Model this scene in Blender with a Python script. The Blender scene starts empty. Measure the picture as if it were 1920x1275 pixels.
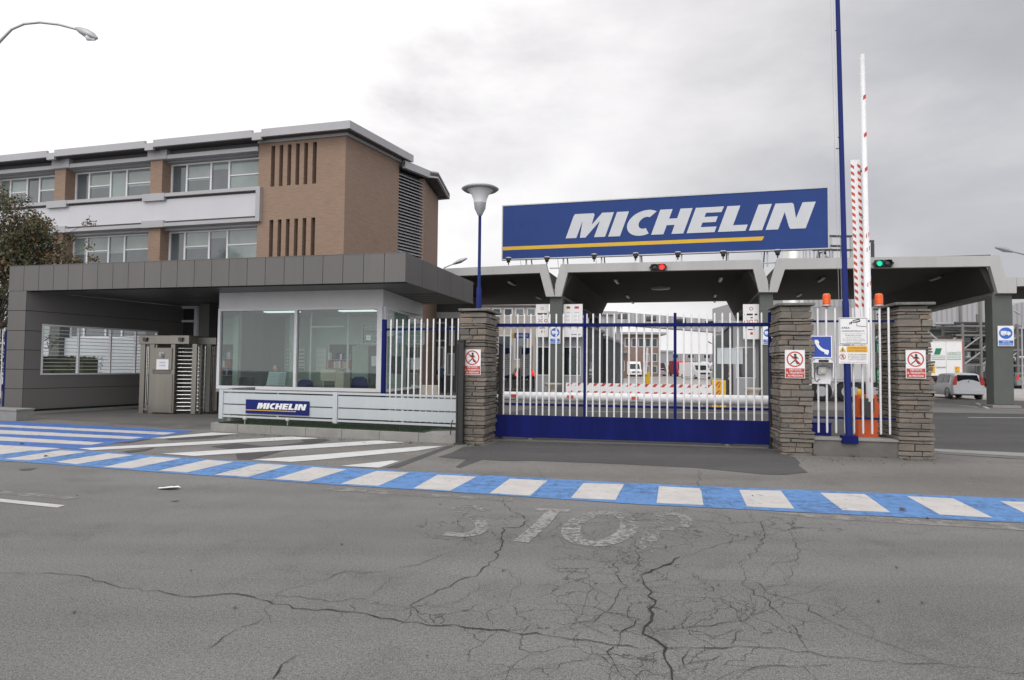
import bpy, bmesh, math, random
from mathutils import Vector, Matrix
random.seed(7)
sc = bpy.context.scene
COL = sc.collection
PI = math.pi
# ------------------------------------------------------------------ camera
F = 1200.0; PIT = .0408; ROL = .010; H = 1.65
cp, sp, cr, sr = math.cos(PIT), math.sin(PIT), math.cos(ROL), math.sin(ROL)
R_ = Vector((cr, -sr*sp, sr*cp)); U_ = Vector((-sr, -cr*sp, cr*cp)); W_ = Vector((0, cp, sp)); O_ = Vector((0, 0, H))
cam = bpy.data.objects.new('camera', bpy.data.cameras.new('camera')); COL.objects.link(cam)
cam.matrix_world = Matrix(((R_.x, U_.x, -W_.x, 0), (R_.y, U_.y, -W_.y, 0), (R_.z, U_.z, -W_.z, H), (0, 0, 0, 1)))
cam.data.sensor_width = 36; cam.data.lens = 36*F/1920; cam.data.clip_end = 3000; cam.data.clip_start = .05
sc.camera = cam
def ray(x, y): return R_*((x-960)/F) + U_*((637.5-y)/F) + W_
def G(x, y, z=0.0):
    d = ray(x, y); return O_ + d*((z-H)/d.z)
# ------------------------------------------------------------------ materials
MATS = {}
def newmat(name):
    m = bpy.data.materials.new(name); m.use_nodes = True; MATS[name] = m
    nt = m.node_tree; return m, nt, nt.nodes['Principled BSDF']
def N(nt, t, **kw):
    n = nt.nodes.new(t)
    for k, v in kw.items():
        if k.startswith('i_'): n.inputs[k[2:].replace('_', ' ')].default_value = v
        else: setattr(n, k, v)
    return n
def mathn(nt, op, a, b=None, c=None, clamp=False):
    n = nt.nodes.new('ShaderNodeMath'); n.operation = op; n.use_clamp = clamp
    for i, v in enumerate((a, b, c)):
        if v is None: continue
        if hasattr(v, 'links') or hasattr(v, 'is_output'): nt.links.new(v, n.inputs[i])
        else: n.inputs[i].default_value = v
    return n.outputs[0]
def mixc(nt, f, a, b, mode='MIX'):
    n = nt.nodes.new('ShaderNodeMix'); n.data_type = 'RGBA'; n.blend_type = mode
    for s, v in ((n.inputs['Factor'], f), (n.inputs[6], a), (n.inputs[7], b)):
        if hasattr(v, 'is_output'): nt.links.new(v, s)
        elif isinstance(v, (tuple, list)): s.default_value = tuple(v)+((1,) if len(v) == 3 else ())
        else: s.default_value = v
    return n.outputs[2]
def noise(nt, vec, scale, detail=4, rough=.6, dist=0):
    n = N(nt, 'ShaderNodeTexNoise'); n.inputs['Scale'].default_value = scale; n.inputs['Detail'].default_value = detail
    n.inputs['Roughness'].default_value = rough; n.inputs['Distortion'].default_value = dist
    nt.links.new(vec, n.inputs['Vector']); return n.outputs['Fac']
def ramp(nt, f, stops):
    n = nt.nodes.new('ShaderNodeValToRGB'); nt.links.new(f, n.inputs[0]); cr_ = n.color_ramp
    while len(cr_.elements) < len(stops): cr_.elements.new(.5)
    for e, (p, c) in zip(cr_.elements, stops):
        e.position = p; e.color = tuple(c)+(1,) if len(c) == 3 else c
    return n.outputs[0]
def objv(nt): return N(nt, 'ShaderNodeTexCoord').outputs['Object']
def bumpit(nt, b, h, strength=.3, dist=.01):
    n = nt.nodes.new('ShaderNodeBump'); n.inputs['Strength'].default_value = strength; n.inputs['Distance'].default_value = dist
    nt.links.new(h, n.inputs['Height']); nt.links.new(n.outputs[0], b.inputs['Normal'])
def mul(c, k): return tuple(min(1, v*k) for v in c)
def mat(name, col, rough=.6, metal=0.0, var=.12, scale=2.5, bump=0.0, bscale=60, streak=False, grime=.0, spec=.5):
    m, nt, b = newmat(name); v = objv(nt)
    if streak:
        mp = N(nt, 'ShaderNodeMapping'); mp.inputs['Scale'].default_value = (1, 1, .12); nt.links.new(v, mp.inputs[0]); v2 = mp.outputs[0]
    else: v2 = v
    f = noise(nt, v2, scale, 6, .65)
    c = ramp(nt, f, [(.3, mul(col, 1-var)), (.7, mul(col, 1+var))])
    if grime:
        g = noise(nt, v2, scale*3.1, 5, .7)
        g = mathn(nt, 'MULTIPLY', mathn(nt, 'SUBTRACT', g, .52, clamp=True), grime*5, clamp=True)
        c = mixc(nt, g, c, mul(col, .45))
    nt.links.new(c, b.inputs['Base Color'])
    b.inputs['Roughness'].default_value = rough; b.inputs['Metallic'].default_value = metal; b.inputs['Specular IOR Level'].default_value = spec
    if bump: bumpit(nt, b, noise(nt, v, bscale, 3), bump, .01)
    return m
def emis(name, col, s):
    m, nt, b = newmat(name); b.inputs['Base Color'].default_value = (*col, 1)
    b.inputs['Emission Color'].default_value = (*col, 1); b.inputs['Emission Strength'].default_value = s; return m
white = mat('white_paint', (.66, .67, .68), .45, var=.06, grime=.12, scale=1.5)
rodw = mat('rod_white', (.74, .74, .75), .4, var=.05, scale=6, grime=.15)
slatw = mat('slat_white', (.47, .51, .53), .45, var=.04, streak=True, grime=.08)
blue = mat('gate_blue', (.006, .011, .10), .65, spec=.12, var=.3, scale=2.2, grime=.45, streak=True)
poleblue = mat('pole_blue', (.012, .022, .13), .6, spec=.15, var=.1)
black = mat('black_steel', (.018, .018, .018), .5, var=.3, scale=8)
dark = mat('dark_grey', (.05, .05, .05), .6)
rubber = mat('rubber', (.02, .02, .02), .85)
steel = mat('stainless', (.25, .235, .21), .38, .75, var=.1, streak=True)
steeld = mat('stainless_dark', (.16, .155, .14), .42, .7, var=.15, streak=True)
chrome = mat('bright_steel', (.62, .62, .6), .22, .9, var=.05)
clad = mat('cladding_grey', (.12, .115, .11), .48, .25, var=.09, scale=.7, streak=True, grime=.15)
cladw = mat('cladding_side', (.16, .153, .147), .55, .1, var=.05, scale=.8, grime=.05)
joint = mat('joint_dark', (.012, .012, .012), .8)
soff = mat('soffit_metal', (.15, .145, .14), .4, .35, var=.06, scale=1)
header = mat('header_plaster', (.62, .62, .61), .7, var=.05, scale=1.2, grime=.05)
conc = mat('concrete', (.25, .245, .23), .85, var=.14, scale=3, bump=.25, bscale=40, grime=.2)
concd = mat('concrete_dark', (.13, .125, .115), .9, var=.2, scale=2, bump=.3, grime=.25)
canw = mat('canopy_white', (.42, .42, .41), .7, var=.08, scale=.6, grime=.22, streak=True)
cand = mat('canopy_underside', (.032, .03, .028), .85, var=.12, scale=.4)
colm = mat('column_grey', (.10, .11, .10), .8, var=.1, scale=2, bump=.2)
beamg = mat('beam_grey', (.2, .2, .19), .8, var=.08, scale=1)
turfm = mat('turf', (.022, .04, .018), .95, var=.35, scale=25, bump=.8, bscale=180)
asphd = mat('asphalt_dark', (.085, .083, .082), .88, var=.12, scale=.8, bump=.4, bscale=120)
bwin = mat('frame_white', (.62, .62, .64), .4, var=.03)
eave = mat('eave_grey', (.36, .36, .375), .55, var=.05, scale=.5, grime=.05)
eaved = mat('eave_dark', (.08, .08, .08), .7, var=.06)
bandw = mat('band_white', (.50, .50, .53), .5, var=.03, scale=.7, grime=.04, streak=True)
signblue = mat('sign_blue', (.028, .058, .20), .6, spec=.12, var=.05, scale=.8)
signlet = mat('sign_letter', (.52, .54, .57), .5, var=.04, scale=1)
signyel = mat('sign_yellow', (.62, .38, .01), .5, var=.05)
navy = mat('navy_sign', (.014, .02, .14), .6, spec=.15, var=.05)
paper = mat('paper_white', (.78, .78, .78), .5, var=.03)
redm = mat('sign_red', (.50, .055, .035), .5, var=.08)
blk = mat('ink_black', (.02, .02, .02), .6)
tblue = mat('traffic_blue', (.02, .13, .55), .45, var=.05)
phblue = mat('phone_blue', (.012, .055, .36), .4, var=.05)
yel = mat('label_yellow', (.68, .42, .02), .5, var=.06)
orange = mat('orange_cabinet', (.62, .10, .018), .5, var=.1, grime=.15)
deskm = mat('desk', (.12, .12, .11), .5)
pgreen = mat('wall_pale_green', (.50, .58, .53), .6, var=.04, scale=1)
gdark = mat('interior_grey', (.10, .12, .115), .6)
skin = mat('skin', (.50, .29, .20), .6, var=.05)
hair = mat('hair', (.10, .08, .07), .8)
jacket = mat('jacket', (.035, .045, .06), .8)
trous = mat('trousers', (.02, .02, .025), .85)
shirt = mat('blue_shirt', (.02, .04, .11), .8)
shirtw = mat('white_shirt', (.7, .7, .7), .8)
chairb = mat('chair_blue', (.01, .018, .13), .7)
corr = mat('kiosk_grey', (.30, .31, .32), .6, var=.06, streak=True)
galv = mat('galvanised', (.38, .39, .40), .45, .5, var=.08)
beige = mat('beige_wall', (.42, .38, .34), .8, var=.08, scale=.5)
carsil = mat('car_silver', (.72, .74, .78), .3, .1, var=.02)
cardark = mat('car_black', (.02, .02, .025), .25)
cargl = mat('car_glass', (.02, .025, .03), .08)
tail = mat('tail_red', (.65, .03, .015), .3, var=.03)
greent = mat('truck_green', (.10, .42, .28), .4, var=.05)
greenl = mat('livery_green', (.01, .20, .09), .5)
ledr = emis('lamp_red', (1, .02, .02), 2.2); ledg = emis('lamp_green', (.0, .55, .32), 1.0)
tube = emis('lit_tube', (.9, 1, .97), .8)
amber = mat('amber_lens', (.85, .12, .01), .25, var=.1, scale=20)
lampgl = mat('lamp_glass', (.72, .72, .72), .3)
potw = mat('porcelain', (.5, .45, .38), .5)
def waves(name, col, k, axis=0, depth=.3):
    """ribbed sheet metal: dark grooves at a fixed pitch"""
    m, nt, b = newmat(name); v = objv(nt); s = N(nt, 'ShaderNodeSeparateXYZ'); nt.links.new(v, s.inputs[0])
    a = s.outputs[axis] if axis < 3 else mathn(nt, 'ADD', s.outputs[0], s.outputs[1])
    w = mathn(nt, 'SINE', mathn(nt, 'MULTIPLY', a, 2*PI*k))
    c = ramp(nt, mathn(nt, 'MULTIPLY_ADD', w, .5, .5), [(.0, mul(col, 1-depth)), (.35, col), (1, mul(col, 1.08))])
    nt.links.new(c, b.inputs['Base Color']); b.inputs['Roughness'].default_value = .55; b.inputs['Metallic'].default_value = .2
    bumpit(nt, b, w, .5, .02); return m
kioskrib = waves('kiosk_ribbed', (.16, .165, .17), 2.6, 1, .45)
whouse = waves('warehouse_cladding', (.33, .33, .34), 1.6, 0, .22)
soffrib = waves('soffit_ribbed', (.17, .165, .155), 1.6, 1, .5)
trailer = waves('trailer_side', (.50, .50, .50), .8, 0, .18)
def brickmat():
    m, nt, b = newmat('brick'); v = objv(nt); s = N(nt, 'ShaderNodeSeparateXYZ'); nt.links.new(v, s.inputs[0])
    cb = N(nt, 'ShaderNodeCombineXYZ'); nt.links.new(mathn(nt, 'ADD', s.outputs[0], s.outputs[1]), cb.inputs[0]); nt.links.new(s.outputs[2], cb.inputs[1])
    br = N(nt, 'ShaderNodeTexBrick'); nt.links.new(cb.outputs[0], br.inputs['Vector'])
    br.inputs['Scale'].default_value = 1; br.inputs['Brick Width'].default_value = .25; br.inputs['Row Height'].default_value = .07
    br.inputs['Mortar Size'].default_value = .008; br.inputs['Bias'].default_value = 0
    br.inputs['Color1'].default_value = (.30, .205, .15, 1); br.inputs['Color2'].default_value = (.21, .145, .108, 1); br.inputs['Mortar'].default_value = (.28, .22, .18, 1)
    f = noise(nt, v, .7, 5); mpb = N(nt, 'ShaderNodeMapping'); mpb.inputs['Scale'].default_value = (1.2, 1.2, 9); nt.links.new(v, mpb.inputs[0]); f2 = noise(nt, mpb.outputs[0], 1.6, 5, .8)
    c = mixc(nt, f, br.outputs[0], (.20, .135, .10)); c = mixc(nt, ramp(nt, f2, [(.35, (0, 0, 0)), (.7, (.75,)*3)]), c, (.31, .215, .155))
    nt.links.new(c, b.inputs['Base Color']); b.inputs['Roughness'].default_value = .9; bumpit(nt, b, br.outputs['Fac'], -.3, .01); return m
brick = brickmat()
def stonemat():
    m, nt, b = newmat('stone'); v = objv(nt); g = N(nt, 'ShaderNodeNewGeometry')
    c = ramp(nt, g.outputs['Random Per Island'], [(0, (.10, .095, .085)), (.2, (.24, .20, .16)), (.4, (.13, .12, .108)), (.6, (.32, .225, .155)), (.8, (.17, .16, .148)), (1, (.29, .265, .23))])
    n1 = noise(nt, v, 14, 6, .7); n2 = noise(nt, v, 55, 4, .7)
    c = mixc(nt, n1, c, (.07, .06, .05)); c = mixc(nt, mathn(nt, 'MULTIPLY', n2, .5), c, (.30, .27, .23))
    nt.links.new(c, b.inputs['Base Color']); b.inputs['Roughness'].default_value = .9
    bumpit(nt, b, mathn(nt, 'ADD', n1, mathn(nt, 'MULTIPLY', n2, .5)), .7, .02); return m
stone = stonemat()
def asphalt(name, base, net=False, speck=.5):
    m, nt, b = newmat(name); v = objv(nt)
    big = noise(nt, v, .35, 5, .6); mid = noise(nt, v, 2.2, 5, .65); fine = noise(nt, v, 42, 4, .85); fin2 = noise(nt, v, 120, 3, .9)
    c = ramp(nt, big, [(.3, mul(base, .84)), (.7, mul(base, 1.14))])
    c = mixc(nt, mathn(nt, 'MULTIPLY', mathn(nt, 'SUBTRACT', mid, .5, clamp=True), 1.6, clamp=True), c, mul(base, .68))
    mpl = N(nt, 'ShaderNodeMapping'); mpl.inputs['Rotation'].default_value = (0, 0, .24); mpl.inputs['Scale'].default_value = (.06, .75, 1); nt.links.new(v, mpl.inputs[0])
    lane = noise(nt, mpl.outputs[0], 1.0, 4, .6); c = mixc(nt, 1.0, c, ramp(nt, lane, [(.35, (.82,)*3), (.65, (1.12,)*3)]), 'MULTIPLY')
    blot = noise(nt, v, .9, 7, .72); c = mixc(nt, .8, c, ramp(nt, blot, [(.30, (.62,)*3), (.46, (1, 1, 1)), (.8, (1.06,)*3)]), 'MULTIPLY')
    sp1 = ramp(nt, fine, [(.36, (.55,)*3), (.5, (.93, .93, .93)), (.62, (1.2,)*3)])
    c = mixc(nt, speck, c, sp1, 'MULTIPLY')
    sp2 = ramp(nt, fin2, [(.36, (.3,)*3), (.52, (1, 1, 1))])
    c = mixc(nt, speck, c, sp2, 'MULTIPLY')
    lt = ramp(nt, fin2, [(.55, (0, 0, 0)), (.66, (1, 1, 1))])
    c = mixc(nt, mathn(nt, 'MULTIPLY', lt, .45*speck*2), c, mul(base, 2.1))
    # oil spots
    vo = N(nt, 'ShaderNodeTexVoronoi'); vo.inputs['Scale'].default_value = .9; nt.links.new(v, vo.inputs['Vector'])
    spot = ramp(nt, vo.outputs['Distance'], [(.02, (1, 1, 1)), (.06, (0, 0, 0))])
    c = mixc(nt, mathn(nt, 'MULTIPLY', spot, .15), c, mul(base, .35))
    h = fine
    if net:
        wv = N(nt, 'ShaderNodeTexNoise'); wv.inputs['Scale'].default_value = 2.5; wv.inputs['Detail'].default_value = 6; nt.links.new(v, wv.inputs['Vector'])
        va = N(nt, 'ShaderNodeVectorMath', operation='MULTIPLY_ADD'); nt.links.new(wv.outputs['Color'], va.inputs[0]); va.inputs[1].default_value = (.55,)*3; nt.links.new(v, va.inputs[2])
        ve = N(nt, 'ShaderNodeTexVoronoi', feature='DISTANCE_TO_EDGE'); ve.inputs['Scale'].default_value = 3.0; nt.links.new(va.outputs[0], ve.inputs['Vector'])
        line = ramp(nt, ve.outputs['Distance'], [(.004, (1, 1, 1)), (.014, (0, 0, 0))])
        s = N(nt, 'ShaderNodeSeparateXYZ'); nt.links.new(v, s.inputs[0]); mask = None
        for (cx, cy, rx, ry) in NETS:
            dx = mathn(nt, 'DIVIDE', mathn(nt, 'SUBTRACT', s.outputs[0], cx), rx); dy = mathn(nt, 'DIVIDE', mathn(nt, 'SUBTRACT', s.outputs[1], cy), ry)
            r = mathn(nt, 'ADD', mathn(nt, 'MULTIPLY', dx, dx), mathn(nt, 'MULTIPLY', dy, dy))
            k = mathn(nt, 'SUBTRACT', 1.0, r, clamp=True)
            mask = k if mask is None else mathn(nt, 'MAXIMUM', mask, k)
        mk = mathn(nt, 'MULTIPLY', mathn(nt, 'SUBTRACT', mathn(nt, 'MULTIPLY', mask, mathn(nt, 'MULTIPLY_ADD', noise(nt, v, 1.7, 3), 2.2, -.35)), .12, clamp=True), 5, clamp=True)
        lm = mathn(nt, 'MULTIPLY', line, mk)
        c = mixc(nt, mathn(nt, 'MULTIPLY', lm, .7), c, (.02, .02, .02))
        h = mathn(nt, 'SUBTRACT', fine, mathn(nt, 'MULTIPLY', lm, 2))
    nt.links.new(c, b.inputs['Base Color']); b.inputs['Roughness'].default_value = .85
    bumpit(nt, b, h, .5, .012); return m
def gp(x, y): p = G(x, y); return (p.x, p.y)
NETS = [(*gp(1180, 1110), .75, 1.5), (*gp(1150, 1215), 1.1, .45), (*gp(930, 990), 1.0, .7), (*gp(1270, 985), 1.3, 1.0), (*gp(1440, 1150), .7, .5), (*gp(1420, 985), 1.0, .5), (*gp(800, 1150), .9, .25)]
road_m = asphalt('road_asphalt', (.186, .180, .176), True, 1.0)
fore_m = asphalt('forecourt_asphalt', (.185, .176, .165), False, .8)
patch_m = asphalt('patch_asphalt', (.07, .067, .066), False, .4)
yard_m = asphalt('yard_asphalt', (.062, .06, .06), False, .3)
apron_m = asphalt('apron_asphalt', (.16, .15, .143), False, .3)
yconc_m = mat('yard_concrete', (.36, .34, .32), .85, var=.12, scale=.2, grime=.1)
pave_m = asphalt('canopy_paving', (.13, .125, .118), False, .4)
def paint(name, col, wear=.5, sc_=9, soft=.08, under=None):
    """road paint worn through to the asphalt in blotches"""
    m, nt, b = newmat(name); v = objv(nt)
    a = noise(nt, v, sc_, 8, .75, .4); a2 = noise(nt, v, 1.1, 3)
    f = mathn(nt, 'ADD', mathn(nt, 'MULTIPLY', a, .7), mathn(nt, 'MULTIPLY', a2, .3))
    k = ramp(nt, f, [(wear-soft, (1, 1, 1)), (wear+soft, (0, 0, 0))])
    d = noise(nt, v, 3.0, 5, .7); fine = noise(nt, v, 140, 2, .8)
    c = ramp(nt, d, [(.3, mul(col, .85)), (.7, mul(col, 1.08))])
    c = mixc(nt, .35, c, ramp(nt, fine, [(.3, (.55,)*3), (.55, (1, 1, 1))]), 'MULTIPLY')
    nt.links.new(c, b.inputs['Base Color']); b.inputs['Roughness'].default_value = .75
    trn = nt.nodes.new('ShaderNodeBsdfTransparent'); mx = nt.nodes.new('ShaderNodeMixShader'); o_ = nt.nodes['Material Output']
    nt.links.new(k, mx.inputs[0]); nt.links.new(b.outputs[0], mx.inputs[1]); nt.links.new(trn.outputs[0], mx.inputs[2]); nt.links.new(mx.outputs[0], o_.inputs[0])
    bumpit(nt, b, fine, .3, .01); return m
pw = paint('paint_white', (.52, .50, .48), .36, 9, .09)
pwn = paint('paint_white_new', (.60, .60, .60), .32, 10, .05)
pb = paint('paint_blue', (.10, .235, .50), .38, 7, .14, (.13, .21, .36))
pb2 = paint('paint_blue_deep', (.055, .145, .42), .38, 6, .10, (.10, .18, .42))
pold = paint('paint_faded', (.25, .24, .225), .47, 5, .10)
pstop = paint('paint_stop', (.285, .277, .268), .475, 16, .05, (.150, .146, .144))
pstop2 = paint('paint_stop_worn', (.25, .243, .235), .472, 16, .05, (.150, .146, .144))
crackm = mat('crack_dark', (.022, .021, .02), .95, var=.3, scale=30)
def glassmat(name, tint=(.75, .85, .82), trans=.75, rough=.02):
    m = bpy.data.materials.new(name); m.use_nodes = True; nt = m.node_tree; nt.nodes.clear()
    o = nt.nodes.new('ShaderNodeOutputMaterial'); tr = nt.nodes.new('ShaderNodeBsdfTransparent'); gl = nt.nodes.new('ShaderNodeBsdfGlossy')
    tr.inputs[0].default_value = (*tint, 1); gl.inputs['Roughness'].default_value = rough; gl.inputs[0].default_value = (.9, .95, .95, 1)
    fr = nt.nodes.new('ShaderNodeFresnel'); fr.inputs[0].default_value = 1.5
    mx = nt.nodes.new('ShaderNodeMixShader')
    f = mathn(nt, 'ADD', fr.outputs[0], 1-trans-.04, clamp=True)
    nt.links.new(f, mx.inputs[0]); nt.links.new(tr.outputs[0], mx.inputs[1]); nt.links.new(gl.outputs[0], mx.inputs[2]); nt.links.new(mx.outputs[0], o.inputs[0])
    return m
glass = glassmat('booth_glass', (.80, .90, .86), .925)
def panemat(name, col):
    m, nt, b = newmat(name); v = objv(nt); f = noise(nt, v, .6, 3)
    nt.links.new(ramp(nt, f, [(.3, mul(col, .8)), (.7, mul(col, 1.2))]), b.inputs['Base Color']); b.inputs['Roughness'].default_value = .06
    b.inputs['Coat Weight'].default_value = .5; b.inputs['Coat Roughness'].default_value = .03
    return m
pane_d = panemat('pane_dark', (.085, .10, .108)); pane_b = panemat('pane_blind', (.19, .235, .225)); pane_k = panemat('pane_black', (.02, .022, .025))
# ------------------------------------------------------------------ mesh builder
class M:
    def __init__(s): s.v = []; s.f = []; s.m = []; s.mats = []; s.sm = []
    def mi(s, m):
        if m not in s.mats: s.mats.append(m)
        return s.mats.index(m)
    def add(s, vs, fs, m, smooth=False):
        k = len(s.v); i = s.mi(m); s.v += [tuple(p) for p in vs]
        for f in fs: s.f.append([k+a for a in f]); s.m.append(i); s.sm.append(smooth)
        return s
    def box(s, x0, x1, y0, y1, z0, z1, m):
        if x0 > x1: x0, x1 = x1, x0
        if y0 > y1: y0, y1 = y1, y0
        if z0 > z1: z0, z1 = z1, z0
        return s.add([(x0, y0, z0), (x1, y0, z0), (x1, y1, z0), (x0, y1, z0), (x0, y0, z1), (x1, y0, z1), (x1, y1, z1), (x0, y1, z1)],
              [(0, 3, 2, 1), (4, 5, 6, 7), (0, 1, 5, 4), (1, 2, 6, 5), (2, 3, 7, 6), (3, 0, 4, 7)], m)
    def tube(s, pts, r, m, n=10, caps=True, r1=None):
        pts = [Vector(p) for p in pts]; k = len(pts); rings = []
        rr = r if isinstance(r, (list, tuple)) else [r+((r1-r)*i/(k-1) if r1 is not None else 0) for i in range(k)]
        up = None
        for i, p in enumerate(pts):
            d = (pts[min(i+1, k-1)]-pts[max(i-1, 0)]).normalized()
            if up is None: up = Vector((0, 0, 1)) if abs(d.z) < .9 else Vector((1, 0, 0))
            a = d.cross(up).normalized(); b = a.cross(d).normalized(); up = b
            rings.append([p+(a*math.cos(2*PI*j/n)+b*math.sin(2*PI*j/n))*rr[i] for j in range(n)])
        vs = [q for rg in rings for q in rg]; fs = []
        for i in range(k-1):
            for j in range(n): fs.append((i*n+j, i*n+(j+1) % n, (i+1)*n+(j+1) % n, (i+1)*n+j))
        s.add(vs, fs, m, True)
        if caps: s.add(rings[0], [list(range(n))[::-1]], m); s.add(rings[-1], [list(range(n))], m)
        return s
    def bar(s, p0, p1, w, h, m):
        """rectangular bar between two points"""
        p0 = Vector(p0); p1 = Vector(p1); d = (p1-p0).normalized(); up = Vector((0, 0, 1)) if abs(d.z) < .95 else Vector((0, 1, 0))
        a = d.cross(up).normalized()*w/2; b = a.cross(d).normalized()*h/2
        vs = [p+q for p in (p0, p1) for q in (-a-b, a-b, a+b, -a+b)]
        return s.add(vs, [(0, 1, 2, 3), (7, 6, 5, 4), (0, 4, 5, 1), (1, 5, 6, 2), (2, 6, 7, 3), (3, 7, 4, 0)], m)
    def lathe(s, c, prof, m, n=24, axis='z', smooth=True):
        vs = []; fs = []; k = len(prof)
        for (r, z) in prof:
            for j in range(n):
                a = 2*PI*j/n
                if axis == 'z': vs.append((c[0]+r*math.cos(a), c[1]+r*math.sin(a), c[2]+z))
                elif axis == 'y': vs.append((c[0]+r*math.cos(a), c[1]+z, c[2]+r*math.sin(a)))
                else: vs.append((c[0]+z, c[1]+r*math.cos(a), c[2]+r*math.sin(a)))
        for i in range(k-1):
            for j in range(n): fs.append((i*n+j, i*n+(j+1) % n, (i+1)*n+(j+1) % n, (i+1)*n+j))
        return s.add(vs, fs, m, smooth)
    def prism(s, poly, a0, a1, m, axis='y', side=None, cap=None):
        """poly (u,v) extruded along axis from a0 to a1"""
        mp = {'y': lambda u, v, a: (u, a, v), 'z': lambda u, v, a: (u, v, a), 'x': lambda u, v, a: (a, u, v)}[axis]
        n = len(poly); v0 = [mp(u, v, a0) for u, v in poly]; v1 = [mp(u, v, a1) for u, v in poly]
        s.add(v0, [list(range(n))], m); s.add(v1, [list(range(n))[::-1]], cap or m)
        vs = v0+v1; return s.add(vs, [(i, n+i, n+(i+1) % n, (i+1) % n) for i in range(n)], side or m)
    def sheet(s, poly, z, m): return s.add([(p[0], p[1], z) for p in poly], [list(range(len(poly)))], m)
    def disc(s, cx, cz, y0, y1, r, m, n=28, r0=0):
        if r0:
            o = [(cx+r*math.cos(2*PI*i/n), cz+r*math.sin(2*PI*i/n)) for i in range(n)]; q = [(cx+r0*math.cos(2*PI*i/n), cz+r0*math.sin(2*PI*i/n)) for i in range(n)]
            vs = [(u, y0, v) for u, v in o]+[(u, y0, v) for u, v in q]
            return s.add(vs, [(i, (i+1) % n, n+(i+1) % n, n+i) for i in range(n)], m)
        return s.prism([(cx+r*math.cos(2*PI*i/n), cz+r*math.sin(2*PI*i/n)) for i in range(n)], y0, y1, m)
    def text(s, t, x, z, y, h, m, w=None, bold=.0, align='CENTER', shear=0, floor=None):
        cu = bpy.data.curves.new('t', 'FONT'); cu.body = t; cu.size = 1; cu.offset = bold; cu.shear = shear; cu.resolution_u = 3
        o = bpy.data.objects.new('t', cu); COL.objects.link(o); me = bpy.data.meshes.new_from_object(o)
        bpy.data.objects.remove(o); vs = [v.co.copy() for v in me.vertices]
        if not vs: return s
        x0 = min(v.x for v in vs); x1 = max(v.x for v in vs); y0 = min(v.y for v in vs); y1 = max(v.y for v in vs)
        k = h/(y1-y0); kx = (w/(x1-x0)) if w else k
        wx = (x1-x0)*kx; xo = x-(wx/2 if align == 'CENTER' else 0)
        if floor is None: out = [(xo+(v.x-x0)*kx, y, z+(v.y-y0)*k) for v in vs]
        else: out = [floor((xo+(v.x-x0)*kx), z+(v.y-y0)*k) for v in vs]
        s.add(out, [tuple(p.vertices) for p in me.polygons], m); bpy.data.meshes.remove(me); return s
    def build(s, name, parent=None, loc=None, yaw=0, bevel=0, label=None, cat=None, group=None, kind=None):
        me = bpy.data.meshes.new(name); me.from_pydata(s.v, [], s.f)
        for m in s.mats: me.materials.append(m)
        for p, i, q in zip(me.polygons, s.m, s.sm): p.material_index = i; p.use_smooth = q
        me.validate(); me.update()
        if not any(s.sm):
            bm = bmesh.new(); bm.from_mesh(me); bmesh.ops.recalc_face_normals(bm, faces=bm.faces); bm.to_mesh(me); bm.free()
        o = bpy.data.objects.new(name, me); COL.objects.link(o)
        if parent: o.parent = parent
        if loc is not None: o.location = loc; o.rotation_euler = (0, 0, yaw)
        if bevel:
            b = o.modifiers.new('bevel', 'BEVEL'); b.width = bevel; b.segments = 2; b.limit_method = 'ANGLE'
        if label: o['label'] = label
        if cat: o['category'] = cat
        if group: o['group'] = group
        if kind: o['kind'] = kind
        return o
def thing(name, label, cat, loc, yaw=0, group=None):
    o = bpy.data.objects.new(name, None); COL.objects.link(o); o.location = loc; o.rotation_euler = (0, 0, yaw)
    o.empty_display_size = .3
    o['label'] = label; o['category'] = cat
    if group: o['group'] = group
    return o
def S(loc, yaw, px, py, t=0.0):
    """pixel -> local (s, z) on the vertical plane local y = t"""
    n = Vector((-math.sin(yaw), math.cos(yaw), 0)); a = Vector((math.cos(yaw), math.sin(yaw), 0)); p = Vector((loc[0], loc[1], 0))
    d = ray(px, py); k = ((p-Vector((0, 0, 0))).dot(n)+t)/d.dot(n); q = O_+d*k
    return ((q-p).dot(a), q.z-loc[2])
def dup(root, loc, yaw=None, label=None):
    r = root.copy(); COL.objects.link(r); r.location = loc
    if yaw is not None: r.rotation_euler = (0, 0, yaw)
    if label: r['label'] = label
    for ch in list(root.children):
        c = ch.copy(); COL.objects.link(c); c.parent = r
        for g in ch.children:
            d = g.copy(); COL.objects.link(d); d.parent = c
    return r
# ------------------------------------------------------------------ ground
def P(*pts, z=0): return [tuple(G(x, y).xy) for x, y in pts]
st = dict(kind='structure')
g = M(); g.sheet([(-500, -60), (500, -60), (500, 900), (-500, 900)], 0, road_m); g.build('ground', **st)
fu = [(-60, 834), (160, 845), (400, 862), (640, 877.5), (820, 887), (960, 894.5), (1200, 907.2), (1380, 914.6), (1560, 921.5), (1740, 928.8), (1920, 936), (2150, 945), (2600, 966)]
fl = [(-60, 860), (100, 871), (300, 886), (480, 899), (640, 910.5), (800, 920), (960, 930.5), (1200, 946.3), (1380, 955), (1560, 964), (1740, 972.5), (1920, 981), (2150, 992), (2600, 1018)]
g = M(); a = P(*fu)
g.sheet(a+[(30, 9.0), (30, 11.5), tuple(G(1760, 848).xy), tuple(G(1470, 848).xy), tuple(G(935, 825).xy), (-1, 14.6), (-20, 21), (-45, 27), (-30, 16)], .003, fore_m); g.build('pavement', **st)
g = M(); g.sheet([(-18, 19.2), (-15.2, 19.3), tuple(G(372, 806).xy), (-7.2, 16.6), (-2, 17), (1, 26), (-10, 30), (-18, 27)], .006, pave_m); g.build('canopy_path', **st)
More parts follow.
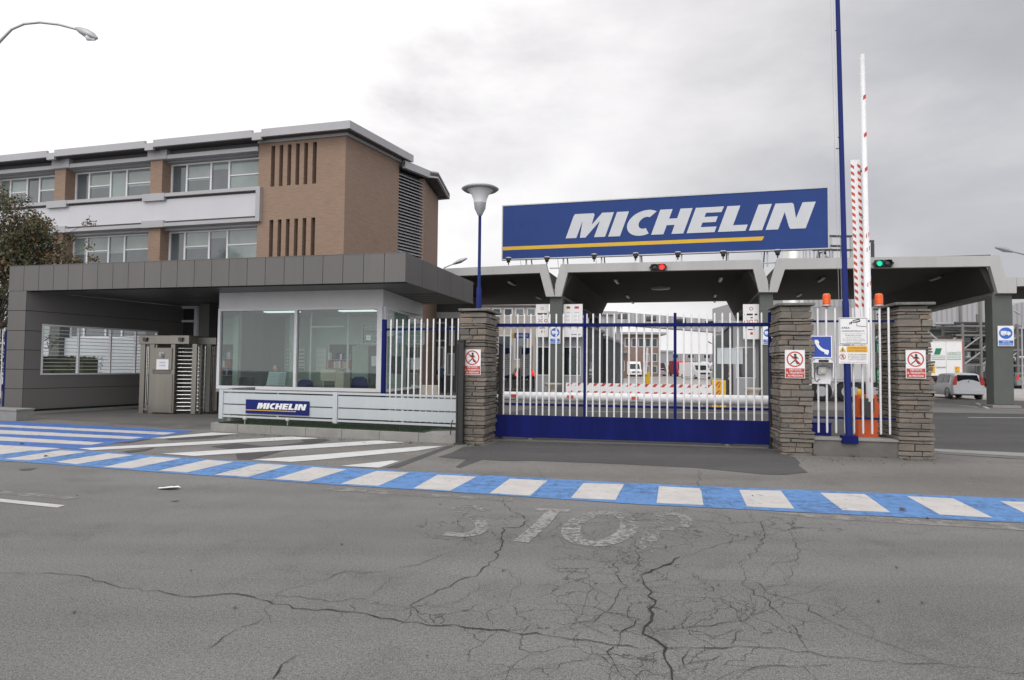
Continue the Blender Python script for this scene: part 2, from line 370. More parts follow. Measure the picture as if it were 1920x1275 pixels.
g = M(); g.sheet([(-2.5, 15.1), tuple(G(933, 823.5).xy), tuple(G(1447, 841).xy), (5.3, 13.3), tuple(G(1770, 846).xy), (34, 8.6), (60, 8), (60, 19), (20, 24.5), (5, 27.5), (-8, 31)], .005, yard_m); g.build('yard_road', **st)
g = M(); g.sheet([(60, 19.05), (20, 24.55), (5, 27.55), (-8, 31.05), (-8, 46), (20, 38), (60, 27)], .0045, apron_m); g.build('apron', **st)
g = M(); g.sheet([(-60, 60), (-8, 46.1), (20, 38.1), (60, 27.1), (220, 60), (220, 330), (-60, 330)], .004, yconc_m); g.build('yard_concrete', **st)
pc = [(938, 827), (1200, 834), (1444, 842.5), (1470, 853), (1490, 858), (1500, 868), (1497, 873), (1515, 886.5), (1470, 891), (1430, 890), (1300, 877.5), (1150, 870), (1000, 864.5), (945, 865), (905, 862), (862, 878), (854, 876), (875, 862), (821, 857.5), (845, 850), (870, 838), (905, 836)]
g = M(); g.sheet(P(*pc), .007, patch_m); g.build('asphalt_patch', **st)
g = M()
for q in ([(840, 836), (854, 836), (745, 878), (722, 878)], [(440, 841), (520, 836), (610, 824), (620, 826), (560, 838), (470, 863), (445, 862)], [(395, 838), (445, 831.5), (500, 838), (430, 842.5)], [(310, 823.5), (420, 812.5), (444, 814), (400, 822), (320, 826)], [(230, 847), (290, 840), (275, 846), (240, 850)], [(212, 831), (285, 823.5), (240, 831.5)], [(560, 822), (615, 824), (600, 830), (575, 833)]):
    zj_ = globals().get('zj_', .0075)+.0003; g.sheet(P(*q), zj_, patch_m)
g.build('asphalt_seam', **st)
g = M(); g.sheet(P((35, 880), (70, 877.5), (58, 882), (40, 883)), .004, patch_m); g.sheet(P((318, 940), (337, 938), (330, 941.5)), .004, patch_m); g.sheet(P((310, 803), (338, 796.5), (378, 797), (345, 804)), .010, concd)
g.build('oil_stain', **st)
# crossing
g = M()
g.add([(x, y, .006) for x, y in P(*fu)]+[(x, y, .006) for x, y in P(*[(x, y) for x, y in fl if x != 480])], [(i, i+1, 13+i+1, 13+i) for i in range(12)], pb)
g.build('crossing_band', **st)
RC = [[(113,845),(162,848),(55,864),(7,861.7)],[(201.7,850.7),(250,854),(143,871),(103,867)],[(283,857),(340,860),(247,879),(193,876.7)],[(388,863),(438,866.7),(350,886.7),(297,883)],[(485,870),(542,873),(465,895),(402,891)],[(586.7,876.7),(650,881),(578,903.5),(513,899)],[(705.7,883.8),(767,886.7),(709,912),(638,908)],[(820.6,891),(893.5,894.7),(844,921),(775,916.6)],[(955.5,898.4),(1026.5,902),(993.7,930.5),(918,925.7)],[(1094,906.8),(1170,908.6),(1154,938.5),(1070,934.8)],[(1235.6,912.6),(1314,916.7),(1319,948),(1231,944.5)],[(1386,919.4),(1464,921),(1489.5,955),(1400.6,951)],[(1537.5,925),(1622,927.6),(1669.5,961.7),(1579.5,957.6)],[(1700.6,931.4),(1787,935.5),(1862,972),(1762.5,966)],[(1875,940.7),(1965,944),(2060,982),(1950,977)],[(2070, 949),(2170, 953),(2300, 996),(2170, 988)],[(20,839),(75,843),(-35,857.5),(-85,853)]]
g = M()
for q in RC: g.sheet(P(*q), .008, pw)
g.build('crossing_stripe', **st)
g = M(); g.sheet(P((-150, 780), (0, 789.5), (367, 808.7), (150, 843), (20, 836), (-150, 826)), .0075, pb2); g.build('parking_paint', **st)
g = M()
for q in ([(-140, 790), (0, 796.7), (330, 812), (308, 815.8), (0, 801), (-140, 794)], [(-140, 799), (0, 806.7), (270, 820.5), (246, 824), (0, 814), (-140, 806)], [(-140, 811), (0, 819.3), (195, 830.7), (170, 835), (0, 827), (-140, 818)], [(-140, 825), (0, 835), (115, 841.5), (70, 846), (0, 843), (-140, 835)]):
    g.sheet(P(*q), .0095, pw)
g.build('parking_stripe', **st)
g = M()
for q in ([(280, 822.7), (397, 811.7), (450, 814), (308, 823)], [(147, 841.7), (547, 819.3), (600, 822.7), (173, 845)], [(303, 851.7), (705.7, 826.6), (762, 830), (365, 856)], [(472, 863.3), (790, 838), (831, 837.5), (782, 846), (600, 863), (545, 867)], [(638, 874.7), (735, 864.5), (749, 865.6), (711, 878)]):
    g.sheet(P(*q), .0105, pwn)
g.build('hatch_marking', **st)
g = M()
for q in ([(607, 919), (627, 913), (800, 926), (960, 935), (960, 941), (800, 932)], [(1425, 959), (1920, 983), (2100, 991), (2100, 1004), (1920, 995), (1540, 973)], [(-100, 909), (0, 920), (152, 934), (133, 938), (0, 926.7), (-100, 917)]):
    g.sheet(P(*q), .004, pold)
g.build('faded_line', **st)
g = M(); g.sheet(P((-100, 926), (0, 935.7), (123, 948), (107, 952.5), (0, 941.7), (-100, 932)), .005, pw); g.build('dash_marking', **st)
def ribbon(gm, pts, w, z, m, closed=False):
    zf = z if callable(z) else (lambda p: z)
    pts = [Vector(p) for p in pts]; n = len(pts); L = []; Rr = []
    for i, p in enumerate(pts):
        a = pts[(i-1) % n] if closed or i else p; b = pts[(i+1) % n] if closed or i < n-1 else p
        d = (b-a).normalized(); q = Vector((-d.y, d.x)); ww = w[i] if isinstance(w, list) else w
        L.append(p+q*ww/2); Rr.append(p-q*ww/2)
    vs = [(p.x, p.y, zf(p)) for p in L+Rr]; fs = [(i, (i+1) % n, n+(i+1) % n, n+i) for i in range(n if closed else n-1)]
    gm.add(vs, fs, m)
def smooth(pts, k=3):
    for _ in range(k):
        o = [pts[0]]
        for a, b in zip(pts, pts[1:]): o += [(a[0]*.75+b[0]*.25, a[1]*.75+b[1]*.25), (a[0]*.25+b[0]*.75, a[1]*.25+b[1]*.75)]
        pts = o+[pts[-1]]
    return pts
g = M()
for pl, w in (([(912, 958), (885, 947), (852, 952), (864, 966), (900, 977), (908, 992), (880, 1005), (834, 1001)], .17), ([(1003, 955), (1036, 957), (1069, 958.5)], .15), ([(1038, 958), (1018, 982), (976, 1017)], .17), ([(1240, 964), (1225, 996), (1208, 1035)], .17), ([(1240, 964), (1275, 965), (1292, 978), (1275, 993), (1232, 993)], .14)):
    zi_ = globals().get('zi_', .0045)+.0003; ribbon(g, P(*smooth(pl, 2)), w*.9, zi_, pstop2 if pl[0][0] in (912, 1240) else pstop)
ribbon(g, P(*[(1125+54*math.cos(a)-12*math.sin(a), 991+29*math.sin(a)) for a in [2*PI*i/28 for i in range(28)]]), .19, .0045, pstop, True)
g.build('stop_lettering', **st)
g = M()
for pts, w in (([(1640, 752), (1800, 760), (1833, 764)], .1), ([(1831, 756), (1853, 766)], .12), ([(1815, 783), (1960, 784)], .12), ([(1850, 766.5), (1960, 770)], .1), ([(1835, 733.5), (1960, 736)], .12), ([(1838, 745), (1870, 747)], .12), ([(1060, 792), (1135, 792)], .25), ([(1150, 757), (1200, 748)], .12), ([(1835, 722), (1960, 724)], .12), ([(1100, 772), (1440, 775)], .1)):
    ribbon(g, P(*pts), w, .009, pwn)
g.build('lane_marking', **st)
# kerb line and gully at the right
g = M()
a = P((1752, 842), (1920, 850), (2000, 854), (2000, 861), (1920, 857), (1752, 847)); g.sheet(a, .010, conc); a = P((1752, 849.5), (2000, 865), (2000, 867), (1752, 851)); g.sheet(a, .010, concd)
g.build('drain_kerb', **st)
# cracks
CR = [([(0,1074),(150,1080),(210,1100),(290,1110),(360,1121),(440,1115),(500,1130),(570,1142),(660,1150),(760,1166),(850,1175),(900,1181),(1025,1193),(1075,1197),(1150,1212),(1230,1215),(1330,1215),(1440,1215),(1520,1225),(1580,1237),(1700,1244),(1800,1250),(1990,1275)], .013, .5),
 ([(1290,1330),(1270,1275),(1265,1252),(1240,1215),(1210,1188),(1213,1165),(1225,1135),(1215,1110),(1203,1082)], .022, 1.3), ([(1203,1082),(1240,1062),(1275,1045)], .030, .6), ([(1275,1045),(1340,1025),(1400,1010),(1470,998),(1490,990),(1600,995),(1740,1002)], .008, .6),
 ([(935,925),(952,955),(975,966),(988,975),(975,988),(943,990),(940,1000),(943,1015),(925,1050),(900,1075),(850,1095),(800,1120),(775,1135),(790,1155),(800,1168)], .014, 1.0),
 ([(985,977),(1100,981),(1200,975),(1300,975),(1390,985)], .008, .5), ([(500,1130),(540,1106),(600,1090),(650,1073),(700,1075),(780,1060),(870,1025)], .007, .4),
 ([(390,1220),(410,1195),(450,1180),(495,1160)], .008, .2), ([(500,1275),(535,1250),(557,1230)], .012, .1), ([(1030,1192),(1060,1175),(1130,1160),(1150,1130),(1170,1100),(1150,1060),(1160,1030)], .008, 1.5),
 ([(1150,1212),(1165,1190),(1205,1160),(1140,1150)], .014, 1.2), ([(1390,1060),(1420,1030),(1440,1000),(1400,960)], .008, 1.0), ([(1520,1225),(1500,1190),(1440,1130),(1400,1100),(1390,1060)], .008, .8),
 ([(1760,1245),(1640,1200),(1540,1160),(1500,1130),(1440,1110),(1410,1090)], .008, .4), ([(1330,1200),(1390,1180),(1370,1210)], .009, .5), ([(1150,1212),(1145,1240),(1160,1262)], .012, .8), ([(1075,1197),(1130,1235),(1200,1275)], .008, .6),
 ([(1240,1215),(1300,1217),(1280,1250),(1350,1230)], .009, .6), ([(1230,1180),(1350,1172),(1400,1165),(1390,1140)], .007, .8), ([(1308,880),(1312,900),(1308,912),(1330,930),(1325,950),(1370,975)], .008, .9), ([(930,945),(880,955),(860,975),(870,1010),(855,1025),(800,1040)], .006, .8),
 ([(1035,955),(1050,985),(1030,1000)], .006, .8), ([(1560,1245),(1420,1255),(1380,1275)], .007, .4), ([(440,1116),(540,1120),(640,1128),(700,1118),(730,1085)], .005, .3), ([(700,1150),(780,1140),(860,1130),(900,1100)], .005, .6), ([(1180,1000),(1200,1040),(1190,1082)], .007, 1.4), ([(1250,1060),(1300,1075),(1340,1110),(1400,1170)], .005, .8), ([(1010,880),(1020,900),(1000,935)], .005, .8), ([(1500,960),(1480,985),(1500,1040),(1470,1100)], .006, .8)]
g = M(); rc = random.Random(3)
def jag(a, b, amp, step=.07):
    a = Vector(a); b = Vector(b); n = max(1, int((b-a).length/step)); d = (b-a).normalized(); q = Vector((-d.y, d.x))
    return [a+(b-a)*(i/n)+q*rc.uniform(-amp, amp)+d*rc.uniform(-amp, amp)*.5 for i in range(n)]
FUW = P(*fu)
def zcr(p, e):
    yl = 99
    for a, b in zip(FUW, FUW[1:]):
        if a[0] <= p.x < b[0]: yl = a[1]+(b[1]-a[1])*(p.x-a[0])/(b[0]-a[0])
    return (.0095 if p.y > yl-1.75 else .0052)+e
def crack(wp, w, br, z=0, depth=0):
    pts = []; w *= .72
    for a, b in zip(wp, wp[1:]): pts += jag(a, b, .03)
    pts.append(Vector(wp[-1])); n = len(pts)
    if n < 3: return
    ws = [max(.002, w*(.35+.65*math.sin(PI*min(1, (i+.7)/n)))*rc.uniform(.3, 1.5)) for i in range(n)]
    e_ = rc.uniform(0, .0007); ribbon(g, pts, ws, lambda p: zcr(p, e_), crackm)
    if depth > 2: return
    for i in range(1, n-1):
        if rc.random() < .13*br:
            d = (pts[i+1]-pts[i-1]).normalized(); ang = rc.choice((-1, 1))*rc.uniform(.5, 1.4); d = Vector((d.x*math.cos(ang)-d.y*math.sin(ang), d.x*math.sin(ang)+d.y*math.cos(ang)))
            L = rc.uniform(.15, .8)/(1+depth*.5); p = pts[i]; path = [p.copy()]
            for k in range(int(L/.14)+1):
                e = rc.uniform(-.5, .5); d = Vector((d.x*math.cos(e)-d.y*math.sin(e), d.x*math.sin(e)+d.y*math.cos(e))); p = p+d*.14; path.append(p.copy())
            crack(path, w*rc.uniform(.2, .42), br*.6, z, depth+1)
for pl, w, br in CR: crack([Vector(q) for q in P(*pl)], w, br)
g.build('road_crack', **st)
# litter
p = G(317, 917)
pm = M(); ring = [(.17*math.cos(a)*rc.uniform(.6, 1.1), .09*math.sin(a)*rc.uniform(.5, 1.1), .004+rc.uniform(0, .03)) for a in [2*PI*i/11 for i in range(11)]]
pm.add(ring+[(0, 0, .02)], [(i, (i+1) % 11, 11) for i in range(11)], paper); pm.build('paper_scrap', None, (p.x, p.y, .005), label='crumpled white scrap of paper lying on the road', cat='litter')
lf = mat('dry_leaf', (.10, .07, .035), .8, var=.4)
for (x, y), lb in (((42, 834), 'dry brown leaf on the blue and white striped parking paint'), ((87, 857.5), 'dry brown leaf on the leftmost white bars of the crossing'), ((1693, 958.6), 'small pale leaf on the blue crossing band near its right end')):
    p = G(x, y); q = M(); q.add([(-.06, 0, .006), (-.01, -.035, .02), (.06, 0, .008), (.0, .035, .03), (0, 0, .004)], [(0, 1, 4), (1, 2, 4), (2, 3, 4), (3, 0, 4)], lf)
    q.build('leaf', None, (p.x, p.y, .013), rc.uniform(0, 3), label=lb, cat='leaf', group='fallen leaves on the road')
# ------------------------------------------------------------------ stone pillars
capm = mat('cap_stone', (.17, .16, .145), .9, var=.3, scale=6, bump=.5, grime=.3)
def pillar(name, loc, yaw, w, d, h, label, seed):
    r = random.Random(seed); t = thing('stone_pillar', label, 'pillar', loc, yaw, 'stone gate pillars')
    m = M(); m.box(.05, w-.05, .05, d-.05, 0, h-.02, concd); z = 0.0
    def stone_(x0, x1, y0, y1, z0, z1):
        j = .014; vs = []
        for (x, y, z_) in ((x0, y0, z0), (x1, y0, z0), (x1, y1, z0), (x0, y1, z0), (x0, y0, z1), (x1, y0, z1), (x1, y1, z1), (x0, y1, z1)):
            vs.append((x+r.uniform(-j, j), y+r.uniform(-j, j), z_+r.uniform(-.006, .006)))
        m.add(vs, [(0, 3, 2, 1), (4, 5, 6, 7), (0, 1, 5, 4), (1, 2, 6, 5), (2, 3, 7, 6), (3, 0, 4, 7)], stone)
    while z < h-.06:
        ch = min(r.choice((.05, .06, .075, .09, .105, .14)), h-z); o = r.uniform(-.018, .028); gap = .017
        z1 = z+ch-gap
        cuts = [0.0]
        while cuts[-1] < w-.14: cuts.append(min(w, cuts[-1]+r.uniform(.14, .42)))
        cuts[-1] = w
        for a, b in zip(cuts, cuts[1:]):
            oo = o+r.uniform(-.008, .008); stone_(a-(o if a == 0 else -.003), b+(o if b == w else -.003), -oo, .2, z, z1)
        for sx in (0, 1):
            cuts = [.2]
            while cuts[-1] < d-.15: cuts.append(min(d, cuts[-1]+r.uniform(.16, .45)))
            cuts[-1] = d
            for a, b in zip(cuts, cuts[1:]):
                oo = o+r.uniform(-.008, .008)
                if sx: stone_(w-.15, w+oo, a+.003, b-.003, z, z1)
                else: stone_(-oo, .15, a+.003, b-.003, z, z1)
        stone_(.16, w-.16, d-.16, d+o, z, z1)
        z += ch
    m.build('stonework', t, bevel=.006)
    c = M(); c.box(-.05, w+.05, -.05, d+.05, h, h+.05, capm); c.build('cap', t, bevel=.008)
    return t
YW = -.2
pc1 = G(907, 833); PW = .54
a1 = Vector((math.cos(-.24), math.sin(-.24), 0))
L1 = pc1-a1*PW; pillar('p', L1, -.24, PW, 1.12, 2.82, 'stone pillar left of the gate carrying the funnel lamp', 1)
L2 = G(1464.7, 852); pillar('p', L2, YW, .58, 1.05, 2.88, 'stone pillar between the blue sliding gate and the telephone', 2)
L3 = G(1687, 860); pillar('p', L3, YW, .58, 1.1, 2.87, 'rightmost stone pillar, next to the open yard road', 3)
# ------------------------------------------------------------------ pillar lamp
t = thing('pillar_lamp', 'funnel shaped street lamp on a blue post rising from the left stone pillar', 'street lamp', (L1+Vector((.36, .36, 0))).to_tuple()[:2]+(2.865,))
lp = Vector(t.location)
m = M(); m.tube([(0, 0, 0), (0, 0, .5), (0, 0, .52), (0, 0, 2.12)], [.06, .055, .036, .033], poleblue, 14); m.box(-.12, .3, -.06, .06, 0, .02, poleblue); m.build('post', t)
m = M(); m.lathe((0, 0, 2.1), [(.03, 0), (.055, .02), (.065, .05), (.12, .16), (.135, .29)], galv, 24); m.build('socket', t)
m = M(); m.lathe((0, 0, 2.1), [(.136, .29), (.145, .36), (.19, .47), (.26, .55), (.30, .58), (.29, .60), (.0, .63)], lampgl, 28); m.build('glass_funnel', t)
m = M(); m.lathe((0, 0, 2.1), [(.27, .57), (.37, .565), (.415, .60), (.36, .635), (.2, .66), (.04, .672), (.03, .70), (0, .71)], galv, 32); m.build('lamp_shade', t)
# ------------------------------------------------------------------ sliding gate
GL = Vector((-.36, 14.48, 0)); GY = -.19
def gs(px, py, t_=0): return S(GL, GY, px, py, t_)
gate = thing('sliding_gate', 'blue and white barred sliding gate closing the driveway between the stone pillars', 'gate', GL, GY)
sL = -.02; sR = gs(1446, 700)[0]
zr = 2.6; 
m = M(); m.box(sL, sR, -.03, .03, .07, .56, blue); m.box(sL, sR, -.034, -.03, .50, .535, blue); m.build('bottom_panel', gate, bevel=.004)
z0, z1 = gs(1000, 613)[1], gs(1000, 606.6)[1]
m = M(); m.box(sL, sR, -.062, -.024, z0, z1, blue); m.build('top_rail', gate, bevel=.004)
z0, z1 = gs(1000, 760.6)[1], gs(1000, 756.4)[1]
m = M(); m.box(sL, sR, .024, .06, z0, z1, blue); m.build('middle_rail', gate, bevel=.004)
for x in (1096.5, 1265.8, 1443.5):
    s_ = gs(x, 700)[0]; m = M(); m.box(s_-.03, s_+.03, -.023, .023, .56, gs(1100, 587.5)[1] if x > 940 else 2.0, blue); m.build('post', gate, bevel=.004)
zt = gs(1200, 587.5)[1]; rod = None
for x in [944.7, 957, 970, 982.5, 994.8, 1006.5, 1018, 1030, 1042.5, 1056, 1069, 1082.3, 1099.8, 1111.8, 1124.6, 1138.2, 1151.6, 1165.3, 1179.3, 1193.5, 1207.8, 1222.2, 1236.8, 1251.3, 1282.1, 1296.5, 1311, 1325.7, 1340.2, 1354.7, 1369.3, 1383.9, 1399, 1413.8, 1428.6]:
    s_ = gs(x, 690)[0]
    if rod is None:
        m = M(); m.tube([(0, 0, .565), (0, 0, zt-.02), (0, 0, zt)], [.019, .019, .013], rodw, 10); rod = m.build('rod', gate); rod.location = (s_, 0, 0)
    else:
        o = rod.copy(); COL.objects.link(o); o.location = (s_, 0, 0)
for s_ in (.8, 5.0):
    m = M(); m.lathe((s_, 0, .055), [(0, -.012), (.055, -.012), (.055, .012), (0, .012)], galv, 16, 'y'); m.box(s_-.12, s_+.12, -.02, .02, .055, .07, black); m.build('wheel', gate)
gm = M(); gm.box(-1.2, sR+.1, -.05, .05, .001, .018, concd); gm.build('gate_track', None, GL, GY, label='thin steel ground rail running under the sliding gate', cat='rail')
a = gs(1345, 652); b = gs(1393, 682.5)
m = M(); m.box(a[0], b[0], .026, .032, b[1], a[1], slatw); m.box(a[0], b[0], .018, .026, a[1]-.02, a[1], slatw); m.box(a[0], b[0], .018, .026, b[1], b[1]+.02, slatw)
for k in (.2, .8): m.box(a[0]+(b[0]-a[0])*k-.012, a[0]+(b[0]-a[0])*k+.012, .022, .026, b[1], a[1], galv)
m.build('blank_sign', None, GL, GY, label='blank back of a white sign fixed to the gate bars', cat='sign')
# black guide posts
def gpost(px, w, base, top, lab, dd=.12):
    p = G(px, base); m = M(); z = S(p, -.24, px, top)[1]
    m.box(-w/2, w/2, 0, dd, 0, z, black); m.box(-w/2-.01, -w/2+.02, -.02, dd+.02, 0, z-.05, black); m.box(-w/2-.015, w/2+.015, -.015, dd+.015, z, z+.03, black)
    m.box(-w/2-.03, w/2+.03, -.03, dd+.03, .01, .03, black)
    m.build('guide_post', None, p, -.24, .006, lab, 'post', 'black posts guiding the gate')
gpost(861, .14, 833.5, 640, 'thick black steel post on the fence side of the left stone pillar')
gpost(937, .07, 824, 647, 'slim black post at the left end of the sliding gate')
gpost(1447, .06, 841, 673, 'slim black post at the right end of the sliding gate')
# ------------------------------------------------------------------ signs
def walker(m, cx, cz, r, y):
    """forbidden-for-pedestrians roundel"""
    m.disc(cx, cz, y, y, r, redm, 32, r*.83)
    k = r/.1
    def P2(pts): m.add([(cx+u*k, y-.0015, cz+v*k) for u, v in pts], [list(range(len(pts)))], blk)
    m.add([(cx+.016*k*math.cos(a)+.004*k, y-.0015, cz+.056*k+.016*k*math.sin(a)) for a in [2*PI*i/12 for i in range(12)]], [list(range(12))], blk)
    P2([(-.016, .036), (.010, .040), (.024, .022), (.018, -.016), (-.004, -.012)]); P2([(-.004, -.012), (.018, -.016), (.034, -.05), (.05, -.056), (.046, -.064), (.022, -.06)])
    P2([(-.006, -.010), (.010, -.016), (-.026, -.044), (-.048, -.064), (-.056, -.054), (-.034, -.034)]); P2([(-.016, .036), (-.008, .026), (-.030, .010), (-.038, .014)]); P2([(.010, .040), (.020, .038), (.046, .006), (.036, .002)])
    d = r*.80; w = r*.09; q = .70710678
    m.add([(cx-d*q-w*q, y-.003, cz+d*q-w*q), (cx-d*q+w*q, y-.003, cz+d*q+w*q), (cx+d*q+w*q, y-.003, cz-d*q+w*q), (cx+d*q-w*q, y-.003, cz-d*q-w*q)], [(0, 1, 2, 3)], redm)
def nosign(origin, yaw, px0, py0, px1, py1, label, t_=-.03):
    a = S(origin, yaw, px0, py0, t_); b = S(origin, yaw, px1, py1, t_); w = b[0]-a[0]; h = a[1]-b[1]
    tr = Vector((math.cos(yaw), math.sin(yaw), 0)); nn = Vector((math.sin(yaw), -math.cos(yaw), 0))
    loc = origin+tr*((a[0]+b[0])/2)+nn*(-t_); loc = Vector((loc.x, loc.y, b[1]))
    m = M(); m.box(-w/2, w/2, 0, .008, 0, h, paper); m.box(-w/2+.01, w/2-.01, -.001, 0, .01, h*.35, redm)
    walker(m, 0, h*.67, w*.42, -.001)
    for i, (tx, ww) in enumerate((('VIETATO', .62), ('IL TRANSITO', .86), ('AI PEDONI', .74))): m.text(tx, 0, h*(.35-.105*(i+1))+.012, -.0025, h*.068, paper, w*ww, .018)
    for x in (-1, 1): m.lathe((x*w*.42, -.002, h-.015), [(.006, 0), (0, -.003)], galv, 8, 'y')
    m.build('no_pedestrians_sign', None, loc, yaw, 0, label, 'sign', 'no pedestrians signs on the stone pillars')
nosign(L1, -.24, 870, 655, 901, 703, 'no pedestrians sign on the pillar carrying the funnel lamp')
nosign(L2, YW, 1471.6, 656, 1509.5, 709.5, 'no pedestrians sign on the pillar left of the blue telephone sign')
nosign(L3, YW, 1698, 656, 1736.5, 710, 'no pedestrians sign on the pillar beside the open yard road')
# ------------------------------------------------------------------ low wall and picket fence between pillars
WY = math.atan2(L3.y-L2.y, L3.x-L2.x); wl = (L3-L2).length
m = M(); m.box(.585, wl-.005, .03, .33, 0, .30, concd); m.box(.585, wl-.005, .0, .36, .30, .345, conc); m.build('low_wall', None, L2, WY, .006, 'low dark concrete wall between the two right stone pillars', 'wall')
def ls(px, py, t_=.12): return S(L2, WY, px, py, t_)
fen = thing('picket_fence', 'short run of white pickets on blue rails above the low wall behind the telephone', 'fence', L2, WY)
zt = ls(1600, 577)[1]; zb = ls(1600, 811)[1]; rod = None
for x in (1533.8, 1549.9, 1566.8, 1583.8, 1600, 1617, 1634, 1650.4, 1667.3):
    s_ = ls(x, 700)[0]
    if rod is None:
        m = M(); m.tube([(0, 0, zb-.02), (0, 0, zb), (0, 0, zt-.02), (0, 0, zt)], [.013, .02, .02, .013], rodw, 10); rod = m.build('picket', fen); rod.location = (s_, .12, 0)
    else: o = rod.copy(); COL.objects.link(o); o.location = (s_, .12, 0)
for y in (602, 784.5):
    z = ls(1600, y)[1]; m = M(); m.box(.6, wl+.02, .143, .168, z-.02, z+.02, blue); m.build('rail', fen)
# flag pole
p0 = ls(1592, 820, .04); p1 = ls(1570.5, 0, .04)
fp = thing('flag_pole', 'tall blue flag pole fixed to the low wall and running out of the picture', 'flag pole', L2, WY)
m = M(); dx = (p1[0]-p0[0])/(p1[1]-p0[1])
m.tube([(p0[0], .04, .36), (p0[0]+dx*2.6, .04, 2.96), (p0[0]+dx*2.61, .04, 2.97), (p0[0]+dx*9, .04, 9.3), (p0[0]+dx*10, .04, 10.4)], [.062, .06, .05, .04, .036], poleblue, 16); m.build('pole', fp)
m = M(); m.box(p0[0]-.14, p0[0]+.14, -.05, .14, .25, .40, blue); m.build('base', fp, bevel=.01)
for y, l in ((278, .10), (56, .06), (257, .06)):
    q = ls(1580, y, .04); x = p0[0]+dx*(q[1]-.3); m = M(); m.tube([(x, .04, q[1]), (x-l, .04, q[1])], .009, black, 6); m.build('cleat', fp)
m = M(); m.tube([(p0[0]-.09, .0, 1.5), (p0[0]+dx*10-.09, .0, 10.3)], .0035, galv, 5); m.tube([(p0[0]-.14, .0, 1.5), (p0[0]+dx*10-.14, .0, 10.3)], .0035, galv, 5); m.build('rope', fp)
# beacons
for x, lb in ((1549.9, 'orange flashing beacon on a picket above the telephone sign'), (1648, 'orange flashing beacon right of the blue flag pole')):
    a = ls(x, 572, .12); b = ls(x, 550, .12); h = b[1]-a[1]; c = L2+Vector((math.cos(WY), math.sin(WY), 0))*a[0]+Vector((-math.sin(WY), math.cos(WY), 0))*.12
    t = thing('beacon', lb, 'beacon', (c.x, c.y, a[1]), WY, 'orange beacons on the picket fence')
    m = M(); m.lathe((0, 0, -.03), [(.02, -.05), (.02, 0), (.085, .005), (.085, .02), (.07, .035)], galv, 20); m.build('base', t)
    m = M(); m.lathe((0, 0, 0), [(.068, .0), (.071, h*.5), (.066, h*.85), (.05, h*.97), (0, h)], amber, 20)
    for k in range(6): m.lathe((0, 0, h*(.1+.13*k)), [(.0705, 0), (.075, .008), (.0705, .016)], amber, 20)
    m.build('lens', t)
# telephone sign
a = ls(1520.3, 629.5, -.0); b = ls(1561, 671, -.0); w = b[0]-a[0]; h = a[1]-b[1]
c = L2+Vector((math.cos(WY), math.sin(WY), 0))*(a[0]+b[0])*.5+Vector((-math.sin(WY), math.cos(WY), 0))*.03
m = M(); m.box(-w/2, w/2, 0, .01, 0, h, paper); m.box(-w/2+.016, w/2-.016, -.002, 0, .016, h-.016, phblue)
def arcp(pts, y, mt): m.add([(u*w/.4, y, h/2+v*w/.4) for u, v in pts], [list(range(len(pts)))], mt)
ctr = (.14, .17); ri, ro = .205, .262
arc = [(ctr[0]+ro*math.cos(a_), ctr[1]+ro*math.sin(a_)) for a_ in [PI*1.0+i*(PI*.5)/10 for i in range(11)]]+[(ctr[0]+ri*math.cos(a_), ctr[1]+ri*math.sin(a_)) for a_ in [PI*1.5-i*(PI*.5)/10 for i in range(11)]]
arcp([(u-.0, v-.03) for u, v in arc], -.0035, paper)
arcp([(-.125, .115), (-.06, .135), (-.035, .085), (-.05, .06), (-.12, .06)], -.004, paper); arcp([(.10, -.10), (.135, -.135), (.12, -.165), (.08, -.14), (.06, -.115)], -.004, paper)
arcp([(.055, -.085), (.10, -.055), (.135, -.085), (.115, -.125), (.06, -.15)], -.0045, paper)
m.build('telephone_sign', None, (c.x, c.y, b[1]), WY, 0, 'square blue sign with a white telephone handset above the wall phone', 'sign')
# wall telephone
a = ls(1521, 673, 0); b = ls(1561.5, 720, 0); w = b[0]-a[0]; h = a[1]-b[1]
c = L2+Vector((math.cos(WY), math.sin(WY), 0))*(a[0]+b[0])*.5+Vector((-math.sin(WY), math.cos(WY), 0))*.05
t = thing('telephone', 'white shell shaped outdoor telephone below the blue handset sign', 'telephone', (c.x, c.y, b[1]), WY)
m = M(); pr = [(-w*.42, 0), (w*.42, 0), (w*.5, h*.3), (w*.5, h*.85), (w*.3, h*1.0), (-w*.3, h*1.0), (-w*.5, h*.85), (-w*.5, h*.25)]
m.prism(pr, .0, .03, rodw); 
for s_ in (-1, 1): m.prism([(s_*w*.5, h*.25), (s_*w*.5, h*.87), (s_*w*.46, h*.87), (s_*w*.46, h*.25)], -.14, 0, rodw)
m.prism([(-w*.5, h*.85), (w*.5, h*.85), (w*.3, h*1.0), (-w*.3, h*1.0)], -.16, 0, rodw); m.build('shell', t, bevel=.006)
m = M(); m.box(-w*.22, w*.24, -.17, -.161, h*.87, h*.97, blk); m.build('display', t)
m = M(); m.box(-w*.2, w*.2, -.09, -.001, h*.38, h*.68, galv); m.lathe((0, -.091, h*.5), [(.0, -.006), (.04, -.006), (.045, .004)], potw, 18, 'y'); m.build('body', t, bevel=.008)
m = M(); m.tube([(-w*.36, -.12, h*.62), (-w*.3, -.12, h*.73), (0, -.12, h*.77), (w*.3, -.12, h*.73), (w*.36, -.12, h*.62)], [.025, .026, .018, .026, .025], mat('handset_grey', (.13, .13, .13), .5), 10)
m.tube([(-w*.36, -.12, h*.62), (-w*.38, -.08, h*.4), (-w*.33, -.06, h*.15), (-w*.25, -.05, h*.08), (-w*.1, -.05, h*.2)], .008, dark, 6); m.build('handset', t)
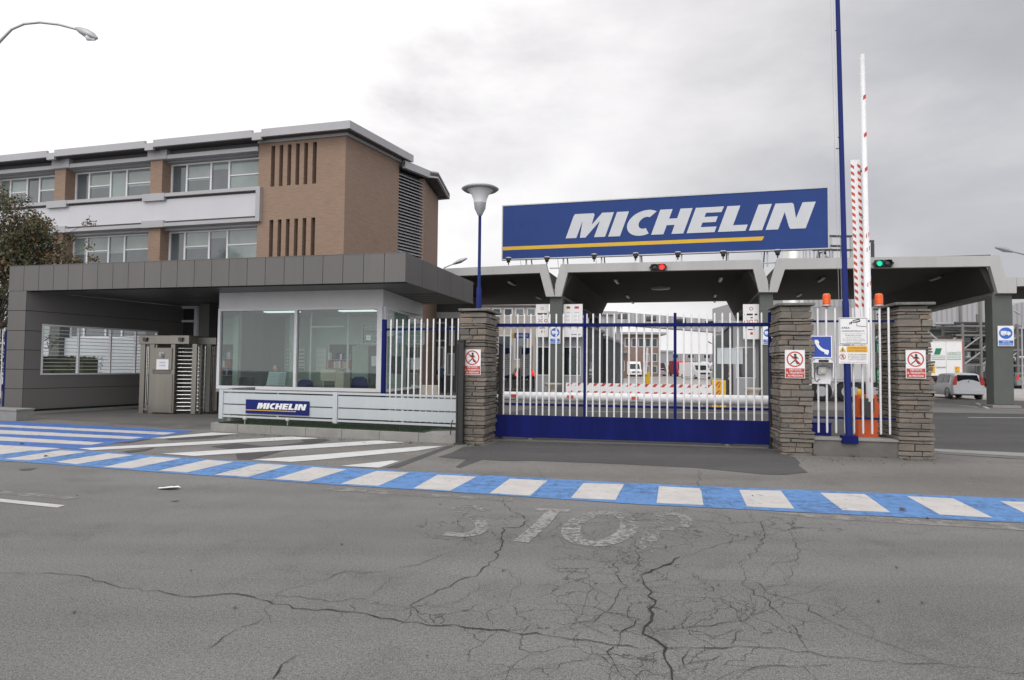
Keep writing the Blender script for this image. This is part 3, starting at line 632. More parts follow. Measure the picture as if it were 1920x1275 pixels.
# cctv sign and warning sign
def flat(px0, py0, px1, py1, t_, base=L2, yaw=None):
    yaw = WY if yaw is None else yaw
    a = S(base, yaw, px0, py0, t_); b = S(base, yaw, px1, py1, t_); w = b[0]-a[0]; h = a[1]-b[1]
    c = base+Vector((math.cos(yaw), math.sin(yaw), 0))*(a[0]+b[0])*.5+Vector((-math.sin(yaw), math.cos(yaw), 0))*t_
    return w, h, Vector((c.x, c.y, b[1]))
w, h, c = flat(1572.6, 595.5, 1628, 646, -.035)
m = M(); m.box(-w/2, w/2, 0, .008, 0, h, paper)
bw = .008; q = .014
for x0, x1, z0_, z1_ in ((-w/2+q, w/2-q, q, q+bw), (-w/2+q, w/2-q, h-q-bw, h-q), (-w/2+q, -w/2+q+bw, q+bw, h-q-bw), (w/2-q-bw, w/2-q, q+bw, h-q-bw)): m.box(x0, x1, -.001, 0, z0_, z1_, blk)
def pl(pts, mt=blk, y=-.002): m.add([(u*w, y, v*h) for u, v in pts], [list(range(len(pts)))], mt)
pl([(-.02, .90), (.20, .96), (.24, .90), (.23, .84), (.04, .80), (-.02, .82)]); pl([(.0, .87), (.2, .91), (.2, .88), (.01, .84)], paper, -.003); pl([(-.15, .80), (-.05, .86), (-.03, .82), (-.05, .76), (-.13, .74)]); pl([(-.12, .79), (-.08, .81), (-.08, .78), (-.11, .77)], paper, -.003)
pl([(.11, .82), (.125, .82), (.125, .70), (.11, .70)]); pl([(.11, .70), (.44, .67), (.44, .65), (.11, .68)])
m.text('AREA', -w*.42, h*.58, -.002, h*.075, blk, w*.30, .01, 'LEFT'); m.text('VIDEOSORVEGLIATA', -w*.42, h*.47, -.002, h*.055, blk, w*.80, .01, 'LEFT')
for i, tx in enumerate(('La registrazione è effettuata da', 'SPA MICHELIN ITALIANA', 'per fini di sicurezza', 'Art. 13 del Codice in materia', 'di protezione dei dati personali', '(D.Lg. n.196/2003)')): m.text(tx, 0, h*(.38-.064*i), -.002, h*.034, blk, w*(.8, .56, .5, .74, .78, .5)[i], .004)
m.build('surveillance_sign', None, c, WY, 0, 'white video surveillance sign with black camera drawing on the pickets', 'sign')
w, h, c = flat(1572.6, 648, 1628, 682, -.035)
m = M(); m.box(-w/2, w/2, 0, .008, 0, h, paper); m.box(-w*.23, w*.48, -.001, 0, h*.63, h*.97, yel)
pl([(-.48, .64), (-.25, .64), (-.365, .96)], yel); pl([(-.385, .68), (-.345, .68), (-.355, .86), (-.375, .86)], blk, -.003)
m.text('ATTENZIONE', w*.125, h*.82, -.0025, h*.09, redm, w*.6, .01); m.text('ALTA TENSIONE', w*.125, h*.67, -.0025, h*.09, redm, w*.6, .01)
walker(m, -w*.37, h*.38, w*.11, -.001)
for i, tx in enumerate(('E VIETATO SUPERARE', 'NEL TRANSITO DI VEICOLI', 'E I PEDONI SONO', 'CANCELLO IN MOVIMENTO')): m.text(tx, w*.13, h*(.49-.10*i), -.0025, h*.055, redm if i == 3 else blk, w*.62, .003)
m.text('attendere apertura completa del cancello', 0, h*.05, -.0025, h*.05, blk, w*.86, .0)
m.build('warning_sign', None, c, WY, 0, 'white and yellow gate warning sign under the surveillance sign', 'sign')
# blue box and blue letter box near the fence
p = G(1566, 826); m = M(); m.box(-.22, .2, 0, .25, 0, .34, navy); m.box(-.24, .22, -.02, .27, .34, .36, navy); m.build('junction_box', None, (p.x, p.y+.6, 0), WY, .01, 'dark blue box standing on the ground behind the low wall', 'box')
a = ls(1669, 712, .6); b = ls(1675.5, 752, .6); m = M(); m.box(a[0], b[0], .6, .72, b[1], a[1], blue); m.build('pillar_box', None, L2, WY, .005, 'narrow blue box on the inner side of the rightmost pillar', 'box')
# ------------------------------------------------------------------ barriers
def diag(m, x0, x1, z0, z1, y, mt, n, sl=1):
    st_ = (x1-x0)/n
    for i in range(n):
        a = x0+i*st_+st_*.12; b = a+st_*.42; k = (z1-z0)*.9*sl
        m.add([(a, y, z0), (b, y, z0), (min(b+k, x1) if sl > 0 else b+k, y, z1), (min(a+k, x1), y, z1)], [(0, 1, 2, 3)], mt)
BP = G(1627, 822); BY = -.2
t = thing('boom_barrier', 'raised white boom barrier standing in an orange cabinet behind the pickets', 'barrier', BP, BY)
a = S(BP, BY, 1604, 740); b = S(BP, BY, 1648, 740); zc = a[1]
m = M(); m.prism([(a[0], 0), (b[0], 0), (b[0], zc-.0), (a[0], zc)], -.18, .2, orange); m.build('cabinet', t, bevel=.02)
tp = S(BP, BY, 1610, 112, .0); bt = S(BP, BY, 1624, 752, 0)
m = M(); L = tp[1]-bt[1]
m.tube([(bt[0], -.26, bt[1]), (tp[0]*.45+bt[0]*.55, -.26, bt[1]+L*.45), (tp[0]*.449+bt[0]*.551, -.26, bt[1]+L*.4501), (tp[0], -.26, tp[1])], [.078, .076, .062, .056], rodw, 16)
for k in (.06, .33, .43, .47, .66, .76, .87):
    z = bt[1]+L*k; x = bt[0]+(tp[0]-bt[0])*k; r_ = .079 if k < .45 else .065
    m.add([(x-.02, -.26-r_*1.02, z-.05), (x+r_*.7, -.26-r_*.76, z-.0), (x+r_*.7, -.26-r_*.76, z+.10), (x-.02, -.26-r_*1.02, z+.05)], [(0, 1, 2, 3)], redm)
m.build('boom', t)
m = M(); q = S(BP, BY, 1624, 770, -.19); m.prism([(q[0]-.12, q[1]+.3), (q[0]+.14, q[1]+.3), (q[0]+.14, q[1]-.0), (q[0]+.02, q[1]-.2), (q[0]-.12, q[1]-.05)], -.32, -.185, dark); m.build('clamp', t, bevel=.01)
m = M(); q = S(BP, BY, 1611, 733); m.lathe((q[0], -.02, q[1]-.1), [(.05, 0), (.06, .02), (.055, .12), (.02, .15), (0, .15)], yel, 14); m.build('lamp', t)
# red striped skirt panel raised with the boom
m = M(); p1 = S(BP, BY, 1594.5, 300, -.1); p2 = S(BP, BY, 1613, 300, -.1); pe = S(BP, BY, 1605.5, 640, -.1); pf = S(BP, BY, 1604, 578, -.1)
wv = p2[0]-p1[0]; zb, zt = pe[1], p1[1]; k = (pe[0]-p1[0])/(zt-zb); x0 = lambda z: p1[0]+k*(zt-z)
m.add([(x, y, z) for y in (-.1, -.06) for x, z in ((x0(zb), zb), (x0(zb)+wv, zb), (p1[0]+wv, zt), (p1[0], zt))], [(0, 1, 2, 3), (7, 6, 5, 4), (0, 4, 5, 1), (1, 5, 6, 2), (2, 6, 7, 3), (3, 7, 4, 0)], paper)
z = pf[1]
while z < zt-.1:
    for e in (0, 1):
        xx = x0(z)+(0 if e == 0 else wv-.075); m.add([(xx, -.103, z+.06), (xx+.075, -.103, z), (xx+.075, -.103, z+.075), (xx, -.103, z+.135)], [(0, 1, 2, 3)], redm)
    z += .17
m.build('striped_panel', t)
m = M()
for z in (zb+.1, zb+1.5, zb+3, zt-.3): m.box(x0(z)+wv-.02, x0(z)+wv+.12, -.2, -.06, z, z+.05, galv)
m.build('bracket', t)
# lowered white boom just behind the gate
LP = Vector(GL)+Vector((math.sin(.19), math.cos(.19), 0))*1.6
def lb_(px, py): return S(LP, GY, px, py)
a = lb_(925, 741.5); b = lb_(1452, 752)
t = thing('boom_barrier', 'thick white boom lowered across the driveway just behind the sliding gate', 'barrier', LP, GY)
m = M(); m.tube([(a[0], 0, a[1]), (b[0], 0, b[1])], [.105, .125], rodw, 18)
for x in (965, 1070, 1190.5):
    q = lb_(x, 742+(x-935)*.02); m.add([(q[0]-.08, -.125, q[1]-.02), (q[0]+.08, -.125, q[1]-.02), (q[0]+.08, -.115, q[1]+.05), (q[0]-.08, -.115, q[1]+.05)], [(0, 1, 2, 3)], redm)
m.build('boom', t)
m = M(); m.box(b[0]-.02, b[0]+.35, -.18, .18, 0, 1.15, orange); m.build('cabinet', t, bevel=.02)
# striped board barrier lowered further in
SP = Vector((3.5, 27, 0)); SY = -.2
a = S(SP, SY, 1061, 717.5); b = S(SP, SY, 1336, 745)
t = thing('striped_barrier', 'lowered white barrier board edged with red slanted stripes beyond the gate', 'barrier', SP, SY)
zl, zh = S(SP, SY, 1061, 738)[1], a[1]
m = M(); m.box(a[0], b[0], 0, .05, zl, zh, paper); diag(m, a[0], b[0], zh-.13, zh, -.004, redm, 17); diag(m, a[0], b[0], zl, zl+.13, -.004, redm, 17); m.build('board', t)
for x in (a[0]+.5, b[0]-.4):
    m = M(); m.box(x-.03, x+.03, .051, .1, 0, zl+.1, galv); m.build('support', t)
q = S(SP, SY, 1349, 740); m = M(); m.box(q[0]-.28, q[0]+.28, .2, .6, 0, 1.15, yel); diag(m, q[0]-.26, q[0]+.1, .1, .35, .196, redm, 2); diag(m, q[0]-.26, q[0]+.1, .5, .75, .196, redm, 2); diag(m, q[0]-.26, q[0]+.1, .85, 1.1, .196, redm, 2); m.build('cabinet', t, bevel=.02)
# ------------------------------------------------------------------ grey entrance canopy
CL = Vector((-15.12, 19.75, 0)); CY = -.2435
def cs(px, py, t_=0): return S(CL, CY, px, py, t_)
can = thing('entrance_canopy', 'grey metal clad canopy with panelled fascia over the pedestrian entrance and glass booth', 'canopy', CL, CY)
ZB, ZT = 3.83, 4.60
xR = cs(760.5, 500)[0]; xL = cs(19, 505)[0]; D = 6.0
m = M(); xs = [xL]+[cs(x, 520)[0] for x in (45.5, 73.4, 101, 128.4, 155.5, 183.5, 212, 241, 271.3, 302, 332.6, 364.5, 397, 429.7, 463.5, 497.6, 533, 569, 605.5, 643, 681.5, 720.5)]+[xR]
m.box(xL+.01, xR-.01, .012, .3, ZB+.002, ZT-.01, joint)
for a, b in zip(xs, xs[1:]): m.box(a+(.007 if a > xL else 0), b-.007 if b < xR else b, -.012, .012, ZB, ZT, clad)
m.build('fascia', can)
# right return, skewed back
r0 = cs(760.5, 500); rr = Vector(cs(887.3, 527, D)+(0,))
dxr = cs(887.3, 545, D)[0]-xR
def rp(k, o=0): return (xR+dxr*k+o, D*k)
m = M(); n = 5
for i in range(n):
    k0 = i/n+(.0012 if i else .002); k1 = (i+1)/n-.0012; a = rp(k0); b = rp(k1); q = .02
    m.add([(a[0], a[1], ZB), (b[0], b[1], ZB), (b[0], b[1], ZT), (a[0], a[1], ZT), (a[0]-q, a[1], ZB), (b[0]-q, b[1], ZB), (b[0]-q, b[1], ZT), (a[0]-q, a[1], ZT)], [(0, 1, 2, 3), (7, 6, 5, 4), (0, 4, 5, 1), (1, 5, 6, 2), (2, 6, 7, 3), (3, 7, 4, 0)], clad)
a = rp(.004); b = rp(.996); m.add([(a[0]-.021, a[1], ZB+.002), (b[0]-.021, b[1], ZB+.002), (b[0]-.021, b[1], ZT-.01), (a[0]-.021, a[1], ZT-.01)], [(0, 1, 2, 3)], joint)
m.build('side_fascia', can)
# roof and soffit; wall direction skewed back to the right
WD = Vector((math.sin(.40+CY*0), math.cos(.40))) # world
wy = -.40; wrel = Vector((math.sin(-(wy-CY)), math.cos(wy-CY)))  # wall depth direction in canopy frame
def wp(k): return (wrel.x*k, wrel.y*k)
WL = 6.2
m = M(); poly = [(xL+.05, .3), (xR-.03, .3), (rp(1)[0]-.03, D), (rp(1)[0]-.03, D+.2), (wp(WL)[0]-.35, D+.2), (xL+.05, .4)]
m.prism(poly, ZB+.03, ZB+.05, soffrib, 'z'); m.prism(poly, ZT-.05, ZT-.02, clad, 'z'); m.box(xL, xR, -.02, .3, ZT, ZT+.015, clad)
pass
q = [(xL+.3, .012), (xR-.012, .012), (rp(1)[0]-.02, D), (rp(1)[0]-.02, D+.1)]
m.build('roof', can)
m = M(); s0 = 1.0
while s0 < 12.5:
    m.box(s0, s0+.02, .31, 2.6, ZB+.02, ZB+.029, joint); s0 += .6
m.prism([(xL+.58, .302), (xR-.031, .302), (rp(.43)[0]-.04, 2.6), (xL+1.8, 2.6)], ZB+.018, ZB+.0295, soff, 'z'); m.build('soffit', can)
# left wall: front face, inner face with barred window
wall = M(); fx = cs(46, 650)[0]-.0
zs = [ZB, 3.22, 2.60, 2.0, 1.4, .80, .15]
for a, b in zip(zs, zs[1:]): wall.box(xL, fx, -.008, .012, b+.008, a-.008, clad)
wall.box(xL+.01, fx-.01, .012, .03, .02, ZB, joint); wall.box(xL, fx, -.008, .012, .01, .142, clad)
wall.box(xL, xL+.02, .03, .4, .0, ZB, clad)
def wa(k, z, o=0): # point on inner wall face, o = offset to inside of wall
    return (fx+wrel.x*k-o*wrel.y, .012+wrel.y*k+o*wrel.x, z)
def wquad(k0, k1, z0, z1, m_, o0=0, o1=.05):
    a = [wa(k0, z0, o0), wa(k1, z0, o0), wa(k1, z1, o0), wa(k0, z1, o0), wa(k0, z0, o1), wa(k1, z0, o1), wa(k1, z1, o1), wa(k0, z1, o1)]
    return a, [(0, 1, 2, 3), (7, 6, 5, 4), (0, 4, 5, 1), (1, 5, 6, 2), (2, 6, 7, 3), (3, 7, 4, 0)], m_
def wray(px, py):
    yw = wy; base = Vector(CL)+Vector((math.cos(CY), math.sin(CY), 0))*fx
    n_ = Vector((math.cos(yw), math.sin(yw), 0)); d = ray(px, py); k = (base.dot(n_))/(d.dot(n_)); q_ = O_+d*k
    return ((q_-base).dot(Vector((-math.sin(yw), math.cos(yw), 0))), q_.z)
wk0, wzt = wray(79, 607.5); _, wzb = wray(79, 703); wk1 = wray(296, 621)[0]; wk1 = min(wk1, WL-.8)
for a, b in zip(zs, zs[1:]):
    lo, hi = b+.008, a-.008
    if hi < wzb or lo > wzt: wall.add(*wquad(.0, WL, lo, hi, cladw, 0, .02)); continue
    wall.add(*wquad(.0, wk0, lo, hi, cladw, 0, .02)); wall.add(*wquad(wk1, WL, lo, hi, cladw, 0, .02))
    if lo < wzb: wall.add(*wquad(wk0, wk1, lo, wzb, cladw, 0, .02))
    if hi > wzt: wall.add(*wquad(wk0, wk1, wzt, hi, cladw, 0, .02))
wall.add(*wquad(.0, wk0-.01, .0, ZB, joint, .021, .10)); wall.add(*wquad(wk1+.01, WL, 0, ZB, joint, .021, .10)); wall.add(*wquad(wk0-.01, wk1+.01, 0, wzb-.01, joint, .021, .10)); wall.add(*wquad(wk0-.01, wk1+.01, wzt+.01, ZB, joint, .021, .10))
wall.add(*wquad(0, WL, 0, .09, galv, -.015, -.001))
wall.build('side_wall', can)
wf = M(); e = .05
wf.add(*wquad(wk0, wk1, wzt-e, wzt, bwin, -.02, .1)); wf.add(*wquad(wk0, wk1, wzb, wzb+e, bwin, -.02, .1))
for k in (wk0, wk0+(wk1-wk0)*.28, wk0+(wk1-wk0)*.55, wk0+(wk1-wk0)*.78, wk1-e): wf.add(*wquad(k, k+e, wzb+e, wzt-e, bwin, -.018, .09))
wg = wf.build('window_grille', can)
wf = M()
for i in range(1, 13):
    z = wzb+e+(wzt-wzb-2*e)*i/13; wf.add(*wquad(wk0, wk1, z-.009, z+.009, bwin, .03, .05))
wf.build('window_bars', can)
# column supports behind near doorway
for x in (352, 390):
    q = G(x, 700, 2.0)
    pass
m = M(); q = cs(385, 640, 4.6); m.box(q[0]-.22, q[0]+.22, 4.5, 4.9, 0, ZB, colm); m.build('support_column', can)
m = M(); u0, v0 = cs(332, 626, 5.6); u1, v1 = cs(371, 579, 5.6); m.box(u0-.3, u1+.1, 5.6, 5.68, 0, ZB, colm)
for r_ in ((u1-.08, u1+.06, v0-.4, v1+.05), (u0, u1, v0+(v1-v0)*.46, v0+(v1-v0)*.54), (u0-.2, u1+.06, v1, v1+.1)): m.box(r_[0], r_[1], 5.5, 5.599, r_[2], r_[3], bwin)
m.box(u0, u1-.08, 5.57, 5.598, v0-.4, v0+(v1-v0)*.46, pane_k); m.box(u0, u1-.08, 5.57, 5.598, v0+(v1-v0)*.54, v1, pane_k); m.build('rear_window', can)
m = M(); u0 = cs(383, 600, 5.6)[0]; u1 = cs(397, 600, 5.6)[0]; m.box(u0, u1, 5.3, 5.6, 0, ZB, corr); m.box(u1, u1+1.5, 5.5, 5.6, 0, ZB, joint); m.build('rear_pier', can)
# ------------------------------------------------------------------ glass booth
BL = Vector((-9.1, 20.0, 0)); BYW = -.262
def bs(px, py, t_=0): return S(BL, BYW, px, py, t_)
booth = thing('gatehouse_booth', 'white framed glass gatehouse booth under the grey canopy with a guard inside', 'booth', BL, BYW)
x0 = bs(414, 560)[0]; x1 = bs(718.5, 560)[0]; hz = bs(560, 576)[1]; wz = bs(410.4, 726.8)[1]; DB = 4.3
xs2 = S(BL, BYW, 791, 620, DB)[0]-x1   # skew of the right side
m = M(); m.prism([(x0-.02, -.04), (x1+.02, -.04), (x1+xs2+.02, DB), (x0-.02, DB)], hz, ZB+.02, header, 'z'); m.build('header', booth)
m = M(); m.box(x0, x1-.02, .04, .14, 0, wz-.03, concd); m.box(x0, x0+.1, .141, DB, 0, wz-.03, concd); m.prism([(x1-.12, .141), (x1-.02, .141), (x1+xs2-.02, DB), (x1+xs2-.12, DB)], 0, wz-.03, concd, 'z'); m.prism([(x0+.101, .141), (x1-.13, .141), (x1+xs2-.13, DB), (x0+.101, DB)], .05, .1, gdark, 'z'); m.box(x0-.04, x1+.1, -.05, .039, wz-.12, wz-.04, conc); m.build('plinth', booth)
fr = M(); w = .10
a = bs(410.4, 726.8); 
fr.box(x0-.03, x1+.0, -.06, .05, wz-.03, wz+.07, bwin); fr.box(x0-.03, x1+.0, -.06, .05, hz-.09, hz-.005, bwin)
mx = bs(555.5, 650)[0]
for xx, ww in ((x0-.03, .09), (mx-.045, .09), (x1-.15, .15)): fr.box(xx, xx+ww, -.063, .052, wz+.07, hz-.09, bwin)
fr.box(x1-.03, x1+.06, .052, .2, wz-.03, hz-.005, bwin); fr.box(x0-.03, x0+.03, .052, .12, wz, hz, bwin)
fr.build('window_frame', booth)
gm_ = M(); gm_.add([(x0+.05, 0, wz+.07), (x1-.14, 0, wz+.07), (x1-.14, 0, hz-.09), (x0+.05, 0, hz-.09)], [(0, 1, 2, 3)], glass); gm_.build('front_glass', booth)
gm_ = M(); gm_.add([(x1, .2, wz), (x1+xs2, DB-.1, wz), (x1+xs2, DB-.1, hz), (x1, .2, hz)], [(0, 1, 2, 3)], glass)
gm_.build('side_glass', booth)
gm_ = M(); gm_.add([(x0, .12, wz), (x0, .94, wz), (x0, .94, hz), (x0, .12, hz)], [(0, 1, 2, 3)], glass); gm_.build('left_glass', booth); m = M(); m.box(x0-.02, x0+.06, .95, DB, wz-.02, hz-.01, corr); m.build('left_wall', booth)
fr = M(); fr.box(x1+xs2-.1, x1+xs2+.02, DB-.1, DB+.02, 0, hz, bwin)
a = Vector((x1, .2, wz)); b = Vector((x1+xs2, DB-.1, wz)); fr.bar(a, b, .08, .08, bwin); fr.bar(a+Vector((0, 0, hz-wz-.04)), b+Vector((0, 0, hz-wz-.04)), .08, .08, bwin); fr.build('side_frame', booth)
# back wall of interior with door, cupboard and window
bw_ = M(); yb = 3.3
bw_.box(x0, x0+1.9, yb, yb+.06, .1, hz, pgreen); bw_.box(x0+3.0, x1+xs2, yb, yb+.06, .1, hz, pgreen)
bw_.box(x0+1.9, x0+3.0, yb+.02, yb+.06, 0.1, 2.35, gdark); bw_.box(x0+1.9, x0+3.0, yb, yb+.06, 2.35, hz, pgreen)
bw_.box(x0+1.85, x0+1.9, yb-.05, yb, wz-.1, 2.4, bwin); bw_.box(x0+3.0, x0+3.05, yb-.05, yb, wz-.1, 2.4, bwin)
bw_.box(x0+3.0, x0+3.6, yb-.4, yb-.01, wz-.1, 2.3, mat('locker_green', (.30, .38, .34), .5)); bw_.box(x0+3.62, x0+4.0, yb-.3, yb-.01, wz-.1, 2.3, gdark); bw_.box(x0+4.0, x0+4.9, yb-.02, yb-.001, 1.0, 3.2, pgreen)
bw_.box(x0+4.9, x0+5.05, yb-.1, yb-.01, wz-.1, 2.25, gdark); bw_.box(x0+1.0, x0+1.25, 2.2, 2.4, 0, hz, pgreen)
bw_.box(x0+.2, x0+.9, yb-.05, yb-.002, 1.5, 2.2, paper)
for k in range(5): bw_.box(x0+.2, x0+.9, yb-.06, yb-.052, 1.55+k*.13, 1.57+k*.13, gdark)
bw_.box(x0, x1+xs2, yb+.09, yb+.12, .1, hz, pgreen); bw_.build('back_wall', booth)
for (u0, u1, v0, v1, mm_) in ((3.15, 3.95, 2.35, 3.1, pane_k), (4.05, 4.75, 2.35, 3.1, pane_b), (4.85, 5.5, 2.35, 3.1, pane_b), (.25, .95, 1.35, 2.25, pane_b), (1.3, 1.8, 1.35, 2.25, paper)):
    m = M(); e = .05
    for q_4 in ((u0, u1, v0, v0+e), (u0, u1, v1-e, v1), (u0, u0+e, v0+e, v1-e), (u1-e, u1, v0+e, v1-e)): m.box(x0+q_4[0], x0+q_4[1], yb-.05, yb-.002, q_4[2], q_4[3], bwin)
    for kk in range(1, 5): m.box(x0+u0+e, x0+u1-e, yb-.03, yb-.01, v0+(v1-v0)*kk/5-.008, v0+(v1-v0)*kk/5+.008, bwin)
    f_ = m.build('inner_window', booth); m = M(); m.add([(x0+u0+e, yb-.004, v0+e), (x0+u1-e, yb-.004, v0+e), (x0+u1-e, yb-.004, v1-e), (x0+u0+e, yb-.004, v1-e)], [(0, 1, 2, 3)], mm_); m.build('pane', f_)
m = M(); rb_ = random.Random(2)
for z_ in (1.2, 1.5, 1.8): m.box(x0+2.0, x0+2.9, yb-.35, yb-.02, z_, z_+.02, potw)
for z_ in (1.22, 1.52, 1.82):
    xx = x0+2.02
    while xx < x0+2.85: w_b = rb_.uniform(.04, .09); m.box(xx, xx+w_b-.005, yb-.3, yb-.05, z_+.001, z_+rb_.uniform(.18, .26), rb_.choice((navy, potw, gdark, redm, galv, paper))); xx += w_b
m.build('shelf', booth)
m = M(); m.box(x0+3.7, x0+3.95, yb-.34, yb-.31, 1.6, 1.95, paper); m.box(x0+4.3, x0+4.7, yb-.06, yb-.03, 1.35, 1.95, gdark); m.box(x0+5.05, x0+5.35, yb-.06, yb-.03, 1.5, 1.9, paper); m.box(x0+.1, x0+.16, .5, .56, DZ_, 2.6, bwin) if False else None; m.build('notice', booth)
m = M(); m.box(x0+2.05, x0+2.1, 1.8, 1.85, .1, hz, bwin); m.box(x0+3.3, x0+3.35, 2.0, 2.05, .1, hz, bwin); m.box(x0+2.1, x0+3.3, 1.8, 1.82, hz-.5, hz-.45, bwin); m.build('partition_frame', booth)
cl_ = M(); cl_.box(x0+.05, x1-.1, .06, yb, hz-.02, hz-.012, mat('ceiling_white', (.5, .52, .5), .7)); cl_.build('ceiling', booth)
for px, lx in ((505, .9), (665, 3.6)):
    m = M(); m.box(x0+lx, x0+lx+1.2, .9, 1.15, hz-.06, hz-.021, tube); m.build('ceiling_lamp', booth)
q = bs(691, 633); m = M(); m.box(q[0]-.07, q[0]+.07, -.006, -.002, q[1]-.07, q[1]+.07, mat('sticker_pale', (.45, .62, .55), .5)); m.text('WC', q[0], q[1]-.03, -.007, .05, gdark, .08); m.build('sticker', booth)
def bw(x, y, z): # booth local -> world
    return BL+Vector((math.cos(BYW)*x-math.sin(BYW)*y, math.sin(BYW)*x+math.cos(BYW)*y, z))
def bthing(name, label, cat, x, y, z, group=None): return thing(name, label, cat, bw(x, y, z), BYW, group)
DZ = wz-.1; 
m = M(); m.box(x0+.15, x1-.3, .35, 1.0, DZ-.04, DZ, deskm); m.box(x0+.15, x0+.2, .4, .95, 0, DZ-.04, deskm); m.box(x1-.35, x1-.3, .4, .95, 0, DZ-.04, deskm); m.build('desk', None, BL, BYW, .01, 'long grey desk behind the booth window', 'desk')
def bx(px, py=700, t_=.5): return S(BL, BYW, px, py, t_)
# printer
a = bx(601, 692.5); b = bx(644, 728)
t = bthing('printer', 'white office printer on the desk in the right half of the booth', 'printer', (a[0]+b[0])/2, .5, DZ); w = b[0]-a[0]; hh = max(.3, a[1]-DZ)
m = M(); m.box(-w*.5, w*.15, 0, .4, hh*.5, hh, potw); m.box(-w*.42, w*.15, .03, .4, 0, hh*.5, potw); m.box(w*.15, w*.5, .0, .4, 0, hh*.9, potw); m.box(-w*.45, w*.12, -.04, .0, hh*.05, hh*.1, potw); m.build('body', t, bevel=.01)
m = M(); m.box(-w*.36, w*.1, .02, .029, hh*.1, hh*.48, gdark); m.build('tray', t)
def chair(px, z_off, lab, mt, sc_=1.0, t_=.75):
    a = bx(px, 700, t_); t = bthing('office_chair', lab, 'chair', a[0], t_, 0, 'office chairs in the booth')
    m = M(); m.prism([(-.24, 0), (.24, 0), (.27, .25), (.24, .48), (.12, .55), (-.12, .55), (-.24, .48), (-.27, .25)], 0, .08, mt); o = m.build('backrest', t, bevel=.03); o.location = (0, 0, .72+z_off)
    m = M(); m.box(-.25, .25, .08, .55, .50, .58, mt); m.build('seat', t, bevel=.03)
    m = M(); m.tube([(0, .3, .08), (0, .3, .5)], .03, black, 8); m.tube([(-.28, .3, .06), (.28, .3, .06)], .025, black, 8); m.tube([(0, .05, .06), (0, .58, .06)], .025, black, 8); m.tube([(0, .06, .55), (0, .0, .9)], .02, black, 8); m.build('base', t)
    return t
chair(673, .0, 'blue office chair at the right end of the booth', chairb, 1, 1.15); chair(572, -.12, 'blue office chair beside the printer behind the window post', chairb, 1, 1.15)
# monitor, phones and papers on the desk
a = bx(459, 714, .55); t = bthing('monitor', 'dark flat monitor on the desk at the left end of the booth', 'monitor', a[0], .6, DZ)
m = M(); m.box(-.26, .26, 0, .04, .1, .42, cardark); m.build('screen', t, bevel=.01); m = M(); m.box(-.1, .1, -.05, .1, 0, .015, cardark); m.box(-.03, .03, .01, .03, .015, .12, cardark); m.build('stand', t)
a = bx(487, 720, .5); m = M(); m.box(-.12, .12, -.08, .08, 0, .05, cardark); m.box(-.12, -.06, -.09, .09, .05, .08, cardark); m.build('desk_phone', None, bw(a[0], .5, DZ), BYW, .01, 'black desk telephone left of the reading guard', 'telephone')
a = bx(432, 720, .5); m = M(); m.lathe((0, 0, 0), [(.03, 0), (.035, .1), (.032, .1), (.028, .01)], potw, 14); m.build('cup', None, bw(a[0], .5, DZ), BYW, 0, 'small pale cup at the left end of the booth desk', 'cup')
a = bx(655, 720, .5); m = M(); m.box(-.15, .15, -.1, .1, 0, .02, paper); m.tube([(-.1, 0, .02), (.12, 0, .12)], .008, potw, 6); m.build('paper_stack', None, bw(a[0], .45, DZ), BYW, 0, 'small stack of papers between printer and blue chair', 'paper')
# ------------------------------------------------------------------ people
def skinned(name, joints, edges, parent, paintf, mats, sub=2):
    me = bpy.data.meshes.new(name); me.from_pydata([j[:3] for j in joints], edges, []); o = bpy.data.objects.new(name, me); COL.objects.link(o)
    md = o.modifiers.new('s', 'SKIN'); md.use_smooth_shade = True
    for i, j in enumerate(joints):
        sv = me.skin_vertices[0].data[i]; r = j[3]; sv.radius = r if isinstance(r, tuple) else (r, r); sv.use_root = (i == 0)
    sb = o.modifiers.new('d', 'SUBSURF'); sb.levels = sub; sb.render_levels = sub
    bpy.context.view_layer.update(); dg = bpy.context.evaluated_depsgraph_get(); nm = bpy.data.meshes.new_from_object(o.evaluated_get(dg)); nm.name = name
    bpy.data.objects.remove(o); nm.materials.clear()
    for x in mats: nm.materials.append(x)
    for p in nm.polygons: p.material_index = paintf(p.center); p.use_smooth = True
    o = bpy.data.objects.new(name, nm); COL.objects.link(o)
    if parent: o.parent = parent
    return o
def hand(m, p, d, up, side, mt, curl=.5):
    """palm with four fingers and a thumb, small tapered tubes joined in one mesh"""
    p = Vector(p); d = Vector(d).normalized(); up = Vector(up).normalized(); s = d.cross(up).normalized()*side
    m.tube([p-d*.02, p+d*.03, p+d*.08], [.024, .034, .032], mt, 10)
    for i, (o_, L) in enumerate(((-.027, .065), (-.009, .075), (.009, .072), (.026, .055))):
        a = p+d*.075+s*o_; b = a+d*L*.45-up*L*.2*curl; c = b+(d*.5-up*.8*curl).normalized()*L*.35; m.tube([a, b, c], [.0095, .009, .007], mt, 7)
    a = p+d*.02-s*.03; m.tube([a, a+d*.03-s*.02, a+d*.055-s*.02-up*.02*curl], [.012, .011, .008], mt, 7)
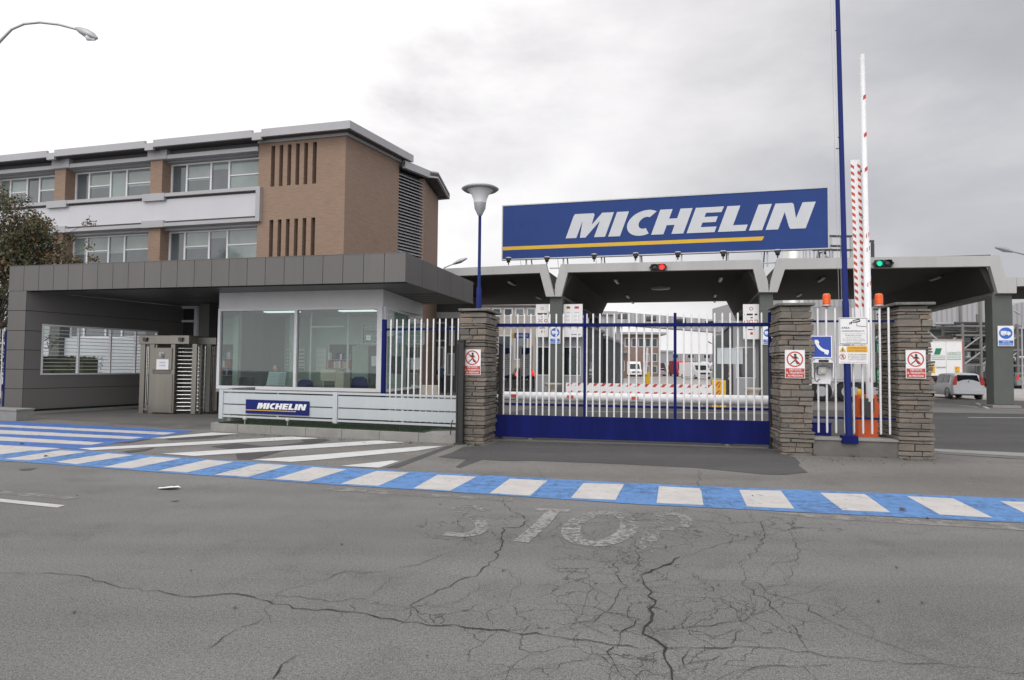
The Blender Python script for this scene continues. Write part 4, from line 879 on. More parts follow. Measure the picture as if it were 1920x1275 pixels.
def head(mt, hm, facing=-1, bald=True):
    """head mesh centred at origin, face towards local -y"""
    m = M(); prof = []
    n = 18; rows = 13; vs = []; fs = []
    for i in range(rows+1):
        th = PI*i/rows
        for j in range(n):
            a = 2*PI*j/n; x = math.sin(th)*math.cos(a); y = math.sin(th)*math.sin(a); z = math.cos(th)
            X = x*.076; Y = y*.095; Z = z*.118
            if z < -.1: X *= 1-.28*(-z-.1); Y = Y*(1-.22*(-z-.1)) - (.008 if y < 0 else -.0)
            if y < -.8 and -.32 < z < .12 and abs(x) < .25: Y -= .022*(1-abs(x)*4)*(1 if z < -.05 else .5)
            vs.append((X, Y, Z))
    for i in range(rows):
        for j in range(n): fs.append((i*n+j, (i+1)*n+j, (i+1)*n+(j+1) % n, i*n+(j+1) % n))
    m.add(vs, fs, mt, True)
    for s_ in (-1, 1):
        m.lathe((s_*.078, .005, -.005), [(0, -.012), (.022, -.006), (.026, .004), (0, .008)], mt, 10, 'x')
        m.lathe((s_*.03, -.083, .012), [(0, -.007), (.009, -.004), (.011, .003)], mt, 8, 'y'); m.lathe((s_*.03, -.0885, .012), [(0, -.003), (.0045, .0)], blk, 8, 'y')
        m.tube([(s_*.016, -.088, .034), (s_*.032, -.088, .038), (s_*.046, -.080, .032)], .004, hair, 5)
    m.tube([(-.024, -.084, -.052), (0, -.090, -.050), (.024, -.084, -.052)], .004, redm, 6)
    return m
def hairm(full):
    m = M(); vs = []; fs = []; n = 18; rows = 7
    for i in range(rows+1):
        th = PI*.62*i/rows
        for j in range(n):
            a = 2*PI*j/n; x = math.sin(th)*math.cos(a); y = math.sin(th)*math.sin(a); z = math.cos(th)
            k = 1.07 if (full or z < .45) else .97
            yy = y*.095*k; zz = z*.118*k+.004
            if y < -.25 and z < .55: k = .9; yy = y*.095*k
            vs.append((x*.076*k, yy, zz))
    for i in range(rows):
        for j in range(n): fs.append((i*n+j, (i+1)*n+j, (i+1)*n+(j+1) % n, i*n+(j+1) % n))
    m.add(vs, fs, hair, True); return m
# seated guard
a = bx(517, 700, 1.15)
gt = bthing('person', 'seated guard in a dark jacket reading an open newspaper in the booth', 'person', a[0], 1.15, 0)
hx, hz2 = S(BL, BYW, 516.5, 688, 1.1)[0]-a[0], S(BL, BYW, 516.5, 688, 1.1)[1]
hz2 = max(1.25, min(1.5, hz2)); sh = hz2-.25
J = [(0, .12, sh-.42, (.17, .13)), (0, .10, sh-.2, (.17, .12)), (0, .06, sh-.03, (.15, .10)), (0, .04, sh+.06, .055), (0, .01, sh+.13, .05),
     (-.2, .05, sh-.03, .065), (-.27, -.08, sh-.28, .05), (-.13, -.33, sh-.34, .036), (.2, .05, sh-.03, .065), (.27, -.08, sh-.28, .05), (.14, -.33, sh-.34, .036),
     (-.1, .0, sh-.50, .085), (-.13, -.40, sh-.50, .07), (-.13, -.42, .10, .045), (-.13, -.52, .06, .04), (.1, .0, sh-.50, .085), (.13, -.40, sh-.50, .07), (.13, -.42, .10, .045), (.13, -.52, .06, .04)]
E_ = [(0, 1), (1, 2), (2, 3), (3, 4), (2, 5), (5, 6), (6, 7), (2, 8), (8, 9), (9, 10), (0, 11), (11, 12), (12, 13), (13, 14), (0, 15), (15, 16), (16, 17), (17, 18)]
def gp_(c):
    if c.z > sh+.075: return 0
    if c.y < -.30 and abs(c.x) < .2 and c.z > sh-.45 and c.z < sh-.25: return 0
    if abs(c.x) < .035 and c.y < 0.02 and c.z > sh-.25 and c.z < sh+.08: return 3
    return 1 if c.z > sh-.42 else 2
skinned('body', J, E_, gt, gp_, [skin, jacket, trous, shirtw])
o = head(skin, hair).build('head', gt); o.location = (hx, -.02, hz2); o.rotation_euler = (.25, 0, -.35)
o2 = hairm(False).build('hair', gt); o2.location = (hx, -.02, hz2); o2.rotation_euler = (.25, 0, -.35)
m = M(); hand(m, (-.13, -.35, sh-.34), (.15, -1, .1), (0, 0, 1), 1, skin, 1); hand(m, (.14, -.35, sh-.34), (-.15, -1, .1), (0, 0, 1), -1, skin, 1); m.build('hands', gt)
ny = 1.15-.50
q0 = bx(503, 697, ny); q1 = bx(535, 724, ny); c0 = (q0[0]+q1[0])/2; nw = (q1[0]-q0[0])/2; nh = q0[1]-q1[1]
m = M()
for s_ in (-1, 1):
    m.add([(0, 0, -nh/2), (s_*nw*1.05, -.07, -nh/2+.01), (s_*nw, .04, nh/2), (0, .10, nh/2)], [(0, 1, 2, 3)], mat('newsprint', (.50, .58, .62), .8, var=.15, scale=40))
    for k in range(9): m.add([(s_*.02, -.004+.1*k/9+.003-.01, -nh/2+.02+nh*.1*k), (s_*nw*.94, -.078+.11*k/9+.003, -nh/2+.03+nh*.1*k), (s_*nw*.94, -.072+.11*k/9+.003, -nh/2+.045+nh*.1*k), (s_*.02, .002+.1*k/9-.007, -nh/2+.032+nh*.1*k)], [(0, 1, 2, 3)], galv)
m.build('newspaper', None, bw(c0, ny, (q0[1]+q1[1])/2), BYW, 0, 'open newspaper held by the seated guard', 'newspaper')
chair(519, -.25, 'dark office chair under the seated guard', cardark, 1, 1.35)
# standing man seen from behind, under the left canopy
mp_ = G(827, 737); t = thing('person', 'man in a dark blue shirt seen from behind through the white pickets', 'person', mp_, -.1)
Hh = 1.78
J = [(0, 0, .95, (.15, .11)), (0, 0, 1.15, (.14, .10)), (0, .02, 1.38, (.16, .10)), (0, 0, 1.49, .055), (0, -.01, 1.56, .05),
     (-.19, 0, 1.40, .06), (-.25, .03, 1.12, .046), (-.24, -.03, .86, .032), (.19, 0, 1.40, .06), (.26, .03, 1.12, .046), (.25, -.04, .86, .032),
     (-.09, 0, .86, .095), (-.11, -.01, .48, .068), (-.12, .03, .09, .045), (-.13, -.08, .04, .04), (.09, 0, .86, .095), (.10, .02, .48, .068), (.11, .06, .09, .045), (.12, -.05, .04, .04)]
skinned('body', J, E_, t, lambda c: 0 if (c.z > 1.5 or (abs(c.x) > .17 and c.z < 1.1 and c.z > .8)) else (1 if c.z > .93 else 2), [skin, shirt, trous])
o = head(skin, hair).build('head', t); o.location = (0, .0, 1.665); o.rotation_euler = (0, 0, PI)
o = hairm(True).build('hair', t); o.location = (0, .0, 1.665); o.rotation_euler = (0, 0, PI)
m = M(); hand(m, (-.24, -.03, .86), (0, -.05, -1), (1, 0, 0), 1, skin, .5); hand(m, (.25, -.04, .86), (0, -.05, -1), (-1, 0, 0), -1, skin, .5); m.build('hands', t)
# ------------------------------------------------------------------ turf kerb, white slat fence
FL = Vector((-7.8, 17.0, 0)); FY = -.325
def fs_(px, py, t_=0): return S(FL, FY, px, py, t_)
K0 = G(385, 808); K1 = G(862, 833); ky = math.atan2(K1.y-K0.y, K1.x-K0.x); kl = (K1-K0).length
m = M(); s_ = .25
m.prism([(.25, 0), (kl, 0), (kl, .14), (.3, .14), (.18, .25), (.16, 1.2), (.0, 1.2), (.0, .3), (.06, .1)], .0, .19, conc, 'z')
o = m.build('kerb', None, K0, ky, .02, 'pale concrete kerb edging the turf strip in front of the booth', 'kerb')
m = M()
for k in range(1, 7): m.box(kl*k/7-.004, kl*k/7+.004, -.002, .1, .01, .192, joint)
o = m.build('kerb_joints', None, K0, ky); o.parent = None; o['kind'] = 'structure'
m = M(); m.prism([(.18, .24), (.3, .13), (kl-.9, .13), (kl-.9, .5), (kl-.2, 1.0), (.16, 1.25)], .01, .20, turfm, 'z'); rr_ = random.Random(5)
for i in range(9000):
    x = rr_.uniform(.2, kl-1); y = rr_.uniform(.15, 1.0); h = rr_.uniform(.015, .045); a = rr_.uniform(0, 6.3); dx_, dy_ = math.cos(a)*.006, math.sin(a)*.006
    m.add([(x-dx_, y-dy_, .2), (x+dx_, y+dy_, .2), (x+rr_.uniform(-.015, .015), y+rr_.uniform(-.015, .015), .2+h)], [(0, 1, 2)], turfm)
m.build('turf', None, K0, ky, kind='stuff')
m = M(); m.prism([(kl-.88, .145), (kl, .145), (kl, 1.3), (kl-.1, 1.3), (kl-.88, .8)], .01, .195, conc, 'z'); m.build('kerb_corner', None, K0, ky, kind='structure')
sf = thing('slat_fence', 'low white horizontal slat fence in front of the booth above the turf', 'fence', FL, FY)
fa = fs_(412, 755)[0]; fmid = fs_(629.5, 760)[0]; fb = fs_(858, 770)[0]
zT = fs_(520, 733)[1]; zB = fs_(520, 786)[1]; hh = zT-zB
def rail(z0, z1, y0, y1, x0_=fa, x1_=fb): return M().box(x0_, x1_, y0, y1, z0, z1, slatw)
for z0, z1 in ((zT-.05, zT), (zB, zB+.05)): rail(z0, z1, -.02, .02).build('rail', sf, bevel=.004)
zm = zB+.05+(hh-.1)*.47
for (u0, u1) in ((fa+.09, fmid-.07), (fmid+.07, fb)):
    for z0, z1 in ((zm+.016, zT-.085), (zB+.085, zm-.016)): M().box(u0, u1, -.008, .008, z0, z1, slatw).build('panel', sf, bevel=.003)
for x, zb_ in ((fa, .19), (fmid-.07, .19)): M().box(x, x+.13, -.035, .035, zb_, zT+.004, slatw).build('post', sf, bevel=.006)
for x in (520, 755): q = fs_(x, 760)[0]; M().box(q-.02, q+.02, .009, .03, zB+.05, zT-.05, slatw).build('stay', sf)
cm_ = M(); cm_.box(fa-.02, fa+.12, .3, 1.2, 0, zT+.03, conc); cm_.build('concrete_post', None, FL, FY, .01, 'short concrete pier at the left end of the booth plinth', 'pier')
# picket fence above
q0 = fs_(720, 660, .12)[0]
pf = thing('picket_fence', 'white pickets with a blue post and rail between the booth and the left stone pillar', 'fence', FL, FY)
zt = fs_(790, 598, .12)[1]; rod = None
for x in (732, 743, 754.5, 766, 777, 789, 800.5, 812, 823.5, 835, 847, 858.7):
    s_ = fs_(x, 680, .12)[0]
    if rod is None: m = M(); m.tube([(0, 0, .3), (0, 0, zt-.02), (0, 0, zt)], [.019, .019, .012], rodw, 10); rod = m.build('picket', pf); rod.location = (s_, .12, 0)
    else: o = rod.copy(); COL.objects.link(o); o.location = (s_, .12, 0)
M().box(q0-.05, q0+.05, .08, .16, .5, zt-.0, blue).build('post', pf, bevel=.005)
z = fs_(790, 617, .12)[1]; M().box(q0+.05, fb+.3, .142, .17, z-.025, z+.025, blue).build('rail', pf); M().box(q0+.05, fb+.3, .142, .17, .8, .85, blue).build('rail', pf)
# concrete sill behind the slats
m = M(); m.box(fa+.15, fb+.1, .5, .7, 0, .32, concd); m.build('plinth_wall', None, FL, FY, .005, 'low dark concrete plinth behind the white slat fence', 'wall')
# garden spot lamps on the turf
for (x, y), lb in (((459, 790), 'round garden spotlight on the turf under the left end of the blue sign'), ((539, 793), 'round garden spotlight on the turf under the middle of the blue sign')):
    p = G(x, y+5, .2); t = thing('spotlight', lb, 'spotlight', p, FY, 'garden spotlights on the turf')
    m = M(); m.tube([(0, 0, 0), (0, 0, .09)], .012, galv, 8); m.build('stem', t); m = M(); m.lathe((0, 0, .09), [(0, 0), (.04, .015), (.05, .05), (.04, .08), (0, .095)], potw, 16); m.build('head', t)
p = G(846, 832); m = M(); m.tube([(0, 0, 0), (-.02, 0, .2), (-.0, 0, .42), (.03, 0, .5)], .012, black, 8); m.build('bent_pipe', None, p, FY, 0, 'thin bent black pipe standing against the kerb beside the left pillar', 'pipe')
# ------------------------------------------------------------------ lettering in a heavy italic
def ell(cx, cy, rx, ry, a0, a1, n): return [(cx+rx*math.cos(a0+(a1-a0)*i/n), cy+ry*math.sin(a0+(a1-a0)*i/n)) for i in range(n+1)]
LET = {
 'M': ([[(0, 0), (0, .90), (.03, 1), (.84, 1), (.90, .93), (.93, .52), (1.20, 1), (1.70, 1), (1.70, 0), (1.23, 0), (1.23, .66), (.86, 0), (.62, 0), (.47, .70), (.47, 0)]], 1.70),
 'I': ([[(0, 0), (0, 1), (.50, 1), (.50, 0)]], .50),
 'C': ([ell(.68, .5, .68, .52, 1.02, 2*PI-1.02, 26)+ell(.72, .5, .25, .24, 2*PI-1.1, 1.1, 18)], 1.03),
 'H': ([[(0, 0), (0, 1), (.50, 1), (.50, .62), (.82, .62), (.82, 1), (1.30, 1), (1.30, 0), (.82, 0), (.82, .36), (.50, .36), (.50, 0)]], 1.30),
 'E': ([[(0, 0), (0, 1), (1.10, 1), (1.08, .78), (.48, .78), (.48, .62), (1.0, .62), (1.0, .40), (.48, .40), (.48, .22), (1.10, .22), (1.10, 0)]], 1.10),
 'L': ([[(0, 0), (0, 1), (.50, 1), (.50, .24), (1.06, .24), (1.06, 0)]], 1.06),
 'N': ([[(0, 0), (0, 1), (.62, 1), (.70, .94), (.98, .40), (1.0, 1), (1.48, 1), (1.48, 0), (.92, 0), (.84, .08), (.47, .66), (.47, 0)]], 1.48)}
def wordmark(m, x, z, h, w, y, mt, slant=.33):
    word = 'MICHELIN'; gap = .13; tot = sum(LET[c][1] for c in word)+gap*7; k = (w-h*slant)/tot; cx = x
    for c in word:
        for poly in LET[c][0]: m.prism([(cx+u*k+slant*v*h, z+v*h) for u, v in poly], y, y+.004, mt)
        cx += (LET[c][1]+gap)*k
a = fs_(461, 748, -.04); b = fs_(579, 779, -.04); a2_ = fs_(461, 748.5, -.04); w = b[0]-a[0]
zt_, zb_ = fs_(579, 752.5, -.04)[1], fs_(579, 779.5, -.04)[1]; h = zt_-zb_
cc = FL+Vector((math.cos(FY), math.sin(FY), 0))*a[0]
t = thing('brand_sign', 'small dark blue sign with white italic lettering and yellow line on the slat fence', 'sign', (cc.x+.04*math.sin(FY)*1, cc.y-.04*math.cos(FY), zb_), FY)
m = M(); m.box(0, w, 0, .012, 0, h, navy); m.build('board', t)
m = M(); wordmark(m, w*.185, h*.36, h*.42, w*.78, -.006, paper); m.build('lettering', t)
m = M(); m.box(w*.0, w*.80, -.004, 0, h*.22, h*.28, signyel); m.build('stripe', t)
# ------------------------------------------------------------------ full height turnstile
TL = G(264, 775); TY = -.25
t = thing('turnstile', 'stainless steel full height turnstile between the grey wall and the glass booth', 'turnstile', TL, TY)
def ts(px, py, t_=0): return S(TL, TY, px, py, t_)
def tb(px0, px1, py0, py1, y0, y1, mt, m):
    a = ts(px0, py0, y0); b = ts(px1, py1, y0); return m.box(a[0], b[0], y0, y1, max(b[1], 0), a[1], mt)
m = M(); tb(259.5, 354, 629, 645, -.05, .9, steel, m); m.build('header', t, bevel=.008)
m = M(); tb(354.5, 405, 633, 646, .35, 1.1, steeld, m); m.build('side_header', t, bevel=.008)
for x in (273, 339.5): m = M(); a = ts(x, 637, -.06); m.prism([(a[0]-.09, a[1]+.07), (a[0]+.09, a[1]+.07), (a[0]+.06, a[1]-.06), (a[0]-.06, a[1]-.06)], -.10, -.052, cardark); m.build('sensor', t, bevel=.01)
m = M(); tb(264, 268, 645, 775, 0, .06, steel, m); tb(281.5, 285.5, 645, 775, 0, .06, steel, m); tb(268, 281.5, 766, 769, .0, .06, steel, m); tb(321, 324.5, 645, 775, -.0, .06, steel, m); tb(361, 365.5, 645, 776, -.0, .06, steel, m)
tb(388, 392, 646, 772, .35, .41, steeld, m); tb(402, 406, 646, 770, .5, .56, steeld, m); m.build('frame', t)
m = M(); tb(286, 321, 652, 693.5, -.03, .1, steel, m); m.build('reader_panel', t, bevel=.005)
m = M(); tb(285.7, 320.9, 701, 774, -.02, .1, steel, m); tb(288, 318, 704, 771, -.024, -.021, steel, m); tb(286, 321, 693.5, 701, .0, .08, steeld, m); m.build('lower_panel', t, bevel=.004)
m = M(); tb(298, 308, 660, 668, -.045, -.03, galv, m); tb(302, 306, 663, 671, -.06, -.046, steeld, m); m.build('card_reader', t)
m = M(); tb(293.5, 315.5, 673.5, 693, -.037, -.031, paper, m); q = ts(304.5, 684, -.04)
for i, tx in enumerate(('LAVORI IN', 'CORSO')): m.text(tx, q[0], q[1]+.05-i*.1, -.039, .05, tblue, .24, .004)
m.build('notice', t)
for i in range(4):
    m = M(); a = ts(270+i*3.1, 650, .05); m.tube([(a[0], .05, .1), (a[0], .05, a[1])], .014, chrome, 8); m.build('cage_bar', t)
# rotor arms
ra = ts(326, 700, .1); rb = ts(350, 700, .1)
m = M(); xc = rb[0]+.25; m.tube([(xc, .45, .02), (xc, .45, 2.25)], .06, steeld, 14); m.build('rotor_column', t)
for k in range(17):
    z = .12+k*.125
    if z > 2.3: break
    m = M(); m.tube([(xc, .45, z), (ra[0]+.0, .12, z)], .021, chrome, 8)
    if k % 2: m.tube([(xc, .45, z+.035), (ra[0]+.1, .75, z+.035)], .021, chrome, 8)
    m.build('rotor_arm', t)
for k in range(12):
    z = .2+k*.17; m = M(); a = ts(369, 700, .3); b = ts(386, 700, .3); m.tube([(a[0], .45, z), (b[0], .40, z)], .014, steel, 6); m.build('side_bar', t)
for x in (371.5, 377, 384): a = ts(x, 700, .45); m = M(); m.tube([(a[0], .45, .1), (a[0], .45, 2.2)], .016, chrome, 8); m.build('upright_bar', t)
for x in (394, 397, 400.5, 404.5): a = ts(x, 700, .6); m = M(); m.tube([(a[0], .6, .1), (a[0], .6, 2.2)], .015, chrome, 8); m.build('upright_bar', t)
# ------------------------------------------------------------------ brick office building
OB = Vector((-7.72, 29.0, 0)); OY = -.2635; OS = -.44
def os_(px, py, t_=0): return S(OB, OY, px, py, t_)
ob = thing('brick_building', 'three storey brick office building with white bands and overhanging grey roof', 'building', OB, OY)
zE = os_(641, 256)[1]           # wall top
XL = -46.0; xe = os_(484, 350)[0]
T1, B1 = os_(400, 300)[1], os_(400, 361)[1]     # upper windows
def zz(px, py, t_=0): return os_(px, py, t_)[1]
w1t, w1b = zz(484, 286.5), zz(484, 353); bt, bb = zz(480, 352), zz(480, 416.5); w2t, w2b = zz(478, 421), zz(478, 421)-(w1t-w1b)
# brick tower (solid end block)
sd = Vector((math.sin(-(OS-OY)), math.cos(OS-OY)))
def sp_(k, o=0): return (sd.x*k+o*sd.y, sd.y*k-o*sd.x)
def side_k(px):
    n_ = Vector((math.cos(OS), math.sin(OS), 0)); d = ray(px, 400); k = OB.dot(n_)/d.dot(n_); return ((O_+d*k)-OB).dot(Vector((-math.sin(OS), math.cos(OS), 0)))
k1 = side_k(747); k2 = side_k(792); k3 = side_k(818)
def side_z(px, py):
    n_ = Vector((math.cos(OS), math.sin(OS), 0)); d = ray(px, py); k = OB.dot(n_)/d.dot(n_); return (O_+d*k).z
# front brick pieces with slots
slots = [(x0, x1) for x0, x1 in ((508.3, 515.5), (523.8, 530.7), (539, 546), (554.5, 561.5), (570, 577), (586, 593.5))]
rows = [(zz(550, 270), zz(550, 347)), (zz(550, 410), zz(550, 410)-(zz(550, 270)-zz(550, 347)))]
wl_ = M(); TH = .35
sx = [(os_(a, 300)[0], os_(b, 300)[0]) for a, b in slots]
zc_ = [0, rows[1][1], rows[1][0], rows[0][1], rows[0][0], zE]
for i in range(5):
    z0, z1 = zc_[i], zc_[i+1]
    if i in (1, 3):
        xs_ = [xe]+[v for p_ in sx for v in p_]+[0.0]
        for a, b in zip(xs_[::2], xs_[1::2]): wl_.box(a, b, 0, TH, z0, z1, brick)
    else: wl_.box(xe, 0, 0, TH, z0, z1, brick)
wl_.box(xe, -.3, TH, TH+.05, 0, zE, dark)
a, b, c, d = sp_(0), sp_(k1), sp_(k2), sp_(k3)
def sidebox(ka, kb, z0, z1, th, mt, m, o=0):
    p = [sp_(ka, o), sp_(kb, o), sp_(kb, o-th), sp_(ka, o-th)]
    m.add([(x, y, z0) for x, y in p]+[(x, y, z1) for x, y in p], [(0, 1, 5, 4), (1, 2, 6, 5), (2, 3, 7, 6), (3, 0, 4, 7), (4, 5, 6, 7)], mt)
sidebox(.0, k1, 0, zE, .3, brick, wl_); zL = side_z(770, 321)
def w2l(x, y): v = Vector((x, y, 0))-OB; return (v.x*math.cos(OY)+v.y*math.sin(OY), -v.x*math.sin(OY)+v.y*math.cos(OY))
Q1 = sp_(k1); Q2 = w2l(-4.86, 34.5); Q3 = w2l(-4.56, 38.5); Q3b = w2l(-20, 44)
ZR = 11.8
def vq(a, b, z0, z1, mt, m, o=0, th=.15):
    a = Vector((a[0], a[1])); b = Vector((b[0], b[1])); d = (b-a).normalized(); n = Vector((d.y, -d.x)); p = [a+n*o, b+n*o, b+n*(o-th), a+n*(o-th)]
    m.add([(q.x, q.y, z0) for q in p]+[(q.x, q.y, z1) for q in p], [(0, 1, 5, 4), (1, 2, 6, 5), (2, 3, 7, 6), (3, 0, 4, 7), (4, 5, 6, 7), (3, 2, 1, 0)], mt)
vq(Q2, Q3, 0, ZR, brick, wl_, 0, .3); vq(Q3, Q3b, 0, ZR, brick, wl_, 0, .3)
wl_.build('wall', ob)
lv = M(); vq(Q1, Q2, 0, ZR, dark, lv, -.25, .1); nl = 40
dv = (Vector(Q2)-Vector(Q1)).normalized(); nv = Vector((dv.y, -dv.x)); qa = Vector(Q1)+dv*.04; qb = Vector(Q2)-dv*.04
for i in range(nl):
    z = 5.0+(ZR-5.1)*i/nl; a, b, c, d = qa-nv*.03, qb-nv*.03, qb-nv*.2, qa-nv*.2
    lv.add([(a.x, a.y, z), (b.x, b.y, z), (c.x, c.y, z+.14), (d.x, d.y, z+.14)], [(0, 1, 2, 3)], eave)
    lv.add([(a.x, a.y, z), (b.x, b.y, z), (b.x, b.y, z+.035), (a.x, a.y, z+.035)], [(0, 1, 2, 3)], eave)
lv.build('louvre', ob)
# bays of windows, going left
bayW = os_(476, 400)[0]-os_(303, 400)[0]   # one bay incl. pier
piers = [(285, 312), (104, 130)]
pr_x = []
bx0 = xe
def wp_(px, t_=.45): return os_(px, 350, t_)[0]
right = xe; rcx = xe
for bi in range(5):
    # pier left of bay bi
    if bi == 0: pl_, prr = os_(281, 360)[0], os_(303, 360)[0]
    elif bi == 1: pl_, prr = os_(101, 380)[0], os_(121, 380)[0]
    else: pl_ = P_prev-bayW; prr = pl_+ (os_(121, 380)[0]-os_(101, 380)[0])
    P_prev = pl_
    m = M(); m.box(pl_, prr, .0, 1.0, 5.0, zE, brick); m.box(pl_+.02, prr-.02, .02, 1.0, 0, 5.0, colm); m.build('pier', ob)
    L_, R__ = prr, right
    for (zb_, zt_) in ((w1b, w1t), (w2b, w2t), (2.9, 4.9)):
        f = M(); yb_ = .62; ww = R__-L_
        fr_ = [0, .17, .43, .62, 1.0] if True else 0
        f.box(L_, R__, yb_-.05, yb_+.05, zt_-.08, zt_, bwin); f.box(L_, R__, yb_-.05, yb_+.05, zb_, zb_+.08, bwin)
        for k in fr_: xx = L_+ww*k-(.0 if k == 0 else (.08 if k == 1 else .04)); f.box(xx, xx+.10, yb_-.052, yb_+.052, zb_+.08, zt_-.08, bwin)
        midz = zb_+(zt_-zb_)*.52
        for a_, b_ in ((.17, .43), (.62, 1.0)): f.box(L_+ww*a_+.05, L_+ww*b_-.08, yb_-.04, yb_+.04, midz, midz+.06, bwin)
        win = f.build('window', ob)
        g_ = M(); rr2 = random.Random(bi*7+int(zb_))
        for i in range(4):
            xa, xb = L_+ww*fr_[i]+.05, L_+ww*fr_[i+1]-.05; bl = rr2.choice((.25, .5, .55, 1.0, 0)) if i != 1 else .52
            zz_ = zt_-(zt_-zb_)*bl
            if bl > 0: g_.add([(xa, yb_, zz_), (xb, yb_, zz_), (xb, yb_, zt_-.08), (xa, yb_, zt_-.08)], [(0, 1, 2, 3)], pane_b)
            if bl < 1: g_.add([(xa, yb_, zb_+.08), (xb, yb_, zb_+.08), (xb, yb_, zz_), (xa, yb_, zz_)], [(0, 1, 2, 3)], pane_d)
        g_.build('pane', win)
    m = M(); m.box(L_-.01, R__, .7, .9, 0, zE, dark)
    m.box(L_, R__, .3, .69, w2t+.02, w1b-.02, bandw); m.box(L_, R__, .3, .69, 4.92, w2b-.02, bandw); m.box(L_, R__, .3, .69, .4, 2.88, slatw); m.build('infill_wall', ob)
    # white band between floors, sills and lips
    cxp = (pl_+prr)/2
    m = M(); m.box(cxp, rcx, -.05, .3, bb+.29, bt-.27, bandw); m.box(cxp, rcx-.15, -.03, .28, bb+.1, bt-.1, dark); m.build('white_band', ob)
    m = M()
    for zq, s__ in ((bt-.26, 1), (bb, -1)):
        m.box(cxp, rcx+(.25 if bi == 0 else .0), -.2, .3, zq+(.09 if s__ > 0 else 0), zq+(.26 if s__ > 0 else .17), eave)
    m.box(pl_-.25, prr+.35, -.215, .0, bt-.34, bt+.02, eave); m.box(pl_-.25, prr+.35, -.215, .0, bb-.02, bb+.32, eave)
    if bi == 0: m.box(R__+.02, R__+.25, -.199, .2, bb+.17, bt-.17, eave)
    m.build('band_trim', ob)
    m = M(); m.box(cxp, rcx, -.10, .35, zE-.34, zE-.14, eave); m.box(cxp, rcx, .12, .34, zE-.14, zE+.22, eaved); m.box(pl_-.1, prr+.35, -.13, .34, zE-.32, zE+.22, eave); m.box(cxp, R__, .3, .69, w1t+.02, zE-.35, eave); m.build('lintel', ob)
    right = pl_; rcx = cxp
# roof: eave fascia with notches
OV = .6
zr0, zr1 = os_(653, 240.5, -OV)[1], os_(653, 225.5, -OV)[1]
m = M(); m.prism([(xe, -.12), (.14, -.12), (.14+sp_(k1)[0], sp_(k1)[1]), (sp_(k1)[0]-.6, sp_(k1)[1]), (-.4, .4), (xe, .4)], zE+.001, zE+.16, eave, 'z')
m.build('cornice', ob)
m = M(); kx = os_(656, 235, -OV)[0]
so_ = lambda k, o: sp_(k, o)
k1b = side_k(758)
roofp = [(XL, -OV+.13), (kx-.13, -OV+.13), so_(k1b, kx-.13), so_(k1b, -.3), w2l(-12, 36), (-20, 20), (XL, 20)]
m.prism(roofp, zr0+.02, zr0+.25, eaved, 'z'); m.build('roof', ob)
cuts = [os_(x, 270, -OV)[0] for x in (280, 96)]; cuts = [os_(482, 250, -OV)[0]]+cuts
b_ = cuts[1]-cuts[2]; cuts += [cuts[-1]-b_*(i+1) for i in range(3)]
xr_ = kx; m = M()
for i, c_ in enumerate(cuts):
    m.box(c_+.22, xr_, -OV, -OV+.12, zr0 if i == 0 else zr0+.02, zr1, eave)
    m.box(c_-.28, c_+.22, -OV-.0, -OV+.12, zr0-.12, zr1-.14, eave); xr_ = c_-.28
    m.box(c_-.1, c_+.2, -OV+.12, .0, zE+.2, zr0-.0, eaved)
p = [sp_(0, kx), so_(k1b, kx)]
m.add([(kx, -OV+.001, zr0), (p[1][0], p[1][1], zr0), (p[1][0], p[1][1], zr1), (kx, -OV+.001, zr1), (kx-.12, -OV+.001, zr0), (p[1][0]-.12, p[1][1], zr0), (p[1][0]-.12, p[1][1], zr1), (kx-.12, -OV+.001, zr1)], [(0, 1, 2, 3), (7, 6, 5, 4), (0, 4, 5, 1), (1, 5, 6, 2), (2, 6, 7, 3), (3, 7, 4, 0)], eave)
m.build('eave_fascia', ob)
m = M(); vq(Q1, Q2, ZR, ZR+.38, eave, m, .42, .2); R1 = w2l(-4.62, 34.2); R2 = w2l(-4.1, 34.45); R3 = w2l(-3.9, 38.8); R4 = w2l(-20, 44.5)
vq(R1, R2, ZR+.02, ZR+.37, eave, m, 0, .12); vq(R2, R3, ZR+.02, ZR+.37, eave, m, 0, .12); vq(R3, R4, ZR+.02, ZR+.37, eave, m, 0, .12)
m.prism([R1, R2, R3, R4, w2l(-20, 38)], ZR+.1, ZR+.3, eaved, 'z'); m.prism([Q1, (Q1[0]+nv.x*.4, Q1[1]+nv.y*.4), (Q2[0]+nv.x*.4, Q2[1]+nv.y*.4), Q2, w2l(-12, 36)], ZR+.12, ZR+.34, eaved, 'z')
m.build('stepped_eave', ob)
